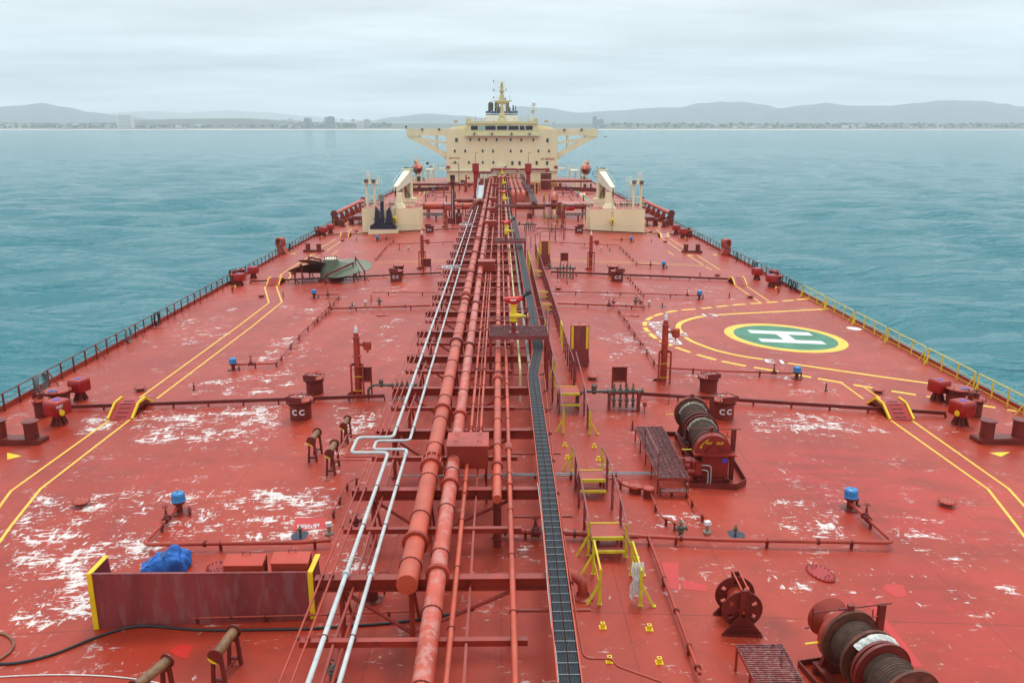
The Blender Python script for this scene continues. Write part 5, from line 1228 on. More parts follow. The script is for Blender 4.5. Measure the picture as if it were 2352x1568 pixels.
for r, x, y, lab in ((6, 1522, 510, 'small upright vent right of the near left walkway lines'), (9, 798, 515, 'small upright vent below the landing circle, left of the ramp'), (2, 298, 1312, 'small upright vent below the second left ramp'), (2, 956, 812, 'small upright vent left of the anchor house vent'), (3, 2278, 1320, 'small upright vent near the second right ramp'), (3, 2015, 1130, 'small upright vent right of the middle red bar'), (3, 1580, 822, 'small upright vent before the crane house'), (3, 825, 1200, 'small upright vent below the second valve chest'), (8, 842, 1015, 'small upright red vent left of the winch walkway'), (3, 560, 765, 'small upright vent beyond the shield plate')):
    p = Z(r, x, y); rep(PP_, pu, (p.x, p.y, zd(p.x)), 0, lab)
# bronze valves
for r, x, y, lab, m_ in ((12, 1415, 420, 'grey and red valve cluster at the end of a thin pipe, near right deck', 'grease'), (11, 635, 360, 'valve cluster beneath the white pipes beside the rack', 'red_dark'), (2, 1160, 1385, 'small valve with wheel below the propeller pipe', 'grease'), (3, 1438, 1385, 'small valve with wheel left of the boundary arc', 'grease'), (3, 1240, 1395, 'upright red valve on the transverse pipe', 'red')):
    p = Z(r, x, y); t = thing('valve_cluster', lab, 'valve', (p.x, p.y, zd(p.x))); m2 = MB(); m2.lathe([(.1, -.02), (.08, .2), (.14, .22), (.14, .27), (.08, .3), (.09, .45), (.05, .5), (.03, .62)], n=12); m2.cyl((-.2, 0, .36), (.22, 0, .36), .06, n=10); m2.cyl((.2, 0, .36), (.24, 0, .36), .1, n=12); m2.cyl((-.22, 0, .36), (-.18, 0, .36), .1, n=12); m2.ball((0, 0, .36), .12, 10, 6); m2.build('valve_body', m_, t)
    m2 = MB(); m2.ring((0, 0, .62), (0, 0, 1), .14, .014, n=14, k=5); m2.bar((-.13, 0, .62), (.13, 0, .62), .02, .015); m2.build('hand_wheel', 'grease', t)
# yellow sockets on the deck
t = thing('rail_socket', '', 'socket', (0, 0, 0), 0, 'yellow sockets for removable rails'); m2 = MB(); m2.boxb(0, 0, -.01, .22, .22, .025); m2.boxb(0, 0, .012, .13, .13, .15); m2.build('socket_block', 'yellow', t)
m2 = MB(); m2.cyl((0, 0, .158), (0, 0, .166), .035, n=10); m2.build('hole', 'black', t); su = [False]
for r, x, y, lab in ((12, 805, 1130, 'yellow socket below the left yellow post, upper of two'), (12, 1170, 1145, 'yellow socket below the white rope coil, upper of two'), (12, 858, 1395, 'yellow socket at the thin bent pipe, lower left'), (12, 1248, 1405, 'yellow socket lower right beside the slanting pipe'), (8, 312, 1140, 'yellow socket between the stiles, farthest left'), (8, 542, 1150, 'yellow socket between the stiles, farthest right'), (8, 330, 1240, 'yellow socket between the stiles, nearer left'), (8, 574, 1250, 'yellow socket between the stiles, nearer right')):
    p = Z(r, x, y); rep(t, su, (p.x, p.y, zd(p.x)), 0, lab)

# ---- foam towers, sign boards, shield plates
def tower_proto():
    t = thing('foam_tower', '', 'monitor tower', (0, 0, 0), 0, 'tall red foam towers with white tips')
    m2 = MB(); m2.lathe([(.26, -.04), (.22, .02), (.20, 2.4), (.27, 2.42), (.27, 2.5), (.20, 2.52), (.19, 3.55), (.25, 3.57), (.25, 3.64), (.17, 3.66), (.15, 3.9), (.10, 3.92)], n=18); m2.build('column', 'red', t)
    m2 = MB(); m2.lathe([(.11, 3.92), (.10, 4.15), (.02, 4.38)], n=14); m2.build('white_tip', 'white', t)
    m2 = MB(); m2.cyl((.15, 0, 3.18), (.62, 0, 3.18), .09, n=12); m2.cyl((.36, 0, 3.18), (.42, 0, 3.18), .15, n=12); m2.lathe([(.2, 2.85), (.24, 2.9), (.24, 3.3), (.20, 3.38)], (.66, 0, 0), n=16); m2.cyl((.66, 0, 2.66), (.66, 0, 2.85), .05, n=8); m2.build('side_arm', 'red', t)
    m2 = MB()
    for s_ in (-.36, .36): m2.boxb(s_, -.28, -.03, .10, .12, 2.05)
    m2.build('stand_post', 'red', t)
    for z, y_ in ((.3, 1), (.75, 0), (1.2, 1), (1.65, 0)): m2 = MB(); m2.boxb(0, -.28, z, .64, .03, .035); m2.build('rung', 'yellow' if y_ else 'red', t)
    m2 = MB(); m2.bar((-.36, -.2, 1.95), (-.15, 0, 1.95), .08, .14); m2.bar((.36, -.2, 1.95), (.15, 0, 1.95), .08, .14); m2.prism([(-.75, 0, -.03), (.2, 0, -.03), (.1, 0, .25), (-.5, 0, .18)], (0, .05, 0)); m2.build('gusset', 'red_dark', t)
    return t
TP_ = tower_proto(); tu = [False]
for r, x, y, lab, s_, rz in ((7, 652, 748, 'near left foam tower with white tip beside the rack', .96, 0), (8, 1088, 645, 'near right foam tower standing over the painted ship name', 1.0, 0), (2, 1545, 1065, 'second left foam tower right of the propeller', 1.0, 0), (3, 1037, 1075, 'second right foam tower amid the double yellow lines', 1.0, 0),
        (14, 1670, 1335, 'third left foam tower beside the vent mast', .95, 0), (15, 150, 1330, 'third right foam tower beside the far stile', .95, 0), (16, 318, 610, 'farthest left foam tower near the bridge', 1.1, 0)):
    p = Z(r, x, y); rep(TP_, tu, (p.x, p.y + .25, zd(p.x)), rz, lab, s_)
def board_proto():
    t = thing('notice_board', '', 'notice board', (0, 0, 0), 0, 'dark red boards on twin posts'); 
    for s_ in (-.40, .40): m2 = MB(); m2.boxb(s_, 0, -.03, .09, .12, 1.75); m2.build('post', 'red_beam', t)
    m2 = MB(); m2.boxb(0, .02, .85, .72, .06, .85); m2.build('panel', 'red_dark', t); m2 = MB(); m2.boxb(0, -.02, 1.70, .95, .26, .04); m2.build('hood', 'red', t); m2 = MB(); m2.boxb(0, -.05, .80, .72, .12, .04); m2.build('ledge', 'red', t); return t
NB_ = board_proto(); nu = [False]
for r, x, y, lab in ((7, 705, 745, 'board on posts in front of the near left foam tower'), (8, 737, 745, 'board on posts behind the near right valve chest'), (2, 1588, 1115, 'board on posts beside the second left foam tower'), (17, 1245, 540, 'board on posts behind the second right valve chest'), (14, 1755, 1365, 'board on posts beside the third left foam tower'), (16, 1560, 1250, 'board on posts before the third right valve chest'), (16, 375, 590, 'board on posts beside the farthest left foam tower')):
    p = Z(r, x, y); rep(NB_, nu, (p.x, p.y + .1, zd(p.x)), 0, lab)
def shield():
    t = thing('shield_plate', '', 'shield', (0, 0, 0), 0, 'tall dark shield plates with yellow stripes'); m2 = MB(); m2.boxb(0, 0, -.03, 1.12, .05, 2.75); m2.boxb(-.58, .12, -.03, .04, .28, 2.75); m2.boxb(.58, .12, -.03, .04, .28, 2.75); m2.build('plate', 'maroon_sheet', t)
    m2 = MB(); m2.boxb(0, .12, 2.72, 1.24, .34, .04); m2.build('top_plate', 'red', t)
    for s_ in (-.48, .48): m2 = MB(); m2.boxb(s_, -.035, 1.2, .15, .02, 1.5); m2.build('yellow_stripe', 'yellow', t)
    for s_ in (-.5, .5): m2 = MB(); m2.bar((s_, .1, 1.5), (s_ + .25, 1.1, -.02), .06, .06); m2.build('stay', 'red_dark', t)
    return t
SP_ = shield(); shu = [False]
for r, x, y, lab, s_ in ((25, 580, 1420, 'nearest tall shield plate with two yellow stripes', 1.0), (17, 1000, 500, 'second tall shield plate with yellow stripes, beside the catwalk', 1.0), (16, 2140, 1130, 'farthest tall shield plate, beside the far stile', 1.0)):
    p = Z(r, x, y); rep(SP_, shu, (p.x, p.y, zd(p.x)), 0, lab, s_)
# ---- valve chests
def chest():
    t = thing('valve_chest', '', 'valve chest', (0, 0, 0), 0, 'greasy valve chests on red frames'); m2 = MB(); m2.cyl((-1.05, 0, 1.05), (1.25, 0, 1.05), .12, n=14)
    for x in (-.75, 1.2): m2.cyl((x - .03, 0, 1.05), (x + .03, 0, 1.05), .2, n=14)
    m2.build('header_pipe', 'grease', t)
    for i in range(4):
        x = -.42 + i * .36; m2 = MB(); m2.lathe([(.07, 1.1), (.12, 1.18), (.09, 1.24), (.05, 1.32), (.045, 1.45), (.02, 1.5)], (x, 0, 0), n=10); m2.ring((x, 0, 1.5), (0, 0, 1), .08, .012, n=10, k=4)
        m2.cyl((x, -.05, 1.0), (x, -.05, .1), .06, n=8); m2.ball((x, -.1, .55), .13, 10, 6); m2.cyl((x, -.28, .55), (x, -.05, .55), .07, n=8); m2.lathe([(.11, .25), (.11, .32)], (x, -.05, 0), n=10); m2.build('valve', 'grease', t)
    for x in (-.68, .98):
        for y in (-.22, .22): m2 = MB(); m2.boxb(x, y, -.03, .12, .06, 1.1); m2.build('leg', 'maroon_sheet', t)
    m2 = MB(); m2.boxb(.15, -.22, .95, 1.6, .05, .08); m2.boxb(.15, .22, .95, 1.6, .05, .08); m2.boxb(.15, 0, -.02, 1.7, .6, .04); m2.build('frame', 'red_dark', t)
    m2 = MB(); m2.tube(poly_round([(-.95, 0, 1.05), (-2.1, .05, 1.05), (-2.5, .1, .75), (-2.5, .1, -.03)], .3), .09, 10); m2.ball((-1.55, .02, 1.05), .17, 12, 8); m2.lathe([(.12, 1.1), (.16, 1.22), (.16, 1.42), (.08, 1.46)], (-1.55, .02, 0), n=12); m2.ring((-1.55, .02, 1.48), (0, 0, 1), .16, .015, n=14, k=4); m2.build('inlet_pipe', 'grease', t)
    m2 = MB(); m2.boxb(1.3, -.25, .25, .22, .18, .24); m2.boxb(1.3, -.25, -.02, .06, .06, .3); m2.build('junction_box', 'red', t)
    return t
VC_ = chest(); vcu = [False]
for r, x, y, lab, s_ in ((8, 770, 862, 'near greasy valve chest of four valves right of the stile', .98), (17, 1255, 665, 'second greasy valve chest of four valves before a board', .98), (16, 1560, 1390, 'third valve chest, near the far stile', .95)):
    p = Z(r, x, y); rep(VC_, vcu, (p.x - .1, p.y + .2, zd(p.x)), 0, lab, s_)
p = Z(28, 300, 470); o = dup(VC_, (p.x + .4, p.y + .5, zd(p.x)), 0, 'greasy valve chest half hidden beneath the white pipes on the left', None, .8)

# ---- roller pedestals
def roller():
    t = thing('roller_stand', '', 'roller', (0, 0, 0), 0, 'rusty rope rollers on trestles'); m2 = MB(); m2.cyl((0, -.62, 1.12), (0, .62, 1.12), .155, n=18); m2.build('roller', 'brown_old', t)
    for q in (.62, -.67): m2 = MB(); m2.cyl((0, q, 1.12), (0, q + .05, 1.12), .235, n=20); m2.build('rim', 'red_dark', t)
    m2 = MB(); m2.prism([(.0 + .235 * math.cos(a), -.675, 1.12 + .235 * math.sin(a)) for a in [R(190 + 16 * i) for i in range(7)]], (0, -.01, 0)); m2.build('yellow_segment', 'yellow', t)
    for y in (-.55, .55):
        for s_ in (-1, 1): m2 = MB(); m2.bar((s_ * .12, y, 1.02), (s_ * .2, y + .0, -.03), .09, .12); m2.build('leg', 'red_dark', t)
        m2 = MB(); m2.boxb(0, y, .18, .42, .08, .08); m2.boxb(0, y, .86, .3, .14, .14); m2.build('cross_bar', 'red_dark', t)
    m2 = MB(); m2.bar((.12, -.55, .4), (.12, .55, .3), .05, .05); m2.build('tie_bar', 'red_dark', t); return t
RS_ = roller(); ru = [False]
for fx, fy, bx, by, lab, s_ in ((290, 1278, 345, 1190, 'upper left rusty rope roller below the CC hatch', .95), (430, 1390, 482, 1280, 'lower middle rusty rope roller beside the rack', .95), (540, 1140, 580, 1060, 'far right rusty rope roller beside the rack', .85)):
    p, q = Z(7, fx, fy), Z(7, bx, by); c = (p + q) / 2; rep(RS_, ru, (c.x, c.y, zd(c.x)), -math.atan2(q.x - p.x, max(.3, q.y - p.y)), lab, s_)
p = Z(10, 1740, 1568); rep(RS_, ru, (p.x + .05, p.y + .35, zd(p.x)), -.12, 'red rope roller standing clear below the breakwater', .92)
p = D(*V(10, 1310, 1392), 1.03); rep(RS_, ru, (p.x - .2, p.y - .55, zd(p.x)), -.35, 'rust coloured rope roller cut off at the bottom edge', .92)
# ================================================================ NEAR OBJECTS
# ---- breakwater plate with yellow edges
bl, br = D(227, 1442), D(715, 1421); br.y = bl.y = (bl.y + br.y) / 2
tl = F(*V(10, 812, 716), bl.y); BWH = tl.z - zd(bl.x)
t = thing('breakwater', 'long dark red plate wall with yellow edges at its two ends', 'breakwater', (bl.x, bl.y, zd(bl.x))); o = t.location.copy()
mb = MB(); n_ = 8
for i in range(n_):
    a, b_ = bl.lerp(br, i / n_), bl.lerp(br, (i + 1) / n_); top = tl.z + .0
    mb.prism([(a.x, a.y, zd(a.x) - .02), (b_.x, b_.y, zd(b_.x) - .02), (b_.x, b_.y, top), (a.x, a.y, top)], (0, .03, 0))
mb.box(((bl.x + br.x) / 2, bl.y + .03, tl.z + .012), (br.x - bl.x, .1, .02)); mb.build('front_plate', 'maroon_sheet', t, o)
for x, s_ in ((bl.x, -1), (br.x, 1)):
    mb = MB(); zb = zd(x); xx = x + s_ * .02; mb.prism([(xx, bl.y, zb - .02), (xx, bl.y + 1.5, zb - .02), (xx, bl.y + 1.15, tl.z - .02), (xx, bl.y, tl.z)], (s_ * .03, 0, 0)); mb.build('side_plate', 'red_dark', t, o)
    mb = MB(); mb.box((x + s_ * .05, bl.y - .012, (zb + tl.z) / 2), (.16, .03, tl.z - zb + .03)); mb.bar((x + s_ * .05, bl.y + .02, tl.z + .02), (x + s_ * .05, bl.y + 1.16, tl.z + .0), .16, .03); mb.build('yellow_edge', 'yellow', t, o)
for i in range(5): x = bl.x + (br.x - bl.x) * (i + .5) / 5; mb = MB(); mb.prism([(x, bl.y + .04, zd(x) - .02), (x, bl.y + .9, zd(x) - .02), (x, bl.y + .04, tl.z - .25)], (.03, 0, 0)); mb.build('rib', 'red_dark', t, o)
# ---- two lockers behind
def locker(lab, pa, pb, h, dep):
    w_ = pb.x - pa.x; cx = (pa.x + pb.x) / 2; t = thing('deck_locker', lab, 'locker', (cx, pa.y, zd(cx))); m2 = MB(); m2.boxb(0, dep / 2, -.02, w_ - .06, dep - .06, h); m2.build('body', 'red', t)
    m2 = MB(); m2.prism([(-w_ / 2, 0, h), (w_ / 2, 0, h), (w_ / 2, dep, h + .12), (-w_ / 2, dep, h + .12)], (0, 0, .035)); m2.build('lid', 'red_lid', t)
    m2 = MB(); m2.tube([(-.12, dep * .9, h + .13), (-.12, dep * .9, h + .22), (.12, dep * .9, h + .22), (.12, dep * .9, h + .13)], .012, 5); m2.build('handle', 'red_dark', t)
    m2 = MB(); m2.prism([(w_ / 2 - .02, .02, .1), (w_ / 2 - .02, dep - .05, .1), (w_ / 2 - .02, dep - .05, h + .1)], (.04, 0, 0)); m2.build('side_gusset', 'red_dark', t)
lk = bl.y + .22
for lab, xa, xb in (('left one of two orange red lockers behind the breakwater', V(10, 1745, 710), V(10, 2060, 710)), ('right one of two orange red lockers behind the breakwater', V(10, 2120, 712), V(11, 262, 715))):
    z_ = BWH - .10; pa = F(*xa, lk); pb = F(*xb, lk); locker(lab, Vector((pa.x, lk, 0)), Vector((pb.x, lk, 0)), z_, .55)
# ---- blue tarpaulin bundle
p = Z(10, 1235, 742); t = thing('tarpaulin_bundle', 'roped heap under a bright blue tarpaulin behind the breakwater', 'tarpaulin', (p.x, p.y + .5, zd(p.x))); mb = MB(); nu_, nv_ = 34, 22; vs = []
for j in range(nv_ + 1):
    for i in range(nu_):
        a = 2 * math.pi * i / nu_; f = j / nv_; rr = math.sin(f * math.pi / 2) ** .55; ct, st = math.cos(a), math.sin(a)
        sq = 1 / max(abs(ct), abs(st)) ** .6; x = .88 * rr * ct * sq; y = .62 * rr * st * sq; h = .92 * (1 - f ** 3.2) * (.72 + .28 * math.tanh(2.2 * x + .4))
        fold = abs(math.sin(x * 5.2 + y * 1.5 + 1.2 * mnoise.noise((x * 2, y * 2, 0)))) ** .5 * .17 + abs(math.sin(y * 8 - x * 3.2 + h * 2)) * .11; nn = mnoise.noise((x * 3, y * 3, h * 2)) * .20 + fold - .12 + (.12 if x > .25 else 0) - (.12 if x < -.35 else 0)
        vs.append((x * (1 + nn * .7), y * (1 + nn * .7), max(.06, h + nn * (1 - f * .5))))
mb.add(vs, [(j * nu_ + i, j * nu_ + (i + 1) % nu_, (j + 1) * nu_ + (i + 1) % nu_, (j + 1) * nu_ + i) for j in range(nv_) for i in range(nu_)][::1], False); TB = mb.build('sheet', 'blue_tarp', t)
for q in range(4):
    m2 = MB(); pts = []
    for k in range(15):
        f = -1 + 2 * k / 14; 
        x, y = ((-.45 + q * .3) + f * .12, f * .62) if q < 3 else (f * .86, .1)
        rr = min(1, math.hypot(x / .95, y / .66)); pts.append((x, y, .1 + .86 * (1 - rr ** 3.2) * (.72 + .28 * math.tanh(2.2 * x + .4)) + .04))
    m2.tube(pts, .012, 5); m2.build('lashing', 'bronze', t)
m2 = MB(); m2.boxb(.1, 0, -.02, 1.6, 1.05, .1); m2.build('pallet', 'rust', t); t.scale = (.9, .9, .76)
# ---- hoses on the deck
def laid(name, lab, cat, pts, r, mat, per=.25):
    P_ = curve(pts, per); mb = MB(); mb.tube([(q.x, q.y, zd(q.x) + r + .004) for q in P_], r, 8); tag(mb.build(name, mat), lab, cat)
laid('deck_hose', 'long black hose snaking across the deck in front of the breakwater', 'hose', [Z(10, -60, 1425), Z(10, 140, 1418), Z(10, 420, 1350), Z(10, 760, 1215), Z(10, 1000, 1142), Z(10, 1160, 1128), Z(10, 1350, 1142), Z(10, 1600, 1160), Z(10, 2000, 1158), Z(10, 2345, 1152), Z(11, 400, 1140), Z(11, 900, 1105), Z(11, 1300, 1050), Z(11, 1560, 992)], .042, 'black')
laid('deck_hose', 'curled end of dark hose at the bottom left edge', 'hose', [Z(10, -120, 1165), Z(10, 0, 1182), Z(10, 70, 1210), Z(10, 108, 1265), Z(10, 90, 1320), Z(10, 30, 1370), Z(10, -80, 1430)], .036, 'brown_old')
laid('deck_rope', 'thin pale rope lying along the bottom left corner', 'rope', [Z(10, -80, 1528), Z(10, 200, 1512), Z(10, 500, 1506), Z(10, 800, 1515), Z(10, 1050, 1538), Z(10, 1250, 1572)], .018, 'rope_white')

# ---- stiles with yellow and red rails
def post_rail(label, bases, tops=1.3, mat=None, chain=(), name='stile_rail', mid=True, cat='railing', group=None, struts=True):
    """bases: list of (point, 'y'/'r'); consecutive posts joined by rails of the post's colour"""
    P_ = [Vector((p.x, p.y, zd(p.x))) for p, _ in bases]; o = P_[0].copy(); t = thing(name, label, cat, o, 0, group)
    up = [P_[i] + Vector((0, 0, tops if not isinstance(tops, (list, tuple)) else tops[i])) for i in range(len(P_))]
    for i, (p, (_, c)) in enumerate(zip(P_, bases)):
        m_ = 'yellow_olive' if c == 'y' else 'maroon_sheet'; s2 = MB(); s2.bar(p - Vector((0, 0, .02)), up[i], .10, .06, up=(0, 1, 0)); s2.boxb(p.x, p.y, p.z - .005, .14, .14, .02)
        if c == 'y' and struts:
            sd_ = -1 if i % 2 or True else 1; q = p + Vector((struts * .42, -.05, 0)); s2.bar(q - Vector((0, 0, .01)), p + (up[i] - p) * .62, .08, .06); s2.boxb(q.x, q.y, q.z - .005, .14, .14, .02)
        s2.build('post', m_, t, o)
    for i in range(len(P_) - 1):
        if i in chain:
            s2 = MB(); 
            for hh in (1.0, .6):
                pts = [P_[i] + (up[i] - P_[i]) * hh * (1 - k / 8) + ((P_[i + 1] + (up[i + 1] - P_[i + 1]) * hh) - Vector((0, 0, 0))) * 0 for k in range(1)]
                a = P_[i] + (up[i] - P_[i]) * hh; b_ = P_[i + 1] + (up[i + 1] - P_[i + 1]) * hh
                pts = [a.lerp(b_, k / 8) - Vector((0, 0, .16 * math.sin(math.pi * k / 8))) for k in range(9)]; s2.tube(pts, .012, 5)
            s2.build('chain', 'grease', t, o); continue
        m_ = 'yellow_olive' if bases[i][1] == 'y' and bases[i + 1][1] == 'y' else 'maroon_sheet'
        s2 = MB(); s2.bar(up[i], up[i + 1], .06, .05); s2.build('top_rail', m_, t, o)
        if mid: s2 = MB(); s2.cyl(P_[i] + (up[i] - P_[i]) * .5, P_[i + 1] + (up[i + 1] - P_[i + 1]) * .5, .016, n=6); s2.build('middle_rail', m_, t, o)
    return t
def z12(*p): return Z(12, *p)
def z8(*p): return Z(8, *p)
post_rail('left rail of the nearest stile, yellow near end and red far end', [(z12(780, 948), 'y'), (z12(730, 710), 'y'), (z12(692, 565), 'y'), (z12(660, 408), 'r'), (z12(617, 190), 'r'), (z8(395, 1480), 'r'), (z8(365, 1335), 'y')], [1.25, 1.25, 1.3, 1.45, 1.55, 1.5, 1.2], chain=(1,), struts=-1)
post_rail('right rail of the nearest stile, white rope hung on it', [(z12(1100, 958), 'y'), (z12(1030, 718), 'y'), (z12(985, 577), 'y'), (z12(940, 405), 'r'), (z12(878, 200), 'r'), (z8(640, 1480), 'r'), (z8(600, 1345), 'y')], [1.25, 1.25, 1.3, 1.45, 1.55, 1.5, 1.2], chain=(1,), struts=1)
def stile(label, r, xa, xb, yf, h, dep, edges=2, mat='red'):
    p, q = V(r, xa, yf), V(r, xb, yf); x0, x1 = Xl(*p, h), Xl(*q, h); Y0 = Yl(p[1], h); w_ = x1 - x0
    t = thing('stile_step', label, 'step', ((x0 + x1) / 2, Y0, 0), 0, 'step platforms with yellow edges on the catwalk'); m2 = MB(); m2.boxb(0, dep / 2, h - .04, w_, dep, .04); m2.build('tread', mat, t)
    for y in (0, dep)[:edges]: m2 = MB(); m2.boxb(0, y, h - .1, w_ + .02, .06, .125); m2.build('yellow_edge', 'yellow_olive', t)
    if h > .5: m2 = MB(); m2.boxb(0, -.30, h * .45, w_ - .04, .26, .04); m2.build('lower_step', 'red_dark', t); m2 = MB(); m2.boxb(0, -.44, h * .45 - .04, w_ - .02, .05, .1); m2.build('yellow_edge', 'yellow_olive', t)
    for x in (-w_ / 2 + .06, w_ / 2 - .06):
        for y in (.06, dep - .06): m2 = MB(); m2.boxb(x, y, -.05, .08, .08, h); m2.build('leg', 'red_dark', t)
    return t
stile('nearest step platform between yellow posts', 12, 718, 970, 432, .62, 1.1)
stile('second step platform bridging the grey hydraulic pipes', 8, 420, 632, 1412, .62, 1.0)
stile('third step platform, tall, before the near greasy valve chest', 8, 262, 430, 735, .95, 1.3)
for i, (yy, xa, xb, lab) in enumerate(((1002, 945, 1092, 'fourth step platform on the catwalk, yellow edged'), (845, 908, 1042, 'fifth step platform on the catwalk, yellow edged'), (585, 842, 967, 'sixth step platform on the catwalk, double yellow edge'))):
    stile(lab, 17, xa, xb, yy, .6, .9)
stile('seventh step platform, near the farthest valve chest', 16, 1995, 2085, 1260, .7, 1.2)
post_rail('left yellow and red rail at the third step platform', [(z8(300, 1035), 'y'), (z8(268, 895), 'r'), (z8(215, 800), 'r'), (z8(215, 680), 'y')], [1.2, 1.5, 1.9, 1.9], struts=-1)
post_rail('right yellow and red rail at the third step platform', [(z8(505, 1045), 'y'), (z8(490, 1000), 'r'), (z8(462, 900), 'r'), (z8(395, 640), 'r')], [1.2, 1.3, 1.7, 1.9], struts=1)
HT = 1.55
XLc, XRc = Xl(*V(17, 905, 790), HT), Xl(*V(17, 1098, 865), HT)
def catrail(label, X, ya, yb, yel):
    bases = []; Y = ya
    while Y < yb: bases.append((Vector((X, Y, 0)), 'y' if any(a < Y < b_ for a, b_ in yel) else 'r')); Y += 1.55
    return post_rail(label, bases, HT, struts=False, name='catwalk_rail', group='rails of the raised catwalk beside the cable tray')
ca0 = Yl(V(8, 240, 480)[1], HT); ca1 = Yl(V(17, 770, 300)[1], HT)
yk = lambda r, y, h=HT: Yl(V(r, 0, y)[1], h)
catrail('left rail of the catwalk right beside the cable tray', XLc, ca0, ca1, [(yk(17, 1235), yk(17, 1160)), (yk(17, 440), yk(17, 330)), (yk(8, 560), yk(8, 450))])
catrail('right rail of the catwalk running past the shield plates', XRc, yk(8, 470), yk(17, 215), [(yk(17, 1290), yk(17, 1160)), (yk(17, 330), yk(17, 260))])
post_rail('zigzag red rail crossing the deck beyond the second shield plate', [(Z(17, 825, 285), 'r'), (Z(17, 880, 255), 'r'), (Z(17, 940, 225), 'r'), (Z(17, 1060, 205), 'r'), (Z(17, 1135, 215), 'r'), (Z(17, 1235, 190), 'r')], 1.5, struts=False)
g8 = [(Z(16, 1860, 1130), 'y'), (Z(16, 1890, 1225), 'y'), (Z(16, 1935, 1310), 'r'), (Z(16, 1995, 1420), 'r'), (Z(16, 2060, 1560), 'r')]
post_rail('left yellow and red rail of the far stile by the manifold', [(b_, c) for b_, c in g8], 1.5, struts=-1)
post_rail('right yellow and red rail of the far stile by the manifold', [(Z(16, 2005, 1120), 'y'), (Z(16, 2075, 1235), 'y'), (Z(16, 2110, 1300), 'r'), (Z(16, 2180, 1420), 'r'), (Z(16, 2250, 1530), 'r')], 1.5, struts=1)
# ---- white rope coil hung on the yellow post
p = z12(1090, 958); bz = zd(p.x); t = thing('rope_coil', 'white rope coil hung over the yellow post of the nearest stile', 'rope', (p.x - .05, p.y + .25, bz))
m2 = MB(); rr = random.Random(3)
for i in range(0, 16):
    w_ = .05 + .012 * i * .6; dx = (i - 8) * .024; sw = rr.uniform(-.05, .05); z1 = 1.42 - rr.uniform(0, .05); z0 = .22 + rr.uniform(-.12, .16)
    if i % 4 == 3: continue
    m2.tube([(dx - .02 + sw, -.10 - w_ * .3, z0), (dx - .045, -.11 - .004 * i, .62), (dx * .7, -.13, .85), (dx * 1.2 + .01, -.10, 1.15), (dx + .03, -.02, z1), (dx * 1.2 + .05, .06, 1.12), (dx * .7 + .03, .02, .85), (dx + .05, -.02, .6), (dx + .03 + sw, -.05, z0 + .02), (dx - .02 + sw, -.10 - w_ * .3, z0)], .014, 5)
m2.build('loops', 'rope_white', t)
m2 = MB()
for k in range(4): m2.ring((.0, -.06, .82 + k * .03), (.1, .1, 1), .105, .015, n=16, k=5)
m2.tube([(.08, -.1, .95), (.16, -.16, 1.02), (.22, -.14, 1.12)], .015, 5); m2.build('binding', 'rope_white', t)
# ---- red elbow vent beside the tray
p = Z(12, 640, 905); t = thing('elbow_vent', 'red bent vent pipe with round foot right of the cable tray', 'vent', (p.x + .05, p.y + .1, zd(p.x))); m2 = MB(); m2.lathe([(.36, -.03), (.36, .03), (.22, .06), (.2, .14)], n=22, cap=False); m2.tube(poly_round([(0, 0, .1), (-.02, .05, .55), (-.5, .25, .75)], .3), .17, 14); m2.build('pipe', 'red', t)
p = Z(11, 760, 930); t = thing('elbow_vent', 'red round footed vent under the white pipes behind the frame', 'vent', (p.x, p.y + .1, zd(p.x))); m2 = MB(); m2.lathe([(.34, -.03), (.34, .03), (.2, .06), (.18, .5), (.22, .52), (.22, .6)], n=22); m2.build('pipe', 'red_dark', t); m2 = MB(); m2.ring((.35, .3, .75), (0, 0, 1), .17, .014, n=16, k=5); m2.cyl((.35, .3, -.1), (.35, .3, .75), .03, n=8); m2.build('hand_wheel', 'red_dark', t)
# medium pipe's down leg at its capped end
p = Vector((XAp, Yl(1146, h_(.16)) + .9, 0)); t = thing('drop_pipe', 'vertical dark red pipe dropping from the medium centre pipe to the deck', 'pipe', p); m2 = MB(); m2.cyl((0, 0, -.1), (0, 0, 2.2), .15, n=16); m2.lathe([(.21, .3), (.21, .36), (.15, .36)], n=16); m2.build('pipe', 'red_dark', t)

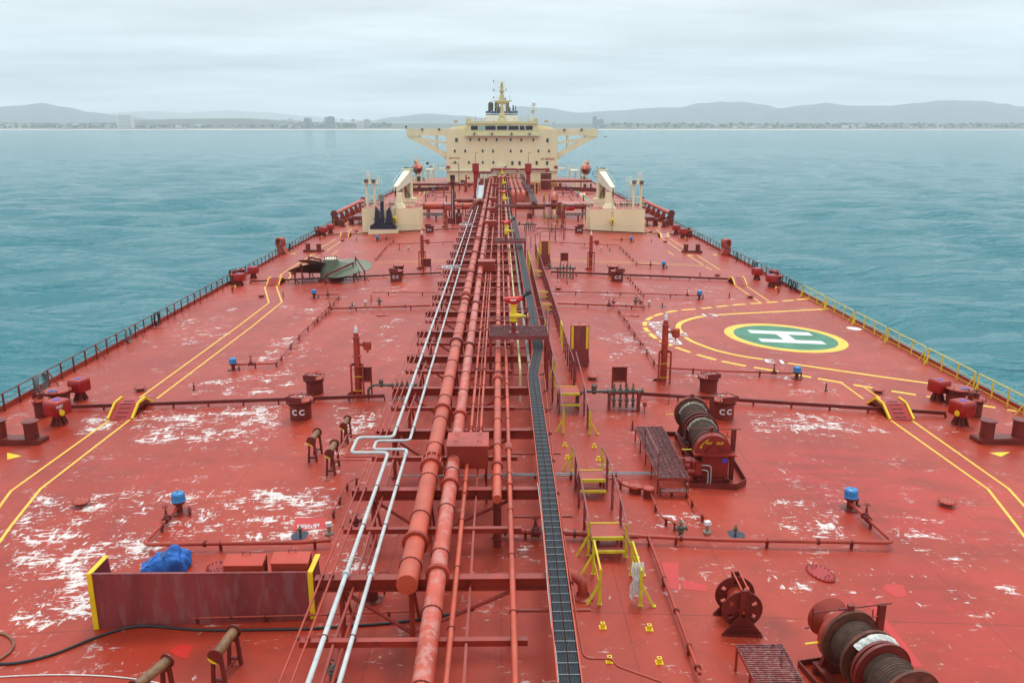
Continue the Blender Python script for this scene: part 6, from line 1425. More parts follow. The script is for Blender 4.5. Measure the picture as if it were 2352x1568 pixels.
# ---- mooring winches
def letters_arc(t, o): pass
def winch(label, A, B, full=True, white_first=False):
    """A: near end of the drum axis, B: far end (points at axis height)"""
    A, B = Vector(A), Vector(B); ax = (B - A); ax.z = 0; Ln = ax.length; ang = math.atan2(ax.y, ax.x) - R(90); base = Vector((A.x, A.y, zd(A.x))); H = A.z - base.z
    t = thing('mooring_winch', label, 'winch', base, ang)
    # base frame
    m2 = MB()
    for x in (-.62, .62): m2.boxb(x, Ln / 2 - .1, .28, .2, Ln + .7, .06); m2.boxb(x, Ln / 2 - .1, -.1, .04, Ln + .7, .4)
    for y in (-.3, Ln * .3, Ln * .62, Ln + .1): m2.boxb(0, y, -.1, 1.5, .12, .36)
    m2.build('bed_frame', 'red_dark', t)
    oc = [(-1.15, -.75), (.95, -.75), (1.5, -.2), (1.5, Ln * .55), (1.0, Ln + .5), (-1.15, Ln + .5)] if full else [(-1.0, -.6), (1.0, -.6), (1.3, Ln + .5), (-1.0, Ln + .5)]
    m2 = MB()
    for i in range(len(oc)):
        a, b_ = oc[i], oc[(i + 1) % len(oc)]; m2.bar((a[0], a[1], .08), (b_[0], b_[1], .08), .03, .34)
    m2.build('drip_tray_rim', 'red_dark', t)
    def disc(y, r, th, mat, nm='flange', rim=True):
        m = MB(); m.lathe([(.2, -th), (r - .03, -th), (r, -th * 1.6), (r, th * 1.6), (r - .03, th), (.2, th)], (0, y, H), 'Y', n=40, cap=False); return m.build(nm, mat, t)
    def drum(y0, y1, r, mat, wraps=True, amp=.016):
        m = MB(); k = int((y1 - y0) / .055); prof = []
        for i in range(k):
            yy = y0 + (y1 - y0) * i / k; st = (y1 - y0) / k; rr_ = r + .05 * math.sin(i * .7) * (1 if wraps else 0)
            prof += [(rr_ - amp, yy), (rr_ + amp * .6, yy + st * .3), (rr_ + amp * .6, yy + st * .6)]
        prof.append((r - amp, y1)); m.lathe(prof, (0, 0, H), 'Y', n=40, cap=False); return m.build('rope_drum', mat, t)
    y1, y2, y3, y4 = (.42, .50 * Ln, .57 * Ln, .98 * Ln) if full else (.05, .40 * Ln, .47 * Ln, .90 * Ln)
    disc(y1, .83, .03, 'rust'); drum(y1 + .06, y2 - .05, .60, 'wire_rope'); disc(y2, .82, .03, 'red_dark'); disc(y3, .82 if full else .76, .03, 'red_dark'); full or disc(y3 + .36, .84, .03, 'rust'); drum(y3 + (.05 if full else .40), y4 - .06, .60, 'wire_rope'); disc(y4, .86, .035, 'rust')
    m2 = MB(); m2.lathe([(.86, y4 + .05), (.86, y4 + .22), (.3, y4 + .26)], (0, 0, H), 'Y', n=40, cap=False); m2.build('brake_drum', 'red', t)
    m2 = MB(); m2.lathe([(.42, y2 + .03), (.42, y3 - .03)], (0, 0, H), 'Y', n=28, cap=False); m2.build('hub', 'red_dark', t)
    # pale rope tails over the wire
    for yy, wd_ in (((y2 - .2, .14), (y4 - .35 if full else y3 + .12, .14)) if full else ((y3 + .16, .20),)):
        m2 = MB(); n_ = 60
        for q in range(3 if full else 4):
            pts = []
            for k in range(n_):
                a = R(20 + 150 * k / (n_ - 1)); pts.append(((.66 + .03 * math.sin(k * 1.9 + q * 2)) * math.cos(a), yy + (q - 1) * wd_ * .42 + .025 * math.cos(k * 1.9 + q * 2), H + (.68 + .03 * math.sin(k * 1.9 + q * 2)) * math.sin(a)))
            m2.tube(pts, .040 if full else .055, 6)
        if not full:
            m2 = MB(); rw = random.Random(2); g_ = []
            for k in range(41):
                a = R(-12 + 150 * k / 40)
                for j in range(7): yq = y3 + .05 + .27 * j / 6 + rw.uniform(-.012, .012); rq = .72 + .12 * math.sin(math.pi * j / 6) + rw.uniform(-.02, .02); g_.append((rq * math.cos(a), yq, H + rq * math.sin(a)))
            m2.add(g_, [(k * 7 + j, k * 7 + j + 1, k * 7 + j + 8, k * 7 + j + 7) for k in range(40) for j in range(6)])
        m2.build('rope_tail', 'tail_rope' if full else 'white_sheath', t)
    # brake spindle posts
    for y in ((y1 + .02, y4 + .14) if full else (y4 + .1,)):
        m2 = MB(); m2.boxb(.98, y, -.05, .20, .12, H + .95); m2.build('spindle_post', 'red_dark', t)
        m2 = MB(); m2.cyl((-1.15, y, H + .9), (1.28, y, H + .9), .022, n=7); m2.cyl((-.35, y, H + .9), (.1, y, H + .9), .04, n=8); m2.box((.0, y, H + .93), (.16, .12, .14)); m2.bar((-1.15, y, H + 1.05), (-1.15, y, H + .45), .03, .03); m2.bar((-1.15, y, H + .45), (-1.35, y, H + .45), .03, .03); m2.build('spindle', 'red_dark', t)
        m2 = MB(); m2.bar((.88, y - .02, H + .55), (.70, y - .02, H + .55), .03, .03); m2.bar((.70, y - .02, H + .55), (.70, y - .02, H + .8), .03, .03); m2.build('lamp_bracket', 'red', t)
        m2 = MB(); m2.bar((-1.25, y + .06, H - .1), (-.8, y + .06, H - .1), .06, .02); m2.build('lever', 'yellow', t)
    # bearing pedestals
    for y in (y1 - .12, y4 + .34, (y2 + y3) / 2):
        m2 = MB(); m2.prism([(-.75, y - .06, -.05), (.75, y - .06, -.05), (.25, y - .06, H + .1), (-.25, y - .06, H + .1)], (0, .12, 0)); m2.build('bearing_stand', 'red_dark', t)
    if full:
        m2 = MB(); pts = [(.80 * math.cos(R(a)), -.12, H + .80 * math.sin(R(a))) for a in range(0, 181, 9)]; m2.prism(pts + [(-.80, -.12, H - .1), (.8, -.12, H - .1)], (0, .42, 0)); m2.box((.12, .06, H * .56), (1.15, .40, H * .95)); m2.box((.05, -.14, H * .98), (1.85, .5, .06)); m2.build('gear_case', 'red_winch', t)
        m2 = MB(); m2.lathe([(.30, -.16), (.30, -.12)], (0, -.08, H + .02), 'Y', n=26); m2.box((0, -.155, H + .28), (.55, .05, .05)); m2.box((0, -.15, H - .02), (.6, .03, .66)); m2.build('hub_cover', 'red_winch', t)
        m2 = MB(); m2.lathe([(.84, -.10), (.84, .28)], (0, 0, H), 'Y', n=40, cap=False); m2.build('case_band', 'red_pipe', t) if False else None
        m2 = MB(); m2.box((.52, -.16, H - .34), (.22, .02, .2)); m2.build('blue_plate', 'blue_disc', t)
        text_mesh('PAY', .15, 'yellow', 'winch_lettering', frame4((-.20, -.132, H + .44), (1, 0, 0), (0, 0, 1)), t, bold=.004); text_mesh('OUT', .15, 'yellow', 'winch_lettering', frame4((.27, -.132, H + .44), (1, 0, 0), (0, 0, 1)), t, bold=.004)
        m2 = MB(); ar = [(.60 * math.cos(R(a)), H + .66 * math.sin(R(a))) for a in range(112, 160, 6)]
        for a, b_ in zip(ar, ar[1:]): m2.bar((a[0], -.134, a[1]), (b_[0], -.134, b_[1]), .008, .045, up=(1, 0, 0)) if False else m2.prism([(a[0], -.13, a[1] - .02), (b_[0], -.13, b_[1] - .02), (b_[0], -.13, b_[1] + .02), (a[0], -.13, a[1] + .02)], (0, -.006, 0))
        e = ar[-1]; m2.prism([(e[0] - .04, -.13, e[1] + .04), (e[0] + .06, -.13, e[1] - .0), (e[0] - .04, -.13, e[1] - .11)], (0, -.006, 0)); m2.build('arrow_mark', 'yellow', t)
        m2 = MB(); m2.boxb(-.95, -.05, .35, .5, .5, .75); m2.cyl((-1.15, -.3, .62), (-.7, -.3, .62), .17, n=12); m2.cyl((-.75, -.42, .95), (-.75, 0, .95), .2, n=14); m2.ball((-1.1, -.25, .85), .17, 10, 7); m2.boxb(-.66, -.38, .5, .26, .2, .55); m2.cyl((-1.0, -.35, .25), (-1.0, -.35, .5), .12, n=10); m2.build('hydraulic_motor', 'red_winch', t)
        for k in range(2): m2 = MB(); m2.tube(poly_round([(-.55, -.45, .75 + k * .22), (-.25 + k * .12, -.5, .75 + k * .22), (-.25 + k * .12, -.55, .12), (-1.0, -.6, .10)], .15), .028, 7); m2.build('oil_pipe', 'grey', t)
        m2 = MB(); m2.tube([(-.55, y2 + .1, H + .5), (-.72, y2, H + .1), (-.85, y2 - .15, H - .35), (-.72, y2 - .3, H - .5), (-.6, y2 - .35, H - .42)], .055, 8); m2.build('rope_end', 'black', t)
        m2 = MB(); m2.lathe([(.32, y4 + .42), (.3, y4 + .6), (.45, y4 + .95)], (0, 0, H), 'Y', n=24); m2.build('warping_head', 'red', t)
    else:
        m2 = MB(); m2.lathe([(.26, y4 + .40), (.28, y4 + .55), (.34, y4 + .85), (.62, y4 + 1.10), (.60, y4 + 1.16), (.30, y4 + 1.12)], (0, 0, H), 'Y', n=32); m2.build('warping_head', 'red', t)
    return t
Az = 1.42
wa, wb = D(*V(19, 785, 960), Az), D(*V(19, 520, 480), Az)
winch('rope winch marked with yellow letters, standing in its low tray', wa, wb, True)
wc, wd2 = D(*V(27, 2210, 1050), 1.35), D(*V(27, 1500, 330), 1.35)
winch('rope winch cut off at the bottom right, white cover on its drum', wc, wd2, False)
# ---- winch walkways
def grate_table(label, pts, h, legs, step=None, rail=None):
    P_ = [Vector((p.x, p.y, zd(p.x) + h)) for p in pts]; o = P_[0].copy(); o.z = zd(o.x); t = thing('winch_walkway', label, 'platform', o)
    a, b_, c, d = P_   # far-left, far-right, near-right, near-left
    m2 = MB(); n_ = int((d - a).length / .085)
    for i in range(n_ + 1): f = i / n_; m2.bar(a.lerp(d, f), b_.lerp(c, f), .022, .03)
    for i in range(7): f = i / 6; m2.bar(a.lerp(b_, f) - Vector((0, 0, .01)), d.lerp(c, f) - Vector((0, 0, .01)), .02, .03)
    m2.build('grating', 'maroon_grate', t, o)
    m2 = MB()
    for p, q in ((a, b_), (b_, c), (c, d), (d, a)): m2.bar(p - Vector((0, 0, .06)), q - Vector((0, 0, .06)), .05, .1)
    m2.build('edge_frame', 'red_beam', t, o)
    for i in range(legs):
        f = i / (legs - 1)
        for p, q in ((a, d), (b_, c)): w_ = p.lerp(q, f * .96 + .02); m2 = MB(); m2.boxb(w_.x, w_.y, zd(w_.x) - .03, .06, .06, w_.z - zd(w_.x) - .05); m2.build('leg', 'red_beam', t, o)
    if step:
        e = (c + d) / 2; m2 = MB(); m2.boxb(e.x - .05, e.y - .28, zd(e.x) + h * .38, (c - d).length * .85, .3, .05)
        for s_ in (-1, 1): m2.boxb(e.x - .05 + s_ * (c - d).length * .42, e.y - .25, zd(e.x) - .02, .05, .28, h * .8)
        m2.build('step', 'maroon_grate', t, o)
    if rail:
        p0, p1 = a.lerp(d, .45), a.lerp(d, .97); m2 = MB()
        for p in (p0, p1): m2.boxb(p.x, p.y, p.z - .1, .05, .05, 1.15)
        m2.bar(p0 + Vector((0, 0, 1.03)), p1 + Vector((0, 0, 1.03)), .05, .05); m2.bar(p0 + Vector((0, 0, .55)), p1 + Vector((0, 0, .55)), .02, .02); m2.build('hand_rail', 'maroon_grate', t, o)
grate_table('grating walkway on legs beside the winch with yellow letters', [D(*V(8, 865, 992), .75), D(*V(8, 1078, 990), .75), D(*V(8, 1290, 1392), .75), D(*V(8, 1048, 1392), .75)], .75, 5, True, True)
grate_table('grating walkway on legs at the bottom edge beside the cut off winch', [D(*V(27, 385, 465), .8), D(*V(27, 860, 460), .8), D(*V(27, 1200, 1060), .8), D(*V(27, 690, 1060), .8)], .8, 3)
# ---- empty cable reel
n0, f0 = Z(12, 1900, 1195), Z(12, 1735, 1010)
c0 = D(*V(12, 1905, 1010), .78); c1 = D(*V(12, 1842, 872), .80)
ang = math.atan2(c1.y - c0.y, c1.x - c0.x) - R(90); Ln = math.hypot(c1.x - c0.x, c1.y - c0.y) ; b0 = Vector((c0.x, c0.y, zd(c0.x)))
t = thing('cable_reel', 'empty red reel with holed flanges on two triangular stands', 'reel', b0, ang); Hr = .80
def holed(y, r=.60):
    m = MB(); n_ = 48; hn_ = 6
    # flange built as sectors so the holes are real
    for k in range(n_):
        a0, a1 = 2 * math.pi * k / n_, 2 * math.pi * (k + 1) / n_
        for (ra, rb) in ((.16, .34), (.34, .49), (.49, r)):
            if ra == .34 and (k % 8) in (3, 4): continue
            m.prism([(ra * math.cos(a0), y, Hr + ra * math.sin(a0)), (rb * math.cos(a0), y, Hr + rb * math.sin(a0)), (rb * math.cos(a1), y, Hr + rb * math.sin(a1)), (ra * math.cos(a1), y, Hr + ra * math.sin(a1))], (0, .03, 0))
    m.ring((0, y + .015, Hr), (0, 1, 0), r, .028, n=40, k=6); m.build('flange', 'red_dark', t)
holed(.08); holed(Ln)
m2 = MB(); m2.cyl((0, .1, Hr), (0, Ln, Hr), .27, n=28); m2.cyl((0, -.1, Hr), (0, Ln + .15, Hr), .05, n=10); m2.build('core', 'red', t)
for y in (-.06, Ln + .1):
    m2 = MB()
    for s_ in (-1, 1): m2.bar((s_ * .60, y, 0), (s_ * .10, y, .62), .05, .10); m2.bar((s_ * .10, y, .6), (s_ * .10, y, 1.55), .05, .09)
    m2.bar((-.62, y - .02, 0.02), (.62, y - .02, .02), .10, .07); m2.bar((-.42, y, .25), (.42, y, .25), .04, .05); m2.boxb(0, y, .95, .22, .06, .6); m2.prism([(-.62, y + .03, -.02), (.62, y + .03, -.02), (.1, y + .03, .62), (-.1, y + .03, .62)], (0, .012, 0)); m2.build('stand', 'red_dark', t)
m2 = MB(); m2.bar((-.1, -.06, 1.55), (-.1, Ln + .1, 1.55), .03, .05); m2.bar((.1, -.06, 1.55), (.1, Ln + .1, 1.55), .03, .05); m2.build('top_bar', 'red_pipe', t)
# grubby coil at the bottom edge
p = Z(11, 450, 1560); t = thing('small_valve', 'dirty wrapped valve poking up at the bottom edge left of the rack', 'valve', (p.x, p.y + .1, zd(p.x))); m2 = MB(); m2.lathe([(.1, -.02), (.1, .2), (.15, .25), (.13, .4), (.06, .5)], n=12); m2.ring((0, 0, .3), (0, 0, 1), .14, .03); m2.tube([(0, 0, .45), (-.12, 0, .58), (-.05, 0, .7), (.06, 0, .62)], .035, 7); m2.build('valve_body', 'grease', t)
# ================================================================ MIDSHIP: CRANE HOUSES, CRANES, MANIFOLD
def rail_top(name, mb_mat, parent, pts, h=1.1, step=1.6, off=(0, 0, 0), closed=False, r=.03):
    m2 = MB(); pts = [Vector(p) for p in pts]
    for a, b_ in zip(pts, pts[1:]):
        for q in (h, h * .52): m2.cyl(a + Vector((0, 0, q)), b_ + Vector((0, 0, q)), r, n=6)
    m2.build('rail', mb_mat, parent, off)
    for a, b_ in zip(pts, pts[1:]):
        k = max(1, int((b_ - a).length / step))
        for i in range(k + 1): p = a.lerp(b_, i / k); m2 = MB(); m2.cyl(p - Vector((0, 0, .02)), p + Vector((0, 0, h)), r, n=6); m2.build('rail_post', mb_mat, parent, off)
CR = {}
def crane_house(side, lab, r, A, B, C, topL, dep=5.0):
    a, b_, c = Z(r, *A), Z(r, *B), Z(r, *C); Y0 = (a.y + b_.y) / 2; top = G(r, *topL, Y0).z; a.y = b_.y = Y0
    t = thing('crane_house', lab, 'deckhouse', (a.x, Y0, zd(a.x))); o = t.location.copy(); k = c.x - b_.x
    cy_ = min(c.y - Y0, 3.0) if c.y - Y0 > .8 else 1.5
    fp = [(a.x, Y0), (b_.x, Y0), (b_.x + k, Y0 + cy_), (b_.x + k, Y0 + dep), (a.x, Y0 + dep)]
    if side > 0: fp = fp
    m2 = MB(); base = [(x, y, zd(x) - .05) for x, y in fp]; n_ = len(fp)
    tp = [(x, y, top) for x, y in fp]
    for i in range(n_): j = (i + 1) % n_; m2.quad(base[i], base[j], tp[j], tp[i])
    m2.build('wall', 'cream', t, o)
    m2 = MB(); m2.add([(x, y, top - .003) for x, y in fp], [list(range(n_))]); m2.build('roof_deck', 'red', t, o)
    m2 = MB(); zc = top - (top - zd(a.x)) * .66; 
    m2.box(((a.x + b_.x) / 2 + (.18 * (b_.x - a.x) if side < 0 else 0), Y0 - .02, zc), (abs(b_.x - a.x) * (.62 if side < 0 else .98), .03, .05)); m2.build('seam_ledge', 'cream_light', t, o)
    rail_top('rail', 'cream_light', t, [(p[0], p[1] + (.1 if i < 2 else -.1 if i > 2 else 0), top) for i, p in enumerate(fp)] + [(fp[0][0], fp[0][1] + .1, top)], off=o)
    return t, a, b_, Y0, top, o
tL, aL, bL, YL, topL, oL = crane_house(-1, 'cream steel house with the dark anchor leaning on its front', 14, (150, 1440), (1188, 1402), (1250, 1345), (132, 988))
tR, aR, bR, YR, topR, oR = crane_house(1, 'cream steel house with the plain front and hanging hook', 15, (1655, 1455), (640, 1400), (558, 1330), (1672, 1005))
m2 = MB(); q = G(15, 590, 1200, YR + .7); m2.box((q.x - .45, YR + .9, zd(q.x) + 1.25), (.08, .9, 2.1)); m2.build('door', 'cream_light', tR, oR)
# light gantry on each house
def gantry(lab, r, xs, ybase, yplat, lamps, dome, cage, Y0, top):
    Yg = Y0 + 1.0; x0, x1 = G(r, xs[0], ybase, Yg).x, G(r, xs[1], ybase, Yg).x; zp = G(r, xs[0], yplat, Yg).z; xm = (x0 + x1) / 2
    t = thing('floodlight_gantry', lab, 'floodlight mast', (xm, Yg, top))
    for x in (x0, x1): m2 = MB(); m2.cyl((x - xm, 0, -.02), (x - xm, 0, zp - top), .20, n=14); m2.lathe([(.30, -.01), (.30, .06)], (x - xm, 0, 0), n=14); m2.build('column', 'cream', t)
    w_ = abs(x1 - x0); m2 = MB(); m2.boxb(0, .2, zp - top, w_ + 1.1, 1.5, .18); m2.boxb(0, 0, (zp - top) * .46, w_, .16, .16); m2.build('platform', 'cream', t)
    rail_top('rail', 'cream_light', t, [(-w_ / 2 - .5, .9, zp - top + .18), (w_ / 2 + .5, .9, zp - top + .18)], r=.025)
    for lx, ly in lamps: p = G(r, lx, ly, Yg - .45); m2 = MB(); m2.box((p.x - xm, -.45, p.z - top), (.62, .4, .55)); m2.box((p.x - xm, -.67, p.z - top), (.5, .03, .42)); m2.cyl((p.x - xm, -.4, zp - top + .1), (p.x - xm, -.4, p.z - top - .2), .04, n=6); m2.build('floodlight', 'lamp_body', t)
    p = G(r, *dome, Yg + .3); m2 = MB(); m2.boxb(p.x - xm, .3, p.z - top - .45, .62, .55, .8); m2.build('equipment_box', 'white', t); m2 = MB(); m2.boxb(p.x - xm, .3, zp - top + .15, .4, .4, p.z - zp - .5); m2.build('box_stand', 'cream', t)
    cx0, cx1 = G(r, cage[0], ybase, Yg + .4).x - xm, G(r, cage[1], ybase, Yg + .4).x - xm; hh = G(r, cage[0], cage[2], Yg + .4).z - top
    m2 = MB()
    for x in (cx0, cx1, (cx0 + cx1) / 2): m2.cyl((x, .5, 0), (x, .5, hh), .03, n=6)
    for i in range(int(hh / .35)): m2.cyl((cx0, .5, .3 + i * .35), ((cx0 + cx1) / 2, .5, .3 + i * .35), .018, n=5)
    for z_ in (hh * .62, hh * .75, hh * .87, hh): m2.cyl((cx0, .5, z_), (cx1, .5, z_), .022, n=5); m2.cyl((cx1, .5, z_), (cx1, 1.2, z_), .022, n=5)
    m2.build('caged_ladder', 'cream_light', t)
gantry('floodlight gantry on the roof of the house with the anchor', 14, (232, 370), 965, 530, ((205, 480), (340, 483)), (242, 345), (420, 505, 390), YL, topL)
gantry('floodlight gantry on the roof of the plain crane house', 15, (1575, 1438), 990, 545, ((1462, 502), (1598, 507)), (1565, 362), (1400, 1300, 405), YR, topR)
# anchor and its plinth
Ya = Z(14, 520, 1452).y
p0_, p1_ = G(14, 245, 1450, Ya), G(14, 800, 1450, Ya); zt_ = G(14, 520, 1378, Ya).z
t = thing('anchor_plinth', 'low cream plinth with rust streaks under the spare anchor', 'plinth', ((p0_.x + p1_.x) / 2, Ya, zd(p0_.x))); m2 = MB(); w_ = p1_.x - p0_.x; m2.boxb(0, .6, -.4, w_, 1.2, zt_ - zd(p0_.x) + .35); m2.build('body', 'cream', t); m2 = MB(); m2.boxb(0, .6, zt_ - zd(p0_.x) - .05, w_ + .1, 1.3, .08); m2.build('top_edge', 'cream_light', t)
def a2(x, y): q = G(14, x, y, Ya + .5); return (q.x, q.z)
ca = a2(517, 1375); t = thing('spare_anchor', 'big dark navy anchor with two upright flukes before the cream house', 'anchor', (ca[0], Ya + .5, ca[1]))
def rel(pts, y): return [(a2(*p)[0] - ca[0], y, a2(*p)[1] - ca[1]) for p in pts]
m2 = MB(); m2.prism(rel([(285, 1372), (765, 1372), (765, 1310), (700, 1265), (570, 1275), (465, 1275), (350, 1265), (285, 1300)], -.42), (0, .95, 0)); m2.prism(rel([(330, 1190), (335, 1175), (715, 1175), (715, 1190)], -.1), (0, .3, 0)); m2.build('crown', 'navy', t)
for fl in ([(350, 1268), (362, 1100), (372, 938), (465, 1045), (460, 1160), (490, 1275)], [(700, 1268), (680, 1100), (643, 938), (572, 1045), (575, 1160), (545, 1275)]):
    m2 = MB(); a_ = rel(fl, -.30); b2 = rel(fl, .35); cx_ = sum(p[0] for p in a_) / 6; cz_ = sum(p[2] for p in a_) / 6
    a_ = [(cx_ + (p[0] - cx_) * .86, p[1], cz_ + (p[2] - cz_) * .94) for p in a_]
    m2.add(a_ + b2, [list(range(6)), list(range(6, 12))[::-1]] + [(i, (i + 1) % 6, 6 + (i + 1) % 6, 6 + i) for i in range(6)]); m2.build('fluke', 'navy', t)
m2 = MB(); s0, s1 = rel([(517, 1280)], 0)[0], rel([(517, 850)], 0)[0]; m2.bar((0, -.1, s0[2]), (0, -.1, s1[2]), .52, .42, up=(0, 1, 0)); m2.build('shank', 'navy', t)
m2 = MB(); s2 = rel([(517, 715)], 0)[0]; m2.lathe([(.26, s1[2] - .1), (.33, s1[2] + .1), (.40, s1[2] + .5), (.50, s2[2] - .35), (.52, s2[2] - .1), (.40, s2[2] + .05), (.05, s2[2] + .08)], (0, -.1, 0), n=10); m2.build('wrapped_head', 'wrap_grey', t)
# cranes
def crane(lab, r, Yc, colx, ybase, ytop, tip, ped, s_):
    c = G(r, colx, ybase, Yc); zb = zd(c.x); ztop = G(r, colx, ytop, Yc).z; tp = G(r, *tip, YL + 1.2)
    t = thing('deck_crane', lab, 'crane', (c.x, Yc, zb)); o = t.location.copy()
    m2 = MB(); m2.lathe([(1.25, -.05), (1.15, (G(r, colx, ybase, Yc).z - zb) + .2), (1.5, (G(r, colx, ybase, Yc).z - zb) + .3), (1.5, (G(r, colx, ybase, Yc).z - zb) + .9)], n=24); m2.build('pedestal', 'cream', t)
    h0 = G(r, colx, ybase, Yc).z - zb + .9; h1 = ztop - zb; m2 = MB()
    for q in (-.62, .62): m2.prism([(q - .17, -1.0, h0), (q - .17, 1.1, h0), (q - .17, .9, h1), (q - .17, -.1, h1), (q - .17, -.7, h1 * .7)], (.34, 0, 0))
    m2.box((0, .45, (h0 + h1) / 2), (1.3, .8, h1 - h0)); m2.build('crane_column', 'cream', t)
    m2 = MB(); m2.box((0, .3, h1 + .12), (1.9, 1.5, .22)); m2.build('top_cap', 'cream_light', t)
    m2 = MB(); m2.box((.0, .3, h1 + .33), (1.7, .5, .18)); m2.build('sheave', 'grease', t)
    a = Vector((0, -.3, h1 - .9)); e = Vector((tp.x - c.x, tp.y - Yc, tp.z - zb)); d = (e - a).normalized(); side = d.cross(Vector((0, 0, 1))).normalized(); up = side.cross(d)
    m2 = MB(); n_ = 2; w0, w1, g0, g1 = .62, .36, 1.35, .75
    vs = [a + side * (sx * w0) + up * q for sx in (-1, 1) for q in (g0 * .6, -g0 * .9)] + [e + side * (sx * w1) + up * q for sx in (-1, 1) for q in (g1 * .55, -g1 * .55)]
    m2.add(vs, [(0, 2, 3, 1), (4, 5, 7, 6), (0, 4, 6, 2), (1, 3, 7, 5), (0, 1, 5, 4), (2, 6, 7, 3)]); m2.build('jib', 'cream_light', t)
    rp = MB(); L_ = (e - a).length
    for sx in (-1, 1):
        rp.cyl(a + side * sx * w0 + up * (g0 * .6 + .7), e + side * sx * w1 + up * (g1 * .55 + .7), .025, n=5)
    rp.build('jib_rail', 'cream_light', t)
    for k in range(6):
        f = k / 5; m3 = MB()
        for sx in (-1, 1): b1 = (a + (e - a) * f) + side * sx * (w0 + (w1 - w0) * f) + up * ((g0 * .6) * (1 - f) + g1 * .55 * f); m3.cyl(b1, b1 + up * .7, .02, n=5)
        m3.build('jib_rail_post', 'cream_light', t)
    m2 = MB(); m2.cyl((.35, -.9, h0 + .4), a + d * 5.5 - up * .8, .20, n=10); m2.cyl((-.35, -.9, h0 + .4), a + d * 5.5 - up * .8, .20, n=10); m2.build('luffing_cylinder', 'bronze', t)
    for sx in (-1, 1): m2 = MB(); m2.ring((sx * 1.1, .3, h1 - .6), (0, 1, .2), .55, .04, n=18, k=5); m2.build('hydraulic_hose', 'black', t)
    m2 = MB(); m2.boxb(s_ * 1.4, .4, h1 * .52, 1.2, 1.2, .08); m2.build('service_platform', 'cream', t); rail_top('rail', 'cream_light', t, [(s_ * .9, -.2, h1 * .53), (s_ * 2.0, -.2, h1 * .53), (s_ * 2.0, 1.0, h1 * .53)], r=.025)
    # hook block
    hk = G(r, *ped[2], YL - .6 if s_ < 0 else YR - .6)
    m2 = MB(); hx, hy, hz_ = hk.x - c.x, hk.y - Yc, hk.z - zb
    for q in (-.09, .09): m2.cyl((e.x + q, e.y - .4, e.z - .2), (hx + q, hy, hz_ + .6), .022, n=5)
    m2.build('hoist_wire', 'wire_rope', t); m2 = MB(); m2.bar((e.x, e.y - .42, e.z - 1.6), (e.x, e.y - .42, e.z + .2), .14, .14); m2.build('limit_weight', 'black', t)
    m2 = MB(); m2.lathe([(.12, -.55), (.30, -.35), (.34, .2), (.2, .5), (.1, .62)], (hx, hy, hz_), n=12); m2.build('hook_block', 'yellow', t); m2 = MB(); m2.box((hx, hy - .30, hz_ + .1), (.16, .14, .3)); m2.box((hx, hy - .30, hz_ - .25), (.14, .14, .2)); m2.build('sheave_slot', 'black', t)
    m2 = MB()
    for k in range(6): m2.ring((hx, hy, hz_ - .68 - k * .19), (1, 0, 0) if k % 2 else (0, 1, 0), .085, .03, n=10, k=4)
    m2.build('hook_chain', 'yellow' if s_ < 0 else 'bronze', t)
    # jib rest on the house
    pb, pt_ = G(r, *ped[0], YL + 1.2), G(r, *ped[1], YL + 1.2)
    t2 = thing('jib_rest', 'tapered cream post on the house roof holding up the %s crane jib' % ('left' if s_ < 0 else 'right'), 'crane rest', (pb.x, YL + 1.2, topL if s_ < 0 else topR)); hh = pt_.z - t2.location.z
    m2 = MB(); vs = [(sx * w, sy * w, z_) for (w, z_) in ((1.0, 0), (.55, hh * .35), (.45, hh)) for sx, sy in ((-1, -1), (1, -1), (1, 1), (-1, 1))]
    m2.add(vs, [(j * 4 + i, j * 4 + (i + 1) % 4, j * 4 + 4 + (i + 1) % 4, j * 4 + 4 + i) for j in range(2) for i in range(4)] + [(8, 9, 10, 11)]); m2.build('post', 'cream', t2)
crane('cream crane on the left, jib resting above the spare anchor house', 14, 150, 985, 885, 275, (752, 625), ((815, 978), (800, 690), (740, 1195)), -1)
crane('cream crane on the right, jib resting above the plain house', 15, 150, 850, 890, 285, (1065, 640), ((1000, 995), (1010, 700), (1057, 1230)), 1)

# ---- manifold: the big pipes running across the ship
def cross_pipe(lab, xa, xb, Y, z, r, mat='red_pipe', fl=6.0, ends=False, n=18, legs=True):
    t = thing('manifold_pipe', lab, 'pipe', (xa, Y, z)); m2 = MB(); m2.cyl((0, 0, 0), (xb - xa, 0, 0), r, n=n); m2.build('pipe', mat, t)
    k = int(abs(xb - xa) / fl)
    for i in range(k + 1):
        x = (xb - xa) * (i + .5) / (k + 1); m2 = MB(); m2.cyl((x - .06, 0, 0), (x + .06, 0, 0), r * 1.22, n=n); m2.build('flange', 'red_dark', t)
        if legs: m2 = MB(); m2.boxb(x + .5, 0, zd(xa + x) - z - .05, .2, .3, z - zd(xa + x) - r * .8); m2.build('saddle', 'red_beam', t)
    return t
zc1 = G(14, 1400, 945, 152).z
cross_pipe('fat red transverse pipe between the anchor house and the rack', G(14, 1100, 945, 152).x, G(16, 440, 900, 152).x, 152, zc1, .58, fl=4.5)
cross_pipe('fat rusty transverse pipe from the rack to the ladder over the manifold', G(16, 1300, 915, 152).x, G(16, 1850, 915, 152).x, 152, zc1, .60, 'pipe_rusty')
cross_pipe('fat red transverse pipe from the manifold ladder to the plain crane house', G(16, 1990, 930, 152).x, G(15, 700, 970, 152).x, 152, zc1, .56, 'pipe_rusty')
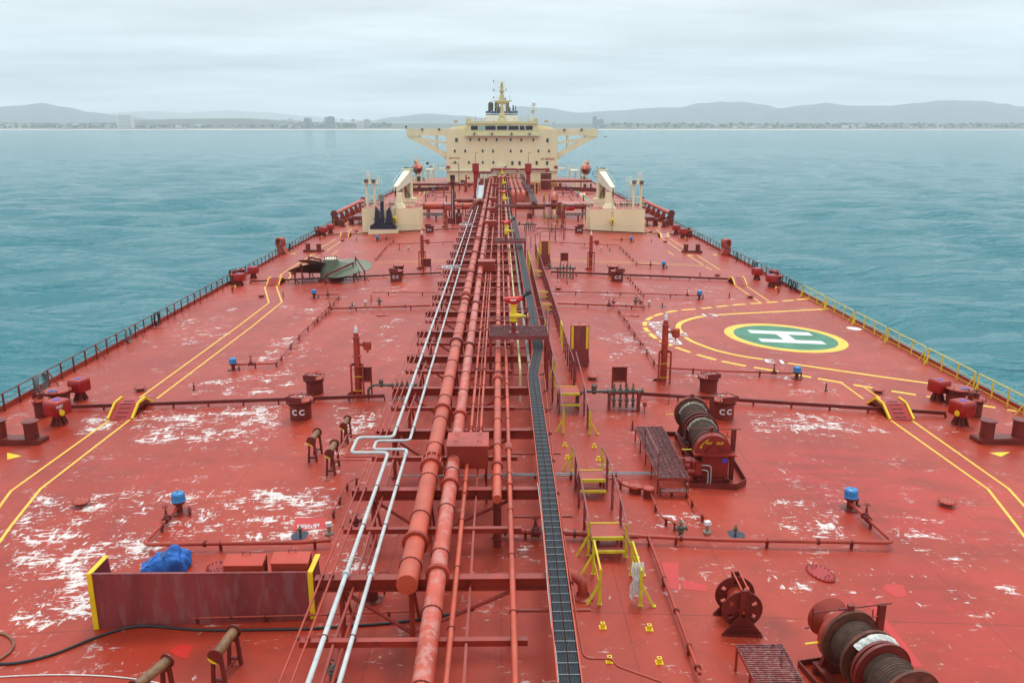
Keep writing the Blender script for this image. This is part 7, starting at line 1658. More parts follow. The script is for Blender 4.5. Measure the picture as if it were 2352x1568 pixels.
for i, dy in enumerate((1.6, 3.2)):
    cross_pipe('%s red transverse pipe behind the fat left one' % ('second' if i == 0 else 'third'), G(14, 1100, 915, 152).x, -8, 152 + dy, zc1 + .1, .45, fl=5)
    cross_pipe('%s red transverse pipe behind the fat right one' % ('second' if i == 0 else 'third'), 8.5, G(15, 700, 970, 152).x, 152 + dy, zc1 + .1, .45, fl=5)
for i, (yv, w_) in enumerate(((1078, 'upper'), (1108, 'lower'))):
    cross_pipe('%s thin dark transverse pipe in front of the manifold on the left' % w_, G(14, 1255, yv, 146).x, G(14, 1640, yv, 146).x, 146 - i, G(14, 1400, yv, 146 - i).z, .13, 'grease', fl=4)
    cross_pipe('%s thin dark transverse pipe in front of the manifold on the right' % w_, G(15, 190, yv, 146).x, G(15, 550, yv, 146).x, 146 - i, G(15, 300, yv, 146 - i).z, .13, 'grease', fl=4)
zu = G(16, 300, 795, 156).z
cross_pipe('rusty upper transverse pipe ending in the arch beside the rack', G(16, 95, 795, 156).x, G(16, 500, 795, 156).x, 156, zu, .42, 'pipe_rusty', fl=3)
t = thing('arch_pipe', 'rusty arched pipe hooking over onto the thickest long pipe', 'pipe', G(16, 470, 960, 150)); o = t.location.copy(); m2 = MB()
m2.tube(poly_round([G(16, 485, 985, 150), G(16, 485, 830, 150), G(16, 570, 790, 151), G(16, 665, 830, 151), G(16, 680, 915, 151)], 1.0, 5), .44, 16); m2.build('pipe', 'pipe_rusty', t, o)
m2 = MB(); q = G(16, 485, 905, 150); m2.lathe([(.58, -.08), (.58, .08)], q, n=20); m2.build('flange', 'red_dark', t, o)
# bridging loop on the right
t = thing('arch_pipe', 'tall red upright pipe loop right of the manifold ladder', 'pipe', G(16, 2055, 900, 150)); o = t.location.copy(); m2 = MB()
m2.tube(poly_round([G(16, 2050, 900, 150), G(16, 2030, 720, 151), G(16, 2045, 655, 152.5), G(16, 2060, 690, 155), G(16, 2060, 800, 155)], .9, 5), .50, 16); m2.build('pipe', 'red_pipe', t, o)
for y_ in (795, 880): m2 = MB(); q = G(16, 2048, y_, 150); m2.lathe([(.62, -.08), (.62, .08)], q, n=20); m2.build('flange', 'red_dark', t, o)
# coloured bands plate on the transverse pipes
for r, xa, xb, y_, lab in ((14, 1650, 1780, 906, 'yellow and blue striped strip on the left transverse pipe'), (15, 215, 345, 913, 'yellow and blue striped strip on the right transverse pipe')):
    p, q = G(r, xa, y_, 151.2), G(r, xb, y_, 151.2); t = thing('colour_code_strip', lab, 'marking', (p.x, 151.2, p.z)); w_ = q.x - p.x
    for k, (dz, mt, nm) in enumerate(((.14, 'white', 'white_stripe'), (.0, 'yellow', 'yellow_stripe'), (-.14, 'blue_disc', 'blue_stripe'))): m2 = MB(); m2.box((w_ / 2, 0, dz), (w_, .06, .14)); m2.build(nm, mt, t)
    m2 = MB(); m2.cyl((0, .8, -.62), (w_ * 1.1, .8, -.62), .60, n=18); m2.build('red_band', 'red_hot', t)
# ladder over the manifold
p = G(16, 1855, 1120, 150); q = G(16, 1975, 865, 150); t = thing('manifold_ladder', 'steep red stairs with treads climbing over the fat transverse pipes', 'stairs', (p.x, 149, zd(p.x))); w_ = q.x - p.x; hh = q.z - zd(p.x)
for x in (0, w_): m2 = MB(); m2.bar((x, -1.6, 0), (x, .4, hh), .08, .25); m2.bar((x, -1.6, 1.0), (x, .4, hh + 1.1), .05, .05); m2.bar((x, .4, hh + 1.1), (x, 6, hh + 1.1), .05, .05); m2.build('stringer', 'red_dark', t)
for i in range(9): m2 = MB(); m2.box((w_ / 2, -1.6 + 2.0 * (i + .5) / 9, hh * (i + .5) / 9), (w_, .25, .04)); m2.build('tread', 'maroon_sheet', t)
m2 = MB(); m2.boxb(w_ / 2, 3.2, hh - .05, w_ + .1, 5.6, .06); m2.build('landing', 'maroon_sheet', t)
for x in (0, w_):
    for y in (.5, 5.8): m2 = MB(); m2.boxb(x, y, -.05, .1, .1, hh + 1.1); m2.build('post', 'red_dark', t)
# tall vent mast, small vent post
p = Z(16, 65, 1250); b0 = Vector((p.x, p.y, zd(p.x))); H_ = G(16, 65, 290, p.y).z - b0.z; k_ = H_ / 8.2
t = thing('vent_mast', 'tall dark red vent mast with black cap left of the rack', 'mast', b0); m2 = MB(); m2.lathe([(.42, -.05), (.36, .1), (.30, H_ * .84), (.42, H_ * .85), (.42, H_ * .93)], n=18); m2.build('column', 'red_dark', t)
m2 = MB(); m2.lathe([(.2, H_ * .80), (.95, H_ * .835), (.95, H_ * .85), (.2, H_ * .85)], n=22); m2.build('drip_platform', 'red_dark', t); m2 = MB(); m2.lathe([(.40, H_ * .93), (.43, H_ * .935), (.43, H_ * .995), (.1, H_)], n=18); m2.build('cap', 'black', t)
m2 = MB(); m2.cyl((-.05, -.42, 1.0), (-.05, -.42, H_ * .72), .05, n=8); m2.build('drain_pipe', 'lag_white', t)
p = Z(16, 175, 1240); t = thing('vent_post', 'stout dark red post with flat hood beside the vent mast', 'vent', (p.x, p.y, zd(p.x))); m2 = MB(); m2.boxb(0, 0, -.03, 1.0, .9, 1.8); m2.cyl((0, 0, 1.8), (0, 0, 2.5), .25, n=12); m2.build('body', 'red_dark', t); m2 = MB(); m2.boxb(0, 0, 2.45, 1.0, .9, .12); m2.build('hood', 'red', t); m2 = MB(); m2.box((.05, -.46, 1.5), (.42, .03, .35)); m2.build('name_plate', 'grey', t)
# silver gangway
ga, gb = G(16, 578, 752, 158), G(16, 615, 500, 172); t = thing('gangway', 'pale silver gangway stowed aslant left of the rack', 'gangway', ga); o = t.location.copy(); d = gb - ga; m2 = MB(); m2.bar(ga, gb, 1.05, .08); m2.build('walking_board', 'silver', t, o)
for s_ in (-1, 1):
    sx = Vector((s_ * .62, 0, 0)); m2 = MB(); m2.prism([ga + sx, ga + sx + Vector((0, 0, .75)), gb + sx + Vector((0, 0, 1.6)), gb + sx], (.05, 0, 0)); m2.build('side_panel', 'silver', t, o)
m2 = MB(); m2.bar(ga + Vector((-.7, 0, -.25)), ga + Vector((.7, 0, -.25)), .2, .4); m2.build('end_roller', 'grey', t, o)
for f in (.1, .6): q = ga.lerp(gb, f); m2 = MB(); m2.boxb(q.x, q.y, zd(q.x) - .05, .9, .25, q.z - zd(q.x)); m2.build('trestle', 'red_dark', t, o)
# wide-topped vent risers
for xa, yt_, yb_, lab in ((503, 68, 480, 'red vent riser with wide drum top, left of the rack near the bridge'), (1533, 72, 400, 'red vent riser with wide drum top, right of the rack near the bridge')):
    Yv = 205; p = G(16, xa, 300, Yv); zb = zd(p.x); zt_ = G(16, xa, yt_, Yv).z - zb; wd_ = (G(16, xa + 70, 200, Yv).x - G(16, xa - 70, 200, Yv).x) / 2
    t = thing('vent_riser', lab, 'vent', (p.x, Yv, zb)); m2 = MB(); m2.lathe([(wd_ * .62, -.05), (wd_ * .62, zt_ * .66), (wd_ * .95, zt_ * .76)], n=24, cap=False); m2.build('riser', 'red_box', t); m2 = MB(); m2.lathe([(wd_ * .95, zt_ * .76), (wd_ * .95, zt_ * .985), (wd_ * 1.03, zt_ * .985), (wd_ * 1.03, zt_), (.1, zt_)], n=24, cap=False); m2.build('drum', 'red_box', t)
    m2 = MB(); m2.cyl((0, 0, zt_), (0, 0, zt_ + 2.6), .06, n=6); m2.cyl((0, 0, zt_ + 2.6), (.7, 0, zt_ + 2.6), .05, n=6); m2.build('lightning_rod', 'red_dark', t)
# pipes by the bridge front
Yf = 236
def gpipe(lab, pts, r, mat='red', Y=Yf, rad=.8):
    P_ = [G(16, x, y, Y + dy) for x, y, dy in pts]; t = thing('header_pipe', lab, 'pipe', P_[0]); m2 = MB(); m2.tube(poly_round(P_, rad), r, 14); m2.build('pipe', mat, t, P_[0]); return t, P_[0]
t, o = gpipe('long header pipe passing high across the bridge front', [(815, 240, 0), (820, 182, 0), (1860, 185, 0), (1930, 175, 0), (1935, 200, 0), (1885, 215, 0), (1885, 270, 0)], .36, 'pipe_rusty')
t, o = gpipe('bent header pipe left of the long pipes near the bridge', [(562, 370, 0), (565, 245, 0), (650, 240, 0), (810, 245, 0)], .34, 'pipe_rusty')
t, o = gpipe('short bent header pipe joining the right long pipes', [(1310, 240, -1), (1315, 195, -1), (1390, 180, -.5), (1560, 185, -.3)], .32, 'pipe_rusty')
p = G(16, 1882, 385, 230); zt_ = G(16, 1882, 265, 230).z; t = thing('round_drum', 'big red drum under the header pipe right of the rack', 'tank', (p.x, 230, zd(p.x))); m2 = MB(); m2.lathe([(1.5, -.05), (1.5, zt_ - zd(p.x)), (1.56, zt_ - zd(p.x)), (1.56, zt_ - zd(p.x) + .1), (.3, zt_ - zd(p.x) + .3)], n=26, cap=False); m2.build('shell', 'red_dark', t)
cross_pipe('far red transverse pipe on the right, bending to the rail', G(16, 1790, 415, 222).x, G(15, 680, 530, 222).x, 222, G(16, 1900, 412, 222).z, .38, 'pipe_rusty', fl=9)
cross_pipe('far red beam of pipework on the left before the bridge', G(14, 1050, 500, 228).x, G(16, 450, 450, 228).x, 228, 1.0, .35, 'red_dark', fl=9)
# lamp post
pb = G(16, 175, 420, 215); pts = [G(16, 175, 420, 215), G(16, 173, 110, 215), G(16, 165, 75, 215), G(16, 130, 58, 215), G(16, 45, 58, 215)]; pts[0].z = zd(pb.x) - .05
t = thing('lamp_post', 'curved dark lamp post standing before the bridge on the left', 'lamp post', (pb.x, 215, zd(pb.x))); o = t.location.copy(); m2 = MB(); m2.tube(poly_round(pts, .6), .09, 8); m2.build('pole', 'red_dark', t, o); m2 = MB(); m2.box(pts[-1] - Vector((0, 0, .1)), (.5, .3, .2)); m2.build('lamp_head', 'grey', t, o)
# far frames with yellow edges right of the rack
for i, (x0, y0, x1, y1) in enumerate(((1672, 410, 1725, 620), (1835, 640, 1860, 760), (2008, 440, 2045, 500), (1850, 450, 1900, 500), (2130, 450, 2190, 500), (1535, 460, 1650, 530))):
    Yq = Z(16, x0, y1 + 25).y; a = G(16, x0, y1, Yq); b_ = G(16, x1, y0, Yq); zb = zd(a.x); t = thing('steel_gate', 'small yellow edged steel frame on the right deck near the bridge', 'frame', (a.x, Yq, zb), 0, 'yellow edged frames near the bridge'); w_ = b_.x - a.x; hh = max(1.2, b_.z - zb)
    m2 = MB()
    for x in (0, w_): m2.boxb(x, 0, -.03, .14, .14, hh)
    m2.boxb(w_ / 2, 0, hh - .1, w_, .14, .14); m2.build('frame', 'yellow', t); m2 = MB(); m2.boxb(w_ / 2, .8, -.03, w_, .12, hh * .8); m2.boxb(w_ / 2, .4, hh * .7, w_, .8, .06); m2.build('plate', 'red_dark', t)
# tables / winch tops beside the houses
for r, x0, x1, yt_, yb_, lab in ((22, 120, 290, 505, 650, 'dark red table on legs right of the plain crane house'), (21, 1480, 1820, 815, 1050, 'dark red table on legs left of the anchor house')):
    a, b_ = Z(r, x0, yb_), Z(r, x1, yb_); t = thing('steel_table', lab, 'table', ((a.x + b_.x) / 2, a.y, zd(a.x))); w_ = abs(b_.x - a.x); m2 = MB(); m2.boxb(0, 3, .85, w_, 6.5, .7); m2.build('top_box', 'red_dark', t)
    for x in (-w_ / 2 + .2, w_ / 2 - .2):
        for y in (0, 6): m2 = MB(); m2.boxb(x, y, -.05, .2, .2, .95); m2.build('leg', 'red_dark', t)
    m2 = MB(); 
    sx = -1 if r == 22 else 1
    for z_ in (.25, .95): m2.boxb(sx * (w_ / 2 + .35), -.2, z_, .75, .1, .1)
    for x in (.05, .7): m2.boxb(sx * (w_ / 2 + x), -.2, 0, .08, .1, 1.0)
    m2.build('yellow_frame', 'yellow', t)
for r, x, y, lab in ((22, 325, 640, 'small dark red capstan right of the table'), (21, 1440, 1030, 'small dark red capstan left of the table')):
    p = Z(r, x, y); t = thing('capstan', lab, 'capstan', (p.x, p.y, zd(p.x))); m2 = MB(); m2.lathe([(.5, -.03), (.42, .3), (.4, .6), (.55, .8), (.55, 1.2), (.48, 1.3), (.1, 1.32)], n=18); m2.build('barrel', 'red_dark', t)
# long mooring winches beyond the cranes by each rail
for r, x, y, lab in ((14, 620, 720, 'far red mooring winch with yellow guards by the left rail'), (15, 1200, 850, 'far red mooring winch by the right rail behind the gantry')):
    p = G(r, x, y, 168); t = thing('far_winch', lab, 'winch', (p.x, 168, zd(p.x)), .0)
    for k, (y_, rr) in enumerate(((-2, .5), (0, 1.0), (2.2, 1.0))): m2 = MB(); m2.cyl((-2.2 + k * 1.2, 0, 1.2), (-1.2 + k * 1.2, 0, 1.2), .7 if k else .55, n=16); m2.build('drum', 'red_pipe' if k == 1 else 'rust', t)
    for x_ in (-2.3, -1.1, .1, 1.4): m2 = MB(); m2.cyl((x_, 0, 1.2), (x_ + .08, 0, 1.2), 1.05, n=20); m2.build('flange', 'red_dark', t)
    m2 = MB(); m2.boxb(0, 0, -.1, 5, 2, .5); m2.boxb(2, 0, .3, 1.1, 1.2, 1.5); m2.build('bed', 'red_dark', t)
    if r == 14: m2 = MB(); m2.boxb(.6, -1.3, .5, 3.2, .05, .9); m2.build('guard', 'yellow', t)
# ================================================================ SUPERSTRUCTURE
YH = 262.0
def h1(x, y, Y=YH): q = G(1, x, y, Y); return Vector((q.x, q.y, q.z))
t = thing('bridge_house', 'cream superstructure with long bridge wings filling the far end of the deck', 'superstructure', (CLX, YH, 0)); o = t.location.copy()
pl, pr = h1(605, 600), h1(1565, 600); zT = h1(700, 572).z; zB = -1.2
m2 = MB(); m2.box(((pl.x + pr.x) / 2, YH + 9, (zT + zB) / 2), (pr.x - pl.x, 18, zT - zB)); m2.build('wall', 'cream', t, o)
zl = h1(600, 925).z; m2 = MB(); m2.box(((pl.x + pr.x) / 2, YH + 8.6, zl), (pr.x - pl.x + 1.6, 18.6, .35)); m2.build('deck_ledge', 'cream_light', t, o)
MXr = 1086
def mir(x, s_): return x if s_ < 0 else 2 * MXr - x
for s_ in (-1, 1):
    m2 = MB()
    def PR(pts, d0, d1): m2.prism([h1(mir(x, s_), y, YH + d0) if False else Vector((h1(mir(x, s_), y).x, YH + d0, h1(mir(x, s_), y).z)) for x, y in pts], (0, d1 - d0, 0))
    PR([(268, 570), (606, 570), (606, 626), (390, 626), (268, 638)], .4, 4.2)
    m2.build('wing_deck', 'cream', t, o); m2 = MB()
    PR([(268, 636), (385, 624), (372, 640), (590, 770), (606, 770), (606, 818), (560, 792)], .6, 1.4)
    PR([(372, 641), (392, 641), (606, 684), (606, 698), (440, 678), (380, 652)], .61, 1.39); PR([(513, 626), (528, 626), (528, 748), (513, 738)], .62, 1.38)
    m2.build('wing_bracket', 'cream', t, o); m2 = MB()
    PR([(268, 636), (385, 624), (372, 640), (590, 770), (606, 770), (606, 818), (560, 792)], 3.2, 4.0); PR([(513, 626), (528, 626), (528, 748), (513, 738)], 3.22, 3.98)
    m2.build('wing_bracket', 'cream', t, o)
    rail_top('rail', 'cream_light', t, [h1(mir(270, s_), 570) + Vector((0, .5, 0)), h1(mir(600, s_), 570) + Vector((0, .5, 0))], h=.25, step=3, off=o)
    # rounded roof shoulder beside the wheelhouse
    m2 = MB(); PR([(625, 572), (655, 556), (700, 546), (784, 536), (784, 572)], 2.5, 12.0); m2.build('roof_shoulder', 'cream', t, o)
    m2 = MB(); PR([(540, 920), (606, 920), (606, 905), (540, 905)], 0, 6); m2.build('side_balcony', 'cream_light', t, o)
    rail_top('rail', 'pale_yellow', t, [h1(mir(541, s_), 905), h1(mir(604, s_), 905)], h=1.4, step=1.1, off=o, r=.05)
    m2 = MB(); q = h1(mir(625, s_), 895); m2.box(q - Vector((0, .4, 0)), (1.0, .6, .7)); m2.build('hose_box', 'red_box', t, o)
    m2 = MB(); PR([(548, 785), (606, 785), (606, 830)], 1, 5); m2.build('lower_bracket', 'cream', t, o)
# wheelhouse
a, b_ = h1(783, 515), h1(1388, 515); zw0, zw1 = h1(900, 622).z, h1(900, 515).z
m2 = MB(); m2.box(((a.x + b_.x) / 2, YH + 3.4, (zw0 + zw1) / 2), (b_.x - a.x, 9.4, zw1 - zw0)); m2.build('wheelhouse_wall', 'cream_yellow', t, o)
m2 = MB(); m2.box(((a.x + b_.x) / 2, YH - 1.4, zw1 + .0), (b_.x - a.x + .5, .6, h1(0, 515).z - h1(0, 537).z)); m2.build('wheelhouse_visor', 'cream_yellow', t, o)
m2 = MB(); q0, q1 = h1(768, 626), h1(1406, 626); m2.box(((q0.x + q1.x) / 2, YH - .9, q0.z), (q1.x - q0.x, 1.9, .18)); m2.build('wheelhouse_ledge', 'cream_light', t, o)
for i, (x0, x1) in enumerate(((820, 880), (890, 935), (943, 1033), (1043, 1130), (1140, 1228), (1238, 1280), (1288, 1349))):
    p, q = h1(x0, 578, YH - 1.3), h1(x1, 542, YH - 1.3); w = MB(); w.box(((p.x + q.x) / 2, YH - 1.36, (p.z + q.z) / 2), (q.x - p.x + .3, .06, q.z - p.z + .3)); fo = w.build('bridge_window', 'cream_light', t, o)
    w = MB(); w.box(((p.x + q.x) / 2, YH - 1.42, (p.z + q.z) / 2), (q.x - p.x, .06, q.z - p.z)); g_ = w.build('pane', 'glass_teal' if i == 1 else 'glass_dark', fo, o)
wins = [(697, 664, 22, 34), (815, 660, 15, 24), (890, 661, 15, 24), (951, 661, 15, 24), (1041, 662, 15, 24), (1160, 662, 15, 24), (1250, 663, 15, 24), (1354, 662, 15, 24), (1475, 667, 22, 34)]
wins += [(x, 758, 15, 24) for x in (683, 772, 921, 1010, 1160, 1250, 1398, 1488)]
wins += [(x, 855, 15, 23) for x in (684, 803, 922, 1012)] + [(1175, 861, 20, 32), (1236, 861, 20, 32), (1383, 860, 20, 32), (1472, 861, 20, 32)]
for x, y, w_, h_w in wins:
    p, q = h1(x - w_ / 2, y + h_w / 2), h1(x + w_ / 2, y - h_w / 2); w = MB(); w.box(((p.x + q.x) / 2, YH - .03, (p.z + q.z) / 2), (q.x - p.x + .16, .06, q.z - p.z + .16)); fo = w.build('window', 'cream_light', t, o)
    w = MB(); w.box(((p.x + q.x) / 2, YH - .09, (p.z + q.z) / 2), (q.x - p.x, .06, q.z - p.z)); w.build('pane', 'window_pane', fo, o)
p = h1(681, 819, YH - .04); text_mesh('IMO 9412347', .62, 'red_letter', 'hull_number_lettering', frame4(p, (1, 0, 0), (0, 0, 1)), t, off=o, bold=.02, sx=.95)
p = h1(1478, 827, YH - .04); text_mesh('NO SMOKING', .95, 'red_letter', 'warning_lettering', frame4(p, (1, 0, 0), (0, 0, 1)), t, off=o, bold=.02, sx=.72)
for x, y in ((850, 610), (1000, 612), (1168, 612), (1322, 612), (403, 573), (548, 573), (1620, 578), (1767, 576)):
    q = h1(x, y, YH - 1.9 if 700 < x < 1450 else YH + .2); m2 = MB(); m2.box(q, (.6, .4, .65)); m2.build('floodlight', 'lamp_body', t, o)
for x, y in ((265, 551), (1905, 556)): q = h1(x, y, YH + .6); m2 = MB(); m2.ball(q, .32, 10, 7); m2.cyl(q - Vector((0, 0, .9)), q, .06, n=6); m2.build('wing_tip_lamp', 'black' if x < 500 else 'white', t, o)
rail_top('rail', 'pale_yellow', t, [Vector((a.x, YH - 1.2, zw1 + .4)), Vector((b_.x, YH - 1.2, zw1 + .4))], h=1.0, step=2.4, off=o, r=.035)
for x, w_, h_2 in ((800, 38, 35), (1372, 34, 35), (690, 30, 18), (1465, 34, 18)): p, q = h1(x - w_ / 2, 515, YH + 1), h1(x + w_ / 2, 515 - h_2, YH + 1); m2 = MB(); m2.box(((p.x + q.x) / 2, YH + 1, (p.z + q.z) / 2), (q.x - p.x, 1.2, q.z - p.z)); m2.build('roof_locker', 'pale_yellow', t, o)
for x, h_2 in ((860, 62), (905, 30), (940, 40), (1190, 35), (1250, 40), (1310, 50), (1330, 30), (1210, 42)): p, q = h1(x, 516, YH + 3), h1(x, 516 - h_2, YH + 3); m2 = MB(); m2.cyl(p, q, .07, n=6); m2.box(q, (.5, .1, .1)); m2.build('aerial', 'pale_yellow', t, o)
p = h1(1020, 510, YH + 1); m2 = MB(); m2.box(p, (.7, .5, .6)); m2.build('horn_box', 'red_box', t, o)
p = h1(1077, 925, YH - 1); m2 = MB(); m2.box((p.x, YH - .8, h1(1077, 900).z), (2.6, 1.6, 1.2)); m2.build('door_porch', 'cream_light', t, o)
m2 = MB(); m2.box((p.x - 5, YH - .1, h1(900, 960).z), (7, .12, 1.6)); m2.build('lower_panel', 'cream_light', t, o)

# ---- mast
YM = 267
def h18(x, y, Y=YM): return G(18, x, y, Y)
t = thing('signal_mast', 'tapering cream mast with crosstrees on the wheelhouse roof', 'mast', h18(910, 1355)); o = t.location.copy()
def loft(name, mat, secs, parent, off, dep=1.0):
    m = MB(); vs = []
    for (xl, xr, y) in secs:
        p, q = h18(xl, y), h18(xr, y); d_ = (q.x - p.x) * .5 * dep; vs += [(p.x, YM - d_, p.z), (q.x, YM - d_, p.z), (q.x, YM + d_, p.z), (p.x, YM + d_, p.z)]
    k = len(secs); m.add(vs, [(j * 4 + i, j * 4 + (i + 1) % 4, j * 4 + 4 + (i + 1) % 4, j * 4 + 4 + i) for j in range(k - 1) for i in range(4)] + [(4 * k - 4, 4 * k - 3, 4 * k - 2, 4 * k - 1)]); return m.build(name, mat, parent, off)
loft('mast_base', 'pale_yellow', [(768, 1055, 1355), (870, 972, 1060), (872, 952, 830), (862, 960, 770)], t, o)
loft('lower_crosstree', 'pale_yellow', [(860, 970, 840), (660, 1190, 748), (660, 1190, 738)], t, o, .35)
loft('upper_column', 'pale_yellow', [(830, 990, 720), (865, 950, 520), (872, 942, 400), (880, 940, 220)], t, o)
for (x0, x1, y) in ((680, 1030, 212), (670, 1035, 440), (780, 1030, 378), (650, 850, 668)): m2 = MB(); m2.cyl(h18(x0, y), h18(x1, y), .06, n=6); m2.build('yard', 'cream_light', t, o)
for (x, y0, y1) in ((725, 720, 215), (765, 720, 215), (828, 720, 215), (990, 720, 215)): m2 = MB(); m2.cyl(h18(x, y0), h18(x, y1), .03, n=5); m2.build('stay_rod', 'cream_light', t, o)
for (x, y, s_) in ((675, 182, .9), (676, 440, 1.0), (677, 647, .8), (1032, 425, .6), (905, 512, .55), (1010, 690, 1.0), (900, 295, .5), (856, 480, .6), (963, 480, .6)): m2 = MB(); q = h18(x, y, YM - .5); m2.cyl(q - Vector((0, 0, .35 * s_)), q + Vector((0, 0, .4 * s_)), .13, n=8); m2.build('navigation_light', 'black', t, o)
for (x, y0, y1) in ((782, 205, 145), (912, 205, 135), (1020, 205, 130), (1130, 735, 575), (630, 735, 680), (1190, 738, 700)): m2 = MB(); m2.cyl(h18(x, y0), h18(x, y1), .05, n=5); m2.build('antenna', 'grey', t, o)
m2 = MB(); 
for (x0, x1) in ((648, 838), (1045, 1175)):
    for y in (625, 668): m2.cyl(h18(x0, y), h18(x1, y), .03, n=5)
    for x in (x0, x1): m2.cyl(h18(x, 740), h18(x, 622), .03, n=5)
m2.build('crosstree_rail', 'cream_light', t, o)
m2 = MB(); m2.box(h18(910, 345), (1.6, .25, .35)); m2.box(h18(910, 240), (1.2, .4, .25)); m2.build('radar_scanner', 'white', t, o)
for (x0, y0, x1, y1) in ((800, 830, 560, 1090), (800, 850, 745, 1060), (1040, 830, 1265, 1095), (1040, 850, 1095, 1090)): m2 = MB(); m2.cyl(h18(x0, y0), h18(x1, y1, 275), .04, n=5); m2.build('stay_wire', 'cream_light', t, o)
m2 = MB(); q = h18(910, 1265, YM - 1.1); w_ = .62
m2.prism([(q.x - .55, q.y - .15, q.z + .5), (q.x + .55, q.y - .15, q.z + .5), (q.x + .45, q.y - .15, q.z - .45), (q.x, q.y - .15, q.z - .8), (q.x - .45, q.y - .15, q.z - .45)], (0, -.06, 0)); m2.build('crest_plate', 'cream_light', t, o)
m2 = MB(); q = q - Vector((0, .25, 0)); m2.tube([q + Vector((-.55, 0, .5)), q + Vector((-.3, 0, .62)), q + Vector((0, 0, .78)), q + Vector((.3, 0, .62)), q + Vector((.55, 0, .5))], .06, 6); m2.build('crest_ribbon', 'funnel_blue', t, o)
m2 = MB(); x0, x1 = h18(990, 900), h18(1045, 900)
for q in (x0, x1): m2.cyl((q.x, YM - .6, h18(0, 1085).z), (q.x, YM - .6, h18(0, 810).z), .05, n=5)
for i in range(7): z_ = h18(0, 1085 - 40 * i).z; m2.cyl((x0.x, YM - .6, z_), (x1.x, YM - .6, z_), .04, n=5)
m2.build('ladder', 'rust_pink', t, o)
# ---- funnel
YF = 284
t = thing('funnel', 'broad white funnel with blue and white bands behind the mast', 'funnel', G(18, 905, 1350, YF)); o = t.location.copy()
def fband(name, mat, y0, y1, grow=0):
    p, q = G(18, 450 - grow, y1, YF), G(18, 1360 + grow, y0, YF); m = MB(); m.box(((p.x + q.x) / 2, YF + 3, (p.z + q.z) / 2), (q.x - p.x, 6 + grow * .02, abs(q.z - p.z))); m.build(name, mat, t, o)
fband('casing', 'cream_white', 1150, 1420); fband('dark_band', 'funnel_dark', 1128, 1150, 1); fband('white_band', 'cream_white', 1098, 1128, 1.5); fband('blue_band', 'funnel_blue', 1048, 1098, 2); fband('top_rim', 'funnel_dark', 1034, 1048, 3)
for (x, w_, y) in ((592, 150, 762), (765, 130, 765), (1065, 100, 775), (1135, 32, 905), (1231, 40, 865), (1298, 24, 875), (855, 40, 900)):
    p = G(18, x, 1040, YF + 3); q = G(18, x, y, YF + 3); rr_ = (G(18, x + w_ / 2, y, YF + 3).x - G(18, x - w_ / 2, y, YF + 3).x) / 2; m2 = MB(); m2.cyl(p, q - Vector((0, 0, rr_)), rr_, n=18, cap=False); m2.dome(q - Vector((0, 0, rr_)), rr_, rr_, n=18); m2.build('exhaust_pipe', 'exhaust', t, o)
for i in range(14):
    x = 575 + i * 52; p = G(18, x, 1095, YF - .1); m2 = MB(); m2.prism([(p.x - .16, p.y, p.z + .3), (p.x + .16, p.y, p.z + .3), (p.x + .12, p.y, p.z - .1), (p.x, p.y, p.z - .3), (p.x - .12, p.y, p.z - .1)], (0, .08, 0))
    if not 830 < x < 980: m2.build('drip_streak', 'funnel_dark', t, o)
# ---- radome mast
t = thing('radome_mast', 'white radome on a lattice mast right of the signal mast', 'mast', G(18, 1790, 1350, 264)); o = t.location.copy(); g_ = lambda x, y, dy=0: G(18, x, y, 264 + dy)
m2 = MB(); m2.cyl(g_(1808, 1345), g_(1808, 880), .09, n=8)
for x0, x1 in ((1690, 1762), (1815, 1815)): m2.cyl(g_(x0, 1345), g_(x1, 1030), .05, n=6)
for y in (1280, 1215, 1160, 1100): m2.cyl(g_(1700 + (1345 - y) * .2, y), g_(1812, y - 50), .04, n=5); m2.cyl(g_(1700 + (1345 - y) * .2, y), g_(1812, y), .04, n=5)
m2.build('lattice', 'cream_light', t, o)
m2 = MB(); m2.box(g_(1815, 1020), (1.9, 1.2, .12)); m2.cyl(g_(1790, 1085), g_(1790, 1020), .42, .45, n=14); m2.build('platform', 'pale_yellow', t, o)
rail_top('rail', 'cream_light', t, [g_(1728, 1018, -.5), g_(1898, 1018, -.5)], h=1.3, step=.9, off=o)
q = g_(1815, 880); m2 = MB(); rr_ = g_(1875, 850).x - g_(1815, 850).x; m2.cyl(q, q + Vector((0, 0, rr_ * 1.0)), rr_ * .95, rr_, n=20); m2.dome(q + Vector((0, 0, rr_)), rr_, rr_ * 1.0, n=20, k=6); m2.build('dome', 'white', t, o)
# whip aerials beside the bridge
for x, y0, y1, lab in ((662, 570, 358, 'thin whip aerial standing at the left roof of the bridge'), (403, 850, 752, 'thin whip aerial above the left lifeboat'), (1763, 850, 757, 'thin whip aerial above the right lifeboat')):
    Yq = YH + 3 if y0 < 600 else 236; a, b_ = G(1, x, y0, Yq), G(1, x, y1, Yq); tag(MB().cyl((0, 0, -.3), b_ - a, .05, .02, n=5).build('whip_aerial', 'grey', None, a), lab, 'aerial')

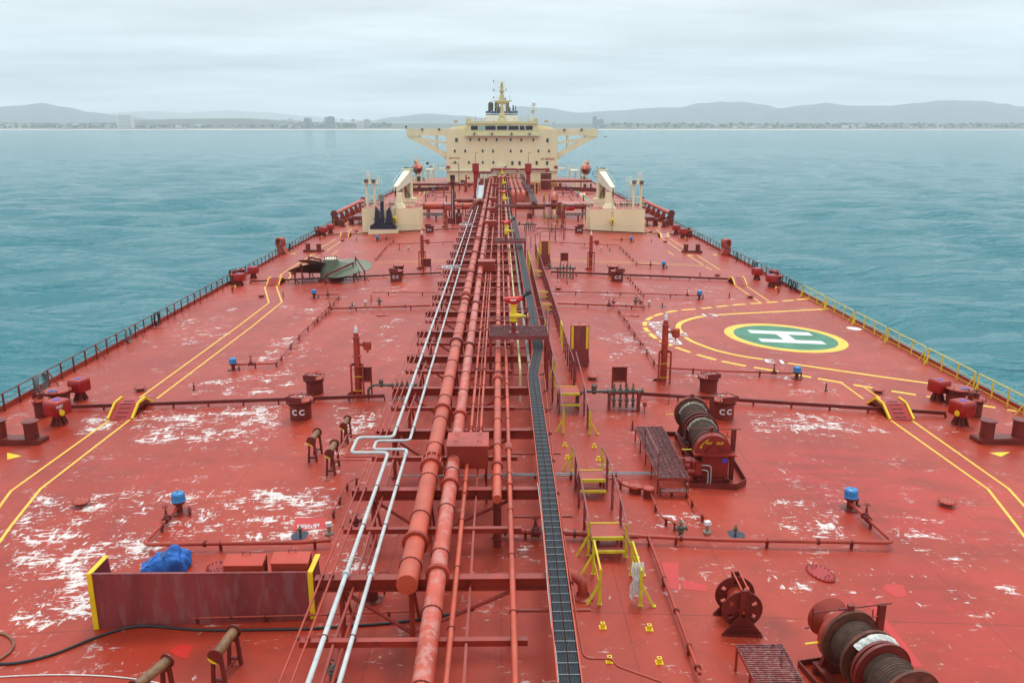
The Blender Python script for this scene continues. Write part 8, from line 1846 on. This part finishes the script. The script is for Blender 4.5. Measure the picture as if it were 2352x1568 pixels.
# ---- lifeboats
def lifeboat(lab, davlab, r, cx, cy_, s_):
    Yb = 238; c = G(r, cx, cy_, Yb); t = thing('lifeboat', lab, 'lifeboat', c, s_ * -.22)
    n_, k = 20, 14; 
    for nm, mat, lo, hi in (('hull', 'boat_dark', -1, .05), ('canopy', 'orange', .05, 1)):
        m2 = MB(); vs = []
        for i in range(k + 1):
            f = -1 + 2 * i / k; sc = max(.02, (1 - abs(f) ** 2.6)) ** .62
            for j in range(9):
                a = (-90 + 85 * j / 8) if nm == 'hull' else (-5 + 95 * j / 8)
                for sd in (1,):
                    zz = math.sin(R(a)); xx = math.cos(R(a)); vs.append((1.2 * sc * (abs(xx) ** .8), f * 4.4, (1.75 if nm == 'hull' else 1.25) * sc * zz))
        m2.add(vs, [(i * 9 + j, (i + 1) * 9 + j, (i + 1) * 9 + j + 1, i * 9 + j + 1) for i in range(k) for j in range(8)], True)
        m2.add([(-x, y, z) for x, y, z in vs], [(i * 9 + j + 1, (i + 1) * 9 + j + 1, (i + 1) * 9 + j, i * 9 + j) for i in range(k) for j in range(8)], True); m2.build(nm, mat, t)
    m2 = MB(); m2.box((0, 1.6, 1.45), (1.1, 1.5, .7)); m2.build('wheel_cuddy', 'orange', t)
    m2 = MB()
    for sx in (-1, 1): m2.tube([(sx * 1.0, -3, -.05), (sx * 1.38, -1, -.05), (sx * 1.38, 2, -.05), (sx * 1.0, 3.4, -.05)], .06, 6)
    m2.build('rubbing_strake', 'black', t)
    d = thing('lifeboat_davit', davlab, 'davit', (c.x - s_ * 1.5, Yb, zd(c.x))); o = d.location.copy(); sg = -s_
    def X_(dx): return c.x + sg * dx
    for y in (-2.8, 2.8):
        m2 = MB(); Yq = Yb + y
        pl_ = [(X_(1.25), Yq, -2.0), (X_(1.25), Yq, c.z + .5), (X_(-.3), Yq, c.z + 2.5), (X_(-.8), Yq, c.z + 2.4)]
        for a, b_ in zip(pl_, pl_[1:]): m2.bar(a, b_, .26, .30, up=(0, 1, 0))
        m2.bar((X_(1.25), Yq, c.z - .6), (X_(-.6), Yq, c.z - 2.6), .25, .3, up=(0, 1, 0)); m2.bar((X_(-.6), Yq, c.z - 2.6), (X_(-.8), Yq, -2.2), .25, .25, up=(0, 1, 0)); m2.build('davit_arm', 'cream', d, o)
        m2 = MB(); m2.cyl((X_(-.7), Yq, c.z + 2.4), (X_(-.1), Yb + y * .9, c.z + 1.1), .05, n=5); m2.build('fall_wire', 'grey', d, o)
    for x in (2.9, 4.6):
        for y in (-2.5, 2.5): m2 = MB(); m2.boxb(X_(x), Yb + y, -2, .22, .22, c.z + 1.6); m2.build('tower_post', 'cream', d, o)
    m2 = MB(); m2.box((X_(3.6), Yb, c.z - .4), (2.3, 6, .15)); m2.build('boarding_platform', 'cream', d, o); rail_top('rail', 'cream_light', d, [(X_(2.6), Yb - 2.9, c.z - .3), (X_(4.7), Yb - 2.9, c.z - .3), (X_(4.7), Yb + 2.9, c.z - .3)], h=1.2, step=.8, off=o, r=.04)
    m2 = MB()
    for i in range(9): m2.box((X_(5.2), Yb - 2.5, -1.2 + i * .6), (.9, .3, .05))
    for dx in (4.8, 5.6): m2.bar((X_(dx), Yb - 2.5, -2), (X_(dx), Yb - 2.5, c.z - .3), .06, .06, up=(0, 1, 0))
    m2.build('tower_ladder', 'cream_light', d, o)
lifeboat('orange lifeboat hanging in davits left of the bridge house', 'cream davit frame carrying the lifeboat left of the bridge', 14, 1150, 240, -1)
lifeboat('orange lifeboat hanging in davits right of the bridge house', 'cream davit frame carrying the lifeboat right of the bridge', 15, 575, 255, 1)
for r, x, y, mat, lab, nm in ((14, 1180, 460, 'drum_green', 'dark green drums below the left lifeboat', 'drum'), (15, 510, 460, 'drum_green', 'dark green drum below the right lifeboat', 'drum'), (14, 1262, 460, 'blue_cap', 'blue drum below the left lifeboat', 'drum'), (15, 484, 470, 'blue_cap', 'blue drum below the right lifeboat', 'drum')):
    p = Z(r, x, y + 18); t = thing('oil_drum', lab, 'drum', (p.x, p.y, zd(p.x))); hh = 1.5 if mat == 'drum_green' else 1.1; m2 = MB(); rr_ = .75 if mat == 'drum_green' else .4; m2.lathe([(rr_, -.02), (rr_, hh), (rr_ * .9, hh + .02)], n=16); m2.build('body', mat, t); m2 = MB(); m2.ring((0, 0, hh * .5), (0, 0, 1), rr_, .03, n=16, k=4); m2.build('hoop', 'black', t)
# dark domed searchlight on the davit platform
for r, x, y, lab in ((14, 1338, 155, 'dark domed searchlight on the left davit tower'), (14, 1398, 215, 'small black searchlight right of the left davit tower')):
    p = G(r, x, y, 235); zb = zd(p.x); t = thing('searchlight', lab, 'searchlight', (p.x, 235, zb)); m2 = MB(); m2.ball((0, 0, p.z - zb), .4 if x < 1350 else .25, 12, 8); m2.build('lamp_body', 'black', t); m2 = MB(); m2.cyl((0, 0, -.05), (0, 0, p.z - zb - .1), .07, n=6); m2.build('stand', 'cream', t)
# ---- rails and clutter before the bridge
def rail_row(lab, xa, xb, Y, n=10, h=1.2):
    t = thing('far_railing', lab, 'railing', (xa, Y, 0)); m2 = MB()
    for q in (h, h * .55): m2.cyl((0, 0, q + zd(xa)), (xb - xa, 0, q + zd(xb)), .045, n=5)
    m2.build('rail', 'red_dark', t)
    for i in range(n): x = (xb - xa) * i / (n - 1); m2 = MB(); m2.boxb(x, 0, zd(xa + x) - .03, .09, .09, h + .03); m2.build('post', 'red_dark', t)
rail_row('dark red railing across the deck left of the rack before the bridge', -16, -6.2, 233, 9)
rail_row('dark red railing across the deck right of the rack before the bridge', 9, 20, 233, 9)
rail_row('tall dark red railing over the long pipes before the bridge', -6, 8.5, 237.5, 12, 3.6)
for s_, w_ in ((-1, 'left'), (1, 'right')):
    x0, x1 = (-29.5, -14) if s_ < 0 else (15, 29.5); t = thing('low_bulwark', 'dark red low bulwark crossing the far %s deck before the lifeboat' % w_, 'bulwark', (x0, 229, 0)); m2 = MB()
    for i in range(8): xa, xb = (x1 - x0) * i / 8, (x1 - x0) * (i + 1) / 8; zz = min(zd(x0 + xa), zd(x0 + xb)); m2.boxb((xa + xb) / 2, 0, zz - .05, (xb - xa), .15, 1.1)
    m2.build('plate', 'red_dark', t)
rs = random.Random(5)
for i, (xa, Y) in enumerate(((-12, 186), (-10.5, 196), (-14, 208), (-9, 218), (-17, 190), (11, 184), (13, 198), (16, 210), (10.5, 222), (19, 188), (-9.4, 142), (9.8, 142), (12.5, 160), (-11, 162))):
    t = thing('deck_valve', 'small dark red valve post on the deck beyond the manifold', 'valve', (xa, Y, zd(xa)), 0, 'small valve posts on the far deck'); hh = rs.uniform(.9, 1.7); m2 = MB(); m2.lathe([(.25, -.03), (.2, .3), (.12, .35), (.12, hh), (.22, hh + .05), (.05, hh + .2)], n=10); m2.build('body', 'red_dark', t); m2 = MB(); m2.ring((0, 0, hh + .2), (0, 0, 1), .25, .03, n=12, k=4); m2.build('hand_wheel', 'red', t)
# ================================================================ SIDE RAILS AND WHAT HANGS ON THEM
def edge(s_, Y): x = CLX + s_ * (HB - .25); return Vector((x, Y, zd(x)))
def side_rail(label, s_, y0, y1, mat='red_dark', step=1.62, brace=4, h=1.08):
    o = edge(s_, y0); t = thing('side_rail', label, 'railing', o); 
    for q, rr_ in ((h, .038), (h * .64, .016), (h * .32, .016)): m2 = MB(); m2.cyl(edge(s_, y0) + Vector((0, 0, q)), edge(s_, y1) + Vector((0, 0, q)), rr_, n=6); m2.build('rail', mat, t, o)
    k = int((y1 - y0) / step); pr = None; pb = None
    for i in range(k + 1):
        Y = y0 + (y1 - y0) * i / k
        if pr is None: m2 = MB(); m2.boxb(0, 0, -.02, .08, .10, h); pr = m2.build('stanchion', mat, t)
        else: inst(pr, (0, Y - y0, 0), t)
        if i % brace == 1:
            if pb is None: m2 = MB(); m2.bar((-s_ * .03, 0, h * .92), (-s_ * .62, 0, -.03 + .03), .06, .05); pb = m2.build('brace', mat, t); pb.location = (0, Y - y0, 0)
            else: inst(pb, (0, Y - y0, 0), t)
    return t
Yof = lambda r, x, y: Z(r, x, y).y
fairL, fairR = Z(2, 275, 930), Z(22, 1800, 1262)
chL0, chL1 = Z(21, 760, 1060).y, Z(21, 1500, 600).y + 6; 
yelN = [Z(5, 1075, 1230).y, Z(5, 1210, 1305).y, Z(5, 1380, 1395).y, Z(5, 1590, 1500).y, Z(9, 1650, 300).y, Z(9, 2030, 510).y, Z(9, 2030, 510).y - 5.2]
side_rail('dark red rail along the near left edge of the deck', -1, 30, fairL.y - 1.2)
side_rail('dark red rail on the left edge between fairlead and mooring chocks', -1, fairL.y + 1.2, chL0 - .8)
side_rail('dark red rail on the left edge beyond the cranes', -1, chL1 + 1, 240, step=2.4)
side_rail('dark red rail on the right edge from yellow rails to the fairlead', 1, yelN[0] + .1, fairR.y - 1.2)
side_rail('dark red rail on the right edge between fairlead and mooring chocks', 1, fairR.y + 1.2, chL0 - .8)
side_rail('dark red rail on the right edge beyond the cranes', 1, chL1 + 1, 240, step=2.4)
nm_ = ['farthest yellow rail panel, next to the dark red rail', 'second farthest yellow rail panel', 'third yellow rail panel counted from the dark red rail', 'fourth yellow rail panel, beside the white disc mark', 'second nearest yellow rail panel', 'nearest yellow rail panel, behind the near right vents']
for i in range(6):
    b_, a = yelN[i] - .12, yelN[i + 1] + .12; o = edge(1, a); o.x -= .15; t = thing('yellow_rail_panel', nm_[i], 'railing', o, 0, 'removable yellow rail panels beside the landing circle'); L_ = b_ - a; h = 1.15
    m2 = MB(); m2.tube(poly_round([(0, .05, 0), (0, .05, h), (0, L_ - .05, h), (0, L_ - .05, 0)], .15), .038, 8); m2.build('outer_frame', 'yellow', t)
    for q in (.2, .66): m2 = MB(); m2.cyl((0, .05, q), (0, L_ - .05, q), .020, n=6); m2.build('rail', 'yellow', t)
    for f in (.02, .34, .67, .98): m2 = MB(); m2.boxb(0, L_ * f, -.02, .05, .09, h); m2.build('post', 'yellow', t)
    for f, d in ((.04, .55), (.96, -.55)): m2 = MB(); m2.bar((0, L_ * f, h * .6), (-.35, L_ * f + d * .2, 0), .06, .05); m2.build('brace', 'yellow', t)
for o_ in list(bpy.data.objects):
    if o_.parent and o_.parent.name.startswith('yellow_rail_panel'): o_.data.materials[0] = M['yellow_rail']
# fairleads
def fairlead(lab, p, s_):
    t = thing('pedestal_fairlead', lab, 'fairlead', (p.x, p.y, zd(p.x)), s_ * .25); m2 = MB()
    m2.prism([(-s_ * 1.0, -.45, -.05), (s_ * .35, -.45, -.05), (s_ * .40, -.45, 1.0), (-s_ * .35, -.45, 1.0)], (0, .9, 0)); m2.build('pedestal', 'red', t)
    m2 = MB(); n_ = 24; ro, ri = .60, .34; 
    def sh(r_, a): c_, s2 = math.cos(a), math.sin(a); k = 1 / max(abs(c_), abs(s2)) ** .45; return r_ * c_ * k * .8, r_ * s2 * k
    vs = []
    for (r_, y_) in ((ri + .10, -.58), (ro + .05, -.50), (ro, 0), (ro + .05, .50), (ri + .10, .58), (ri, .2), (ri, -.2)):
        for i in range(n_): a = 2 * math.pi * i / n_; x, z = sh(r_, a); vs.append((x, y_, z + 1.55))
    m2.add(vs, [(j * n_ + i, j * n_ + (i + 1) % n_, ((j + 1) % 7) * n_ + (i + 1) % n_, ((j + 1) % 7) * n_ + i) for j in range(7) for i in range(n_)], True); m2.build('ring_chock', 'red', t)
fairlead('tall hollow headed red fairlead at the left rail', fairL + Vector((0, .3, 0)), -1)
fairlead('tall hollow headed red fairlead at the right rail', fairR + Vector((0, .3, 0)), 1)
# mooring chock walls
for s_, lab in ((-1, 'row of slanted red chocks under a long tube at the left rail'), (1, 'row of slanted red chocks under a long tube at the right rail')):
    o = edge(s_, chL0); t = thing('chock_wall', lab, 'fender beam', o); L_ = chL1 - chL0; x = s_ * .1
    m2 = MB(); m2.cyl((x, .2, 1.95), (x, L_ - .2, 1.95), .36, n=16); m2.build('long_tube', 'red_pipe', t)
    for y in (0, L_): m2 = MB(); m2.boxb(x, y, -.05, .9, .10, 1.9); m2.cyl((x, y - .06, 2.0), (x, y + .06, 2.0), .62, n=24); m2.build('end_plate', 'red_dark', t)
    m2 = MB(); m2.boxb(x, L_ * .45, -.05, .1, L_ * .7, .9); m2.build('lower_plate', 'red_dark', t)
    for i in range(7):
        y = .4 + (L_ - .8) * i / 6; m2 = MB(); m2.prism([(x - s_ * 1.5, y, -.05), (x, y, -.05), (x + s_ * .0, y, 1.9), (x - s_ * .35, y, 1.9)], (0, .12, 0)); m2.bar((x - s_ * 1.5, y + .06, 0), (x - s_ * .35, y + .06, 1.9), .34, .05, up=(s_, 0, .5)); m2.build('slanted_bracket', 'red', t)
# coils hung on the rails
def coil(name, lab, s_, Y, mat, n=4, R0=.42, r=.035, cat='hose', two=False):
    p = edge(s_, Y); t = thing(name, lab, cat, p + Vector((-s_ * .08, 0, 0))); rr = random.Random(int(Y * 10))
    for k in range(2 if two else 1):
        m2 = MB()
        for i in range(n):
            cy_, tl = k * 1.25 + rr.uniform(-.06, .06), rr.uniform(-.15, .15); pts = []
            for j in range(25): a = 2 * math.pi * j / 24; pts.append((-s_ * (i * .03 + .02), cy_ + R0 * math.cos(a) * .9, .62 + (R0 * 1.15 + rr.uniform(-.01, .01)) * math.sin(a) + tl * .1))
            m2.tube(pts, r, 6)
        m2.build('loops', mat, t)
ys = lambda r, x, y: Z(r, x, y).y
coil('wire_coil', 'large grey coil of wire hung on the near left rail', -1, ys(24, 400, 400) + .3, 'coil_grey', 12, .58, .016, 'rope')
coil('wire_coil', 'smaller grey coil hung on the left rail beyond the large one', -1, ys(6, 930, 140), 'coil_grey', 7, .5, .016, 'rope')
coil('hose_coil', 'black hose coil hung on the left rail above the oval manhole', -1, ys(4, 915, 1500), 'black', 5, .5)
coil('hose_coil', 'black hose coil on the left rail just beyond the fairlead', -1, fairL.y + 2.3, 'black', 3)
coil('hose_coil', 'single black hose coil on the right rail nearest the fairlead', 1, ys(5, 672, 1022), 'black', 3)
coil('hose_coil', 'pair of black hose coils in the middle of the right rail', 1, ys(5, 800, 1085), 'black', 3, two=True)
coil('hose_coil', 'black hose coil on the right rail above the vent boxes', 1, ys(5, 960, 1165), 'black', 3)
coil('hose_coil', 'pair of black hose coils beside the first yellow rail panel', 1, ys(5, 1035, 1205), 'black', 3, two=True)
# small lamp with yellow post by the left rail
p = Z(21, 430, 1080); x = edge(-1, p.y); t = thing('ladder_top', 'yellow framed ladder top and black lamp at the left rail', 'ladder', x)
m2 = MB(); 
for q in (0, 1.6): m2.boxb(-.1, q, 0, .07, .5, 1.15)
for z_ in (.4, .75, 1.1): m2.bar((-.1, 0, z_), (-.1, 1.6, z_), .05, .05)
m2.build('frame', 'yellow', t); m2 = MB(); m2.cyl((0, 2.1, 0), (0, 2.1, 1.7), .07, n=8); m2.box((0, 2.1, 1.9), (.35, .5, .45)); m2.cyl((0, 2.1, 2.1), (-.2, 2.1, 2.5), .05, n=6); m2.build('lamp', 'black', t)
p = Z(22, 960, 700); x = edge(1, p.y); t = thing('ladder_top', 'yellow framed ladder top at the right rail', 'ladder', x); m2 = MB()
for q in (0, 1.6): m2.boxb(.1, q, 0, .07, .5, 1.15)
for z_ in (.4, .75, 1.1): m2.bar((.1, 0, z_), (.1, 1.6, z_), .05, .05)
m2.build('frame', 'yellow', t)
# ---- spare propeller on its stands
pc = Z(23, 1120, 800); Yp = pc.y + 1.2; zb = zd(pc.x)
def pp(x, y, dy=0): q = G(23, x, y, Yp + dy); return Vector((q.x, q.y, q.z))
t = thing('spare_propeller', 'huge green bronze spare propeller lying on red trestles', 'propeller', (pc.x, Yp, zb)); o = t.location.copy()
hub = pp(1115, 0); zt_ = pp(1115, 262).z; z0_ = pp(1115, 640).z; rt_ = (pp(1290, 262).x - pp(945, 262).x) / 2
m2 = MB(); m2.lathe([(rt_ * 1.55, z0_ - .25), (rt_ * 1.5, z0_ + .15), (rt_ * 1.15, zt_ - .5), (rt_ * 1.02, zt_ - .02)], (hub.x, Yp, 0), n=32, cap=False); m2.build('hub', 'prop_green', t, o)
m2 = MB(); m2.lathe([(rt_ * 1.03, zt_ - .02), (rt_ * 1.03, zt_ + .05), (rt_ * .8, zt_ + .06), (.1, zt_ + .06)], (hub.x, Yp, 0), n=32, cap=False); m2.build('hub_face', 'cream_light', t, o)
for i in range(16): a = i * math.pi / 8; m2 = MB(); q = Vector((hub.x + rt_ * .92 * math.cos(a), Yp + rt_ * .92 * math.sin(a), zt_ + .05)); m2.cyl(q, q + Vector((0, 0, .12)), .05, n=6); m2.build('stud', 'rust', t, o)
def blade(ang, length, wid, mat, pitch=R(32), rake=0.0, droop=0.0):
    m = MB(); nu, nv = 12, 7; top = []; bot = []
    for i in range(nu + 1):
        f = i / nu; rr_ = rt_ * .9 + length * f
        ch = wid * math.sin(math.pi * min(.5, .24 + f * .42)) ** .8 * (1.0 if f < .62 else max(.05, math.sqrt(max(0, 1 - ((f - .62) / .38) ** 2))))
        pt = pitch * (1.35 - .8 * f)
        for j in range(nv + 1):
            g = -1 + 2 * j / nv; lx = rr_ * math.cos(g * ch / max(rr_, .8) * .5 + .22 * f * f); ly = rr_ * math.sin(g * ch / max(rr_, .8) * .5 + .22 * f * f)
            z = (z0_ + zt_) / 2 - .1 + g * ch * .5 * math.sin(pt) + droop * f; th = .14 * (1 - f) * (1 - g * g) + .025
            x2 = hub.x + lx * math.cos(ang) - ly * math.sin(ang); y2 = Yp + lx * math.sin(ang) + ly * math.cos(ang); top.append((x2, y2, z + th)); bot.append((x2, y2, z - th))
    w_ = nv + 1; n1 = len(top); fs = [(i * w_ + j, (i + 1) * w_ + j, (i + 1) * w_ + j + 1, i * w_ + j + 1) for i in range(nu) for j in range(nv)]
    m.add(top, fs, True); m.add(bot, [f[::-1] for f in fs], True)
    rim = [i * w_ for i in range(nu + 1)] + [nu * w_ + j for j in range(1, w_)] + [i * w_ + nv for i in range(nu - 1, -1, -1)]
    for a, b2 in zip(rim, rim[1:]): m.quad(top[a], top[b2], bot[b2], bot[a])
    m.build('blade', mat, t, o)
LB = abs(pp(2160, 400).x - hub.x) - rt_
blade(R(12), LB * 1.0, 2.9, 'prop_green', R(26), droop=.1)
blade(R(-52), LB * .86, 2.6, 'prop_green', R(30), droop=-.15)
blade(R(-172), LB * .98, 2.4, 'prop_dark', R(34), droop=-.1)
blade(R(138), LB * .95, 2.4, 'prop_dark', R(32), droop=.3)
def trestle(lab, xa, ya, xb, yb, dya=0, dyb=0):
    a, b2 = pp(xa, ya, dya), pp(xb, yb, dyb); q = thing('propeller_trestle', lab, 'trestle', (a.x, a.y, zd(a.x))); oo = q.location.copy()
    m = MB(); m.bar(a, b2, .14, .18); m.build('cross_beam', 'red_dark', q, oo)
    for p in (a, b2): m = MB(); m.boxb(p.x, p.y, zd(p.x) - .03, .14, .14, p.z - zd(p.x) + .1); m.bar((p.x, p.y, p.z - (p.z - zd(p.x)) * .5), (p.x + .55, p.y - .5, zd(p.x)), .08, .08); m.build('leg', 'red_dark', q, oo)
trestle('red trestle under the tip of the dark left propeller blade', 445, 400, 290, 610, -1.5, -1.0)
trestle('red trestle over the far left propeller blade', 615, 230, 900, 290, 2.5, 1.5)
trestle('red trestle across the near right propeller blade', 1010, 665, 1660, 360, -2.6, -1.4)
trestle('red trestle across the broad right propeller blade', 1715, 215, 1930, 550, 1.6, -1.6)
q = thing('propeller_stand', 'low dark red stand under the propeller hub', 'stand', (hub.x, Yp, zb)); m2 = MB(); m2.lathe([(rt_ * 1.9, -.05), (rt_ * 1.5, z0_ - zb - .2)], n=20); m2.build('body', 'red_dark', q)
# ---- bird
p = F(1390, 315, 140); t = thing('sea_bird', 'dark sea bird gliding low over the water right of the bridge', 'bird', p, .5)
m2 = MB(); m2.tube([(-.28, 0, 0), (-.1, 0, .02), (.12, 0, .02), (.3, 0, .03)], [.02, .06, .055, .02], 7); 
for s_ in (-1, 1): m2.add([(.08, 0, .03), (-.06, 0, .03), (-.08, s_ * .35, .14), (.06, s_ * .38, .15), (-.1, s_ * .8, .05), (.0, s_ * .8, .06)], [(0, 1, 2, 3), (3, 2, 4, 5)])
tag(m2.build('body', 'black', t))
# ================================================================ HAZE
hz = MB(); hz.box((0, 7500, 230), (34000, 18500, 640)); 
hm = bpy.data.materials.new('haze'); hm.use_nodes = True; hn = hm.node_tree.nodes; hl = hm.node_tree.links
for k in list(hn):
    if k.type != 'OUTPUT_MATERIAL': hn.remove(k)
ho = [k for k in hn if k.type == 'OUTPUT_MATERIAL'][0]; hv = hn.new('ShaderNodeVolumePrincipled'); hl.new(hv.outputs[0], ho.inputs['Volume'])
hv.inputs['Color'].default_value = (.90, .965, 1, 1); hv.inputs['Density'].default_value = 1.0e-4; hv.inputs['Anisotropy'].default_value = .2
M['haze'] = hm; HZ = hz.build('haze', 'haze'); tag(HZ, kind='stuff')
HZ.display_type = 'WIRE'
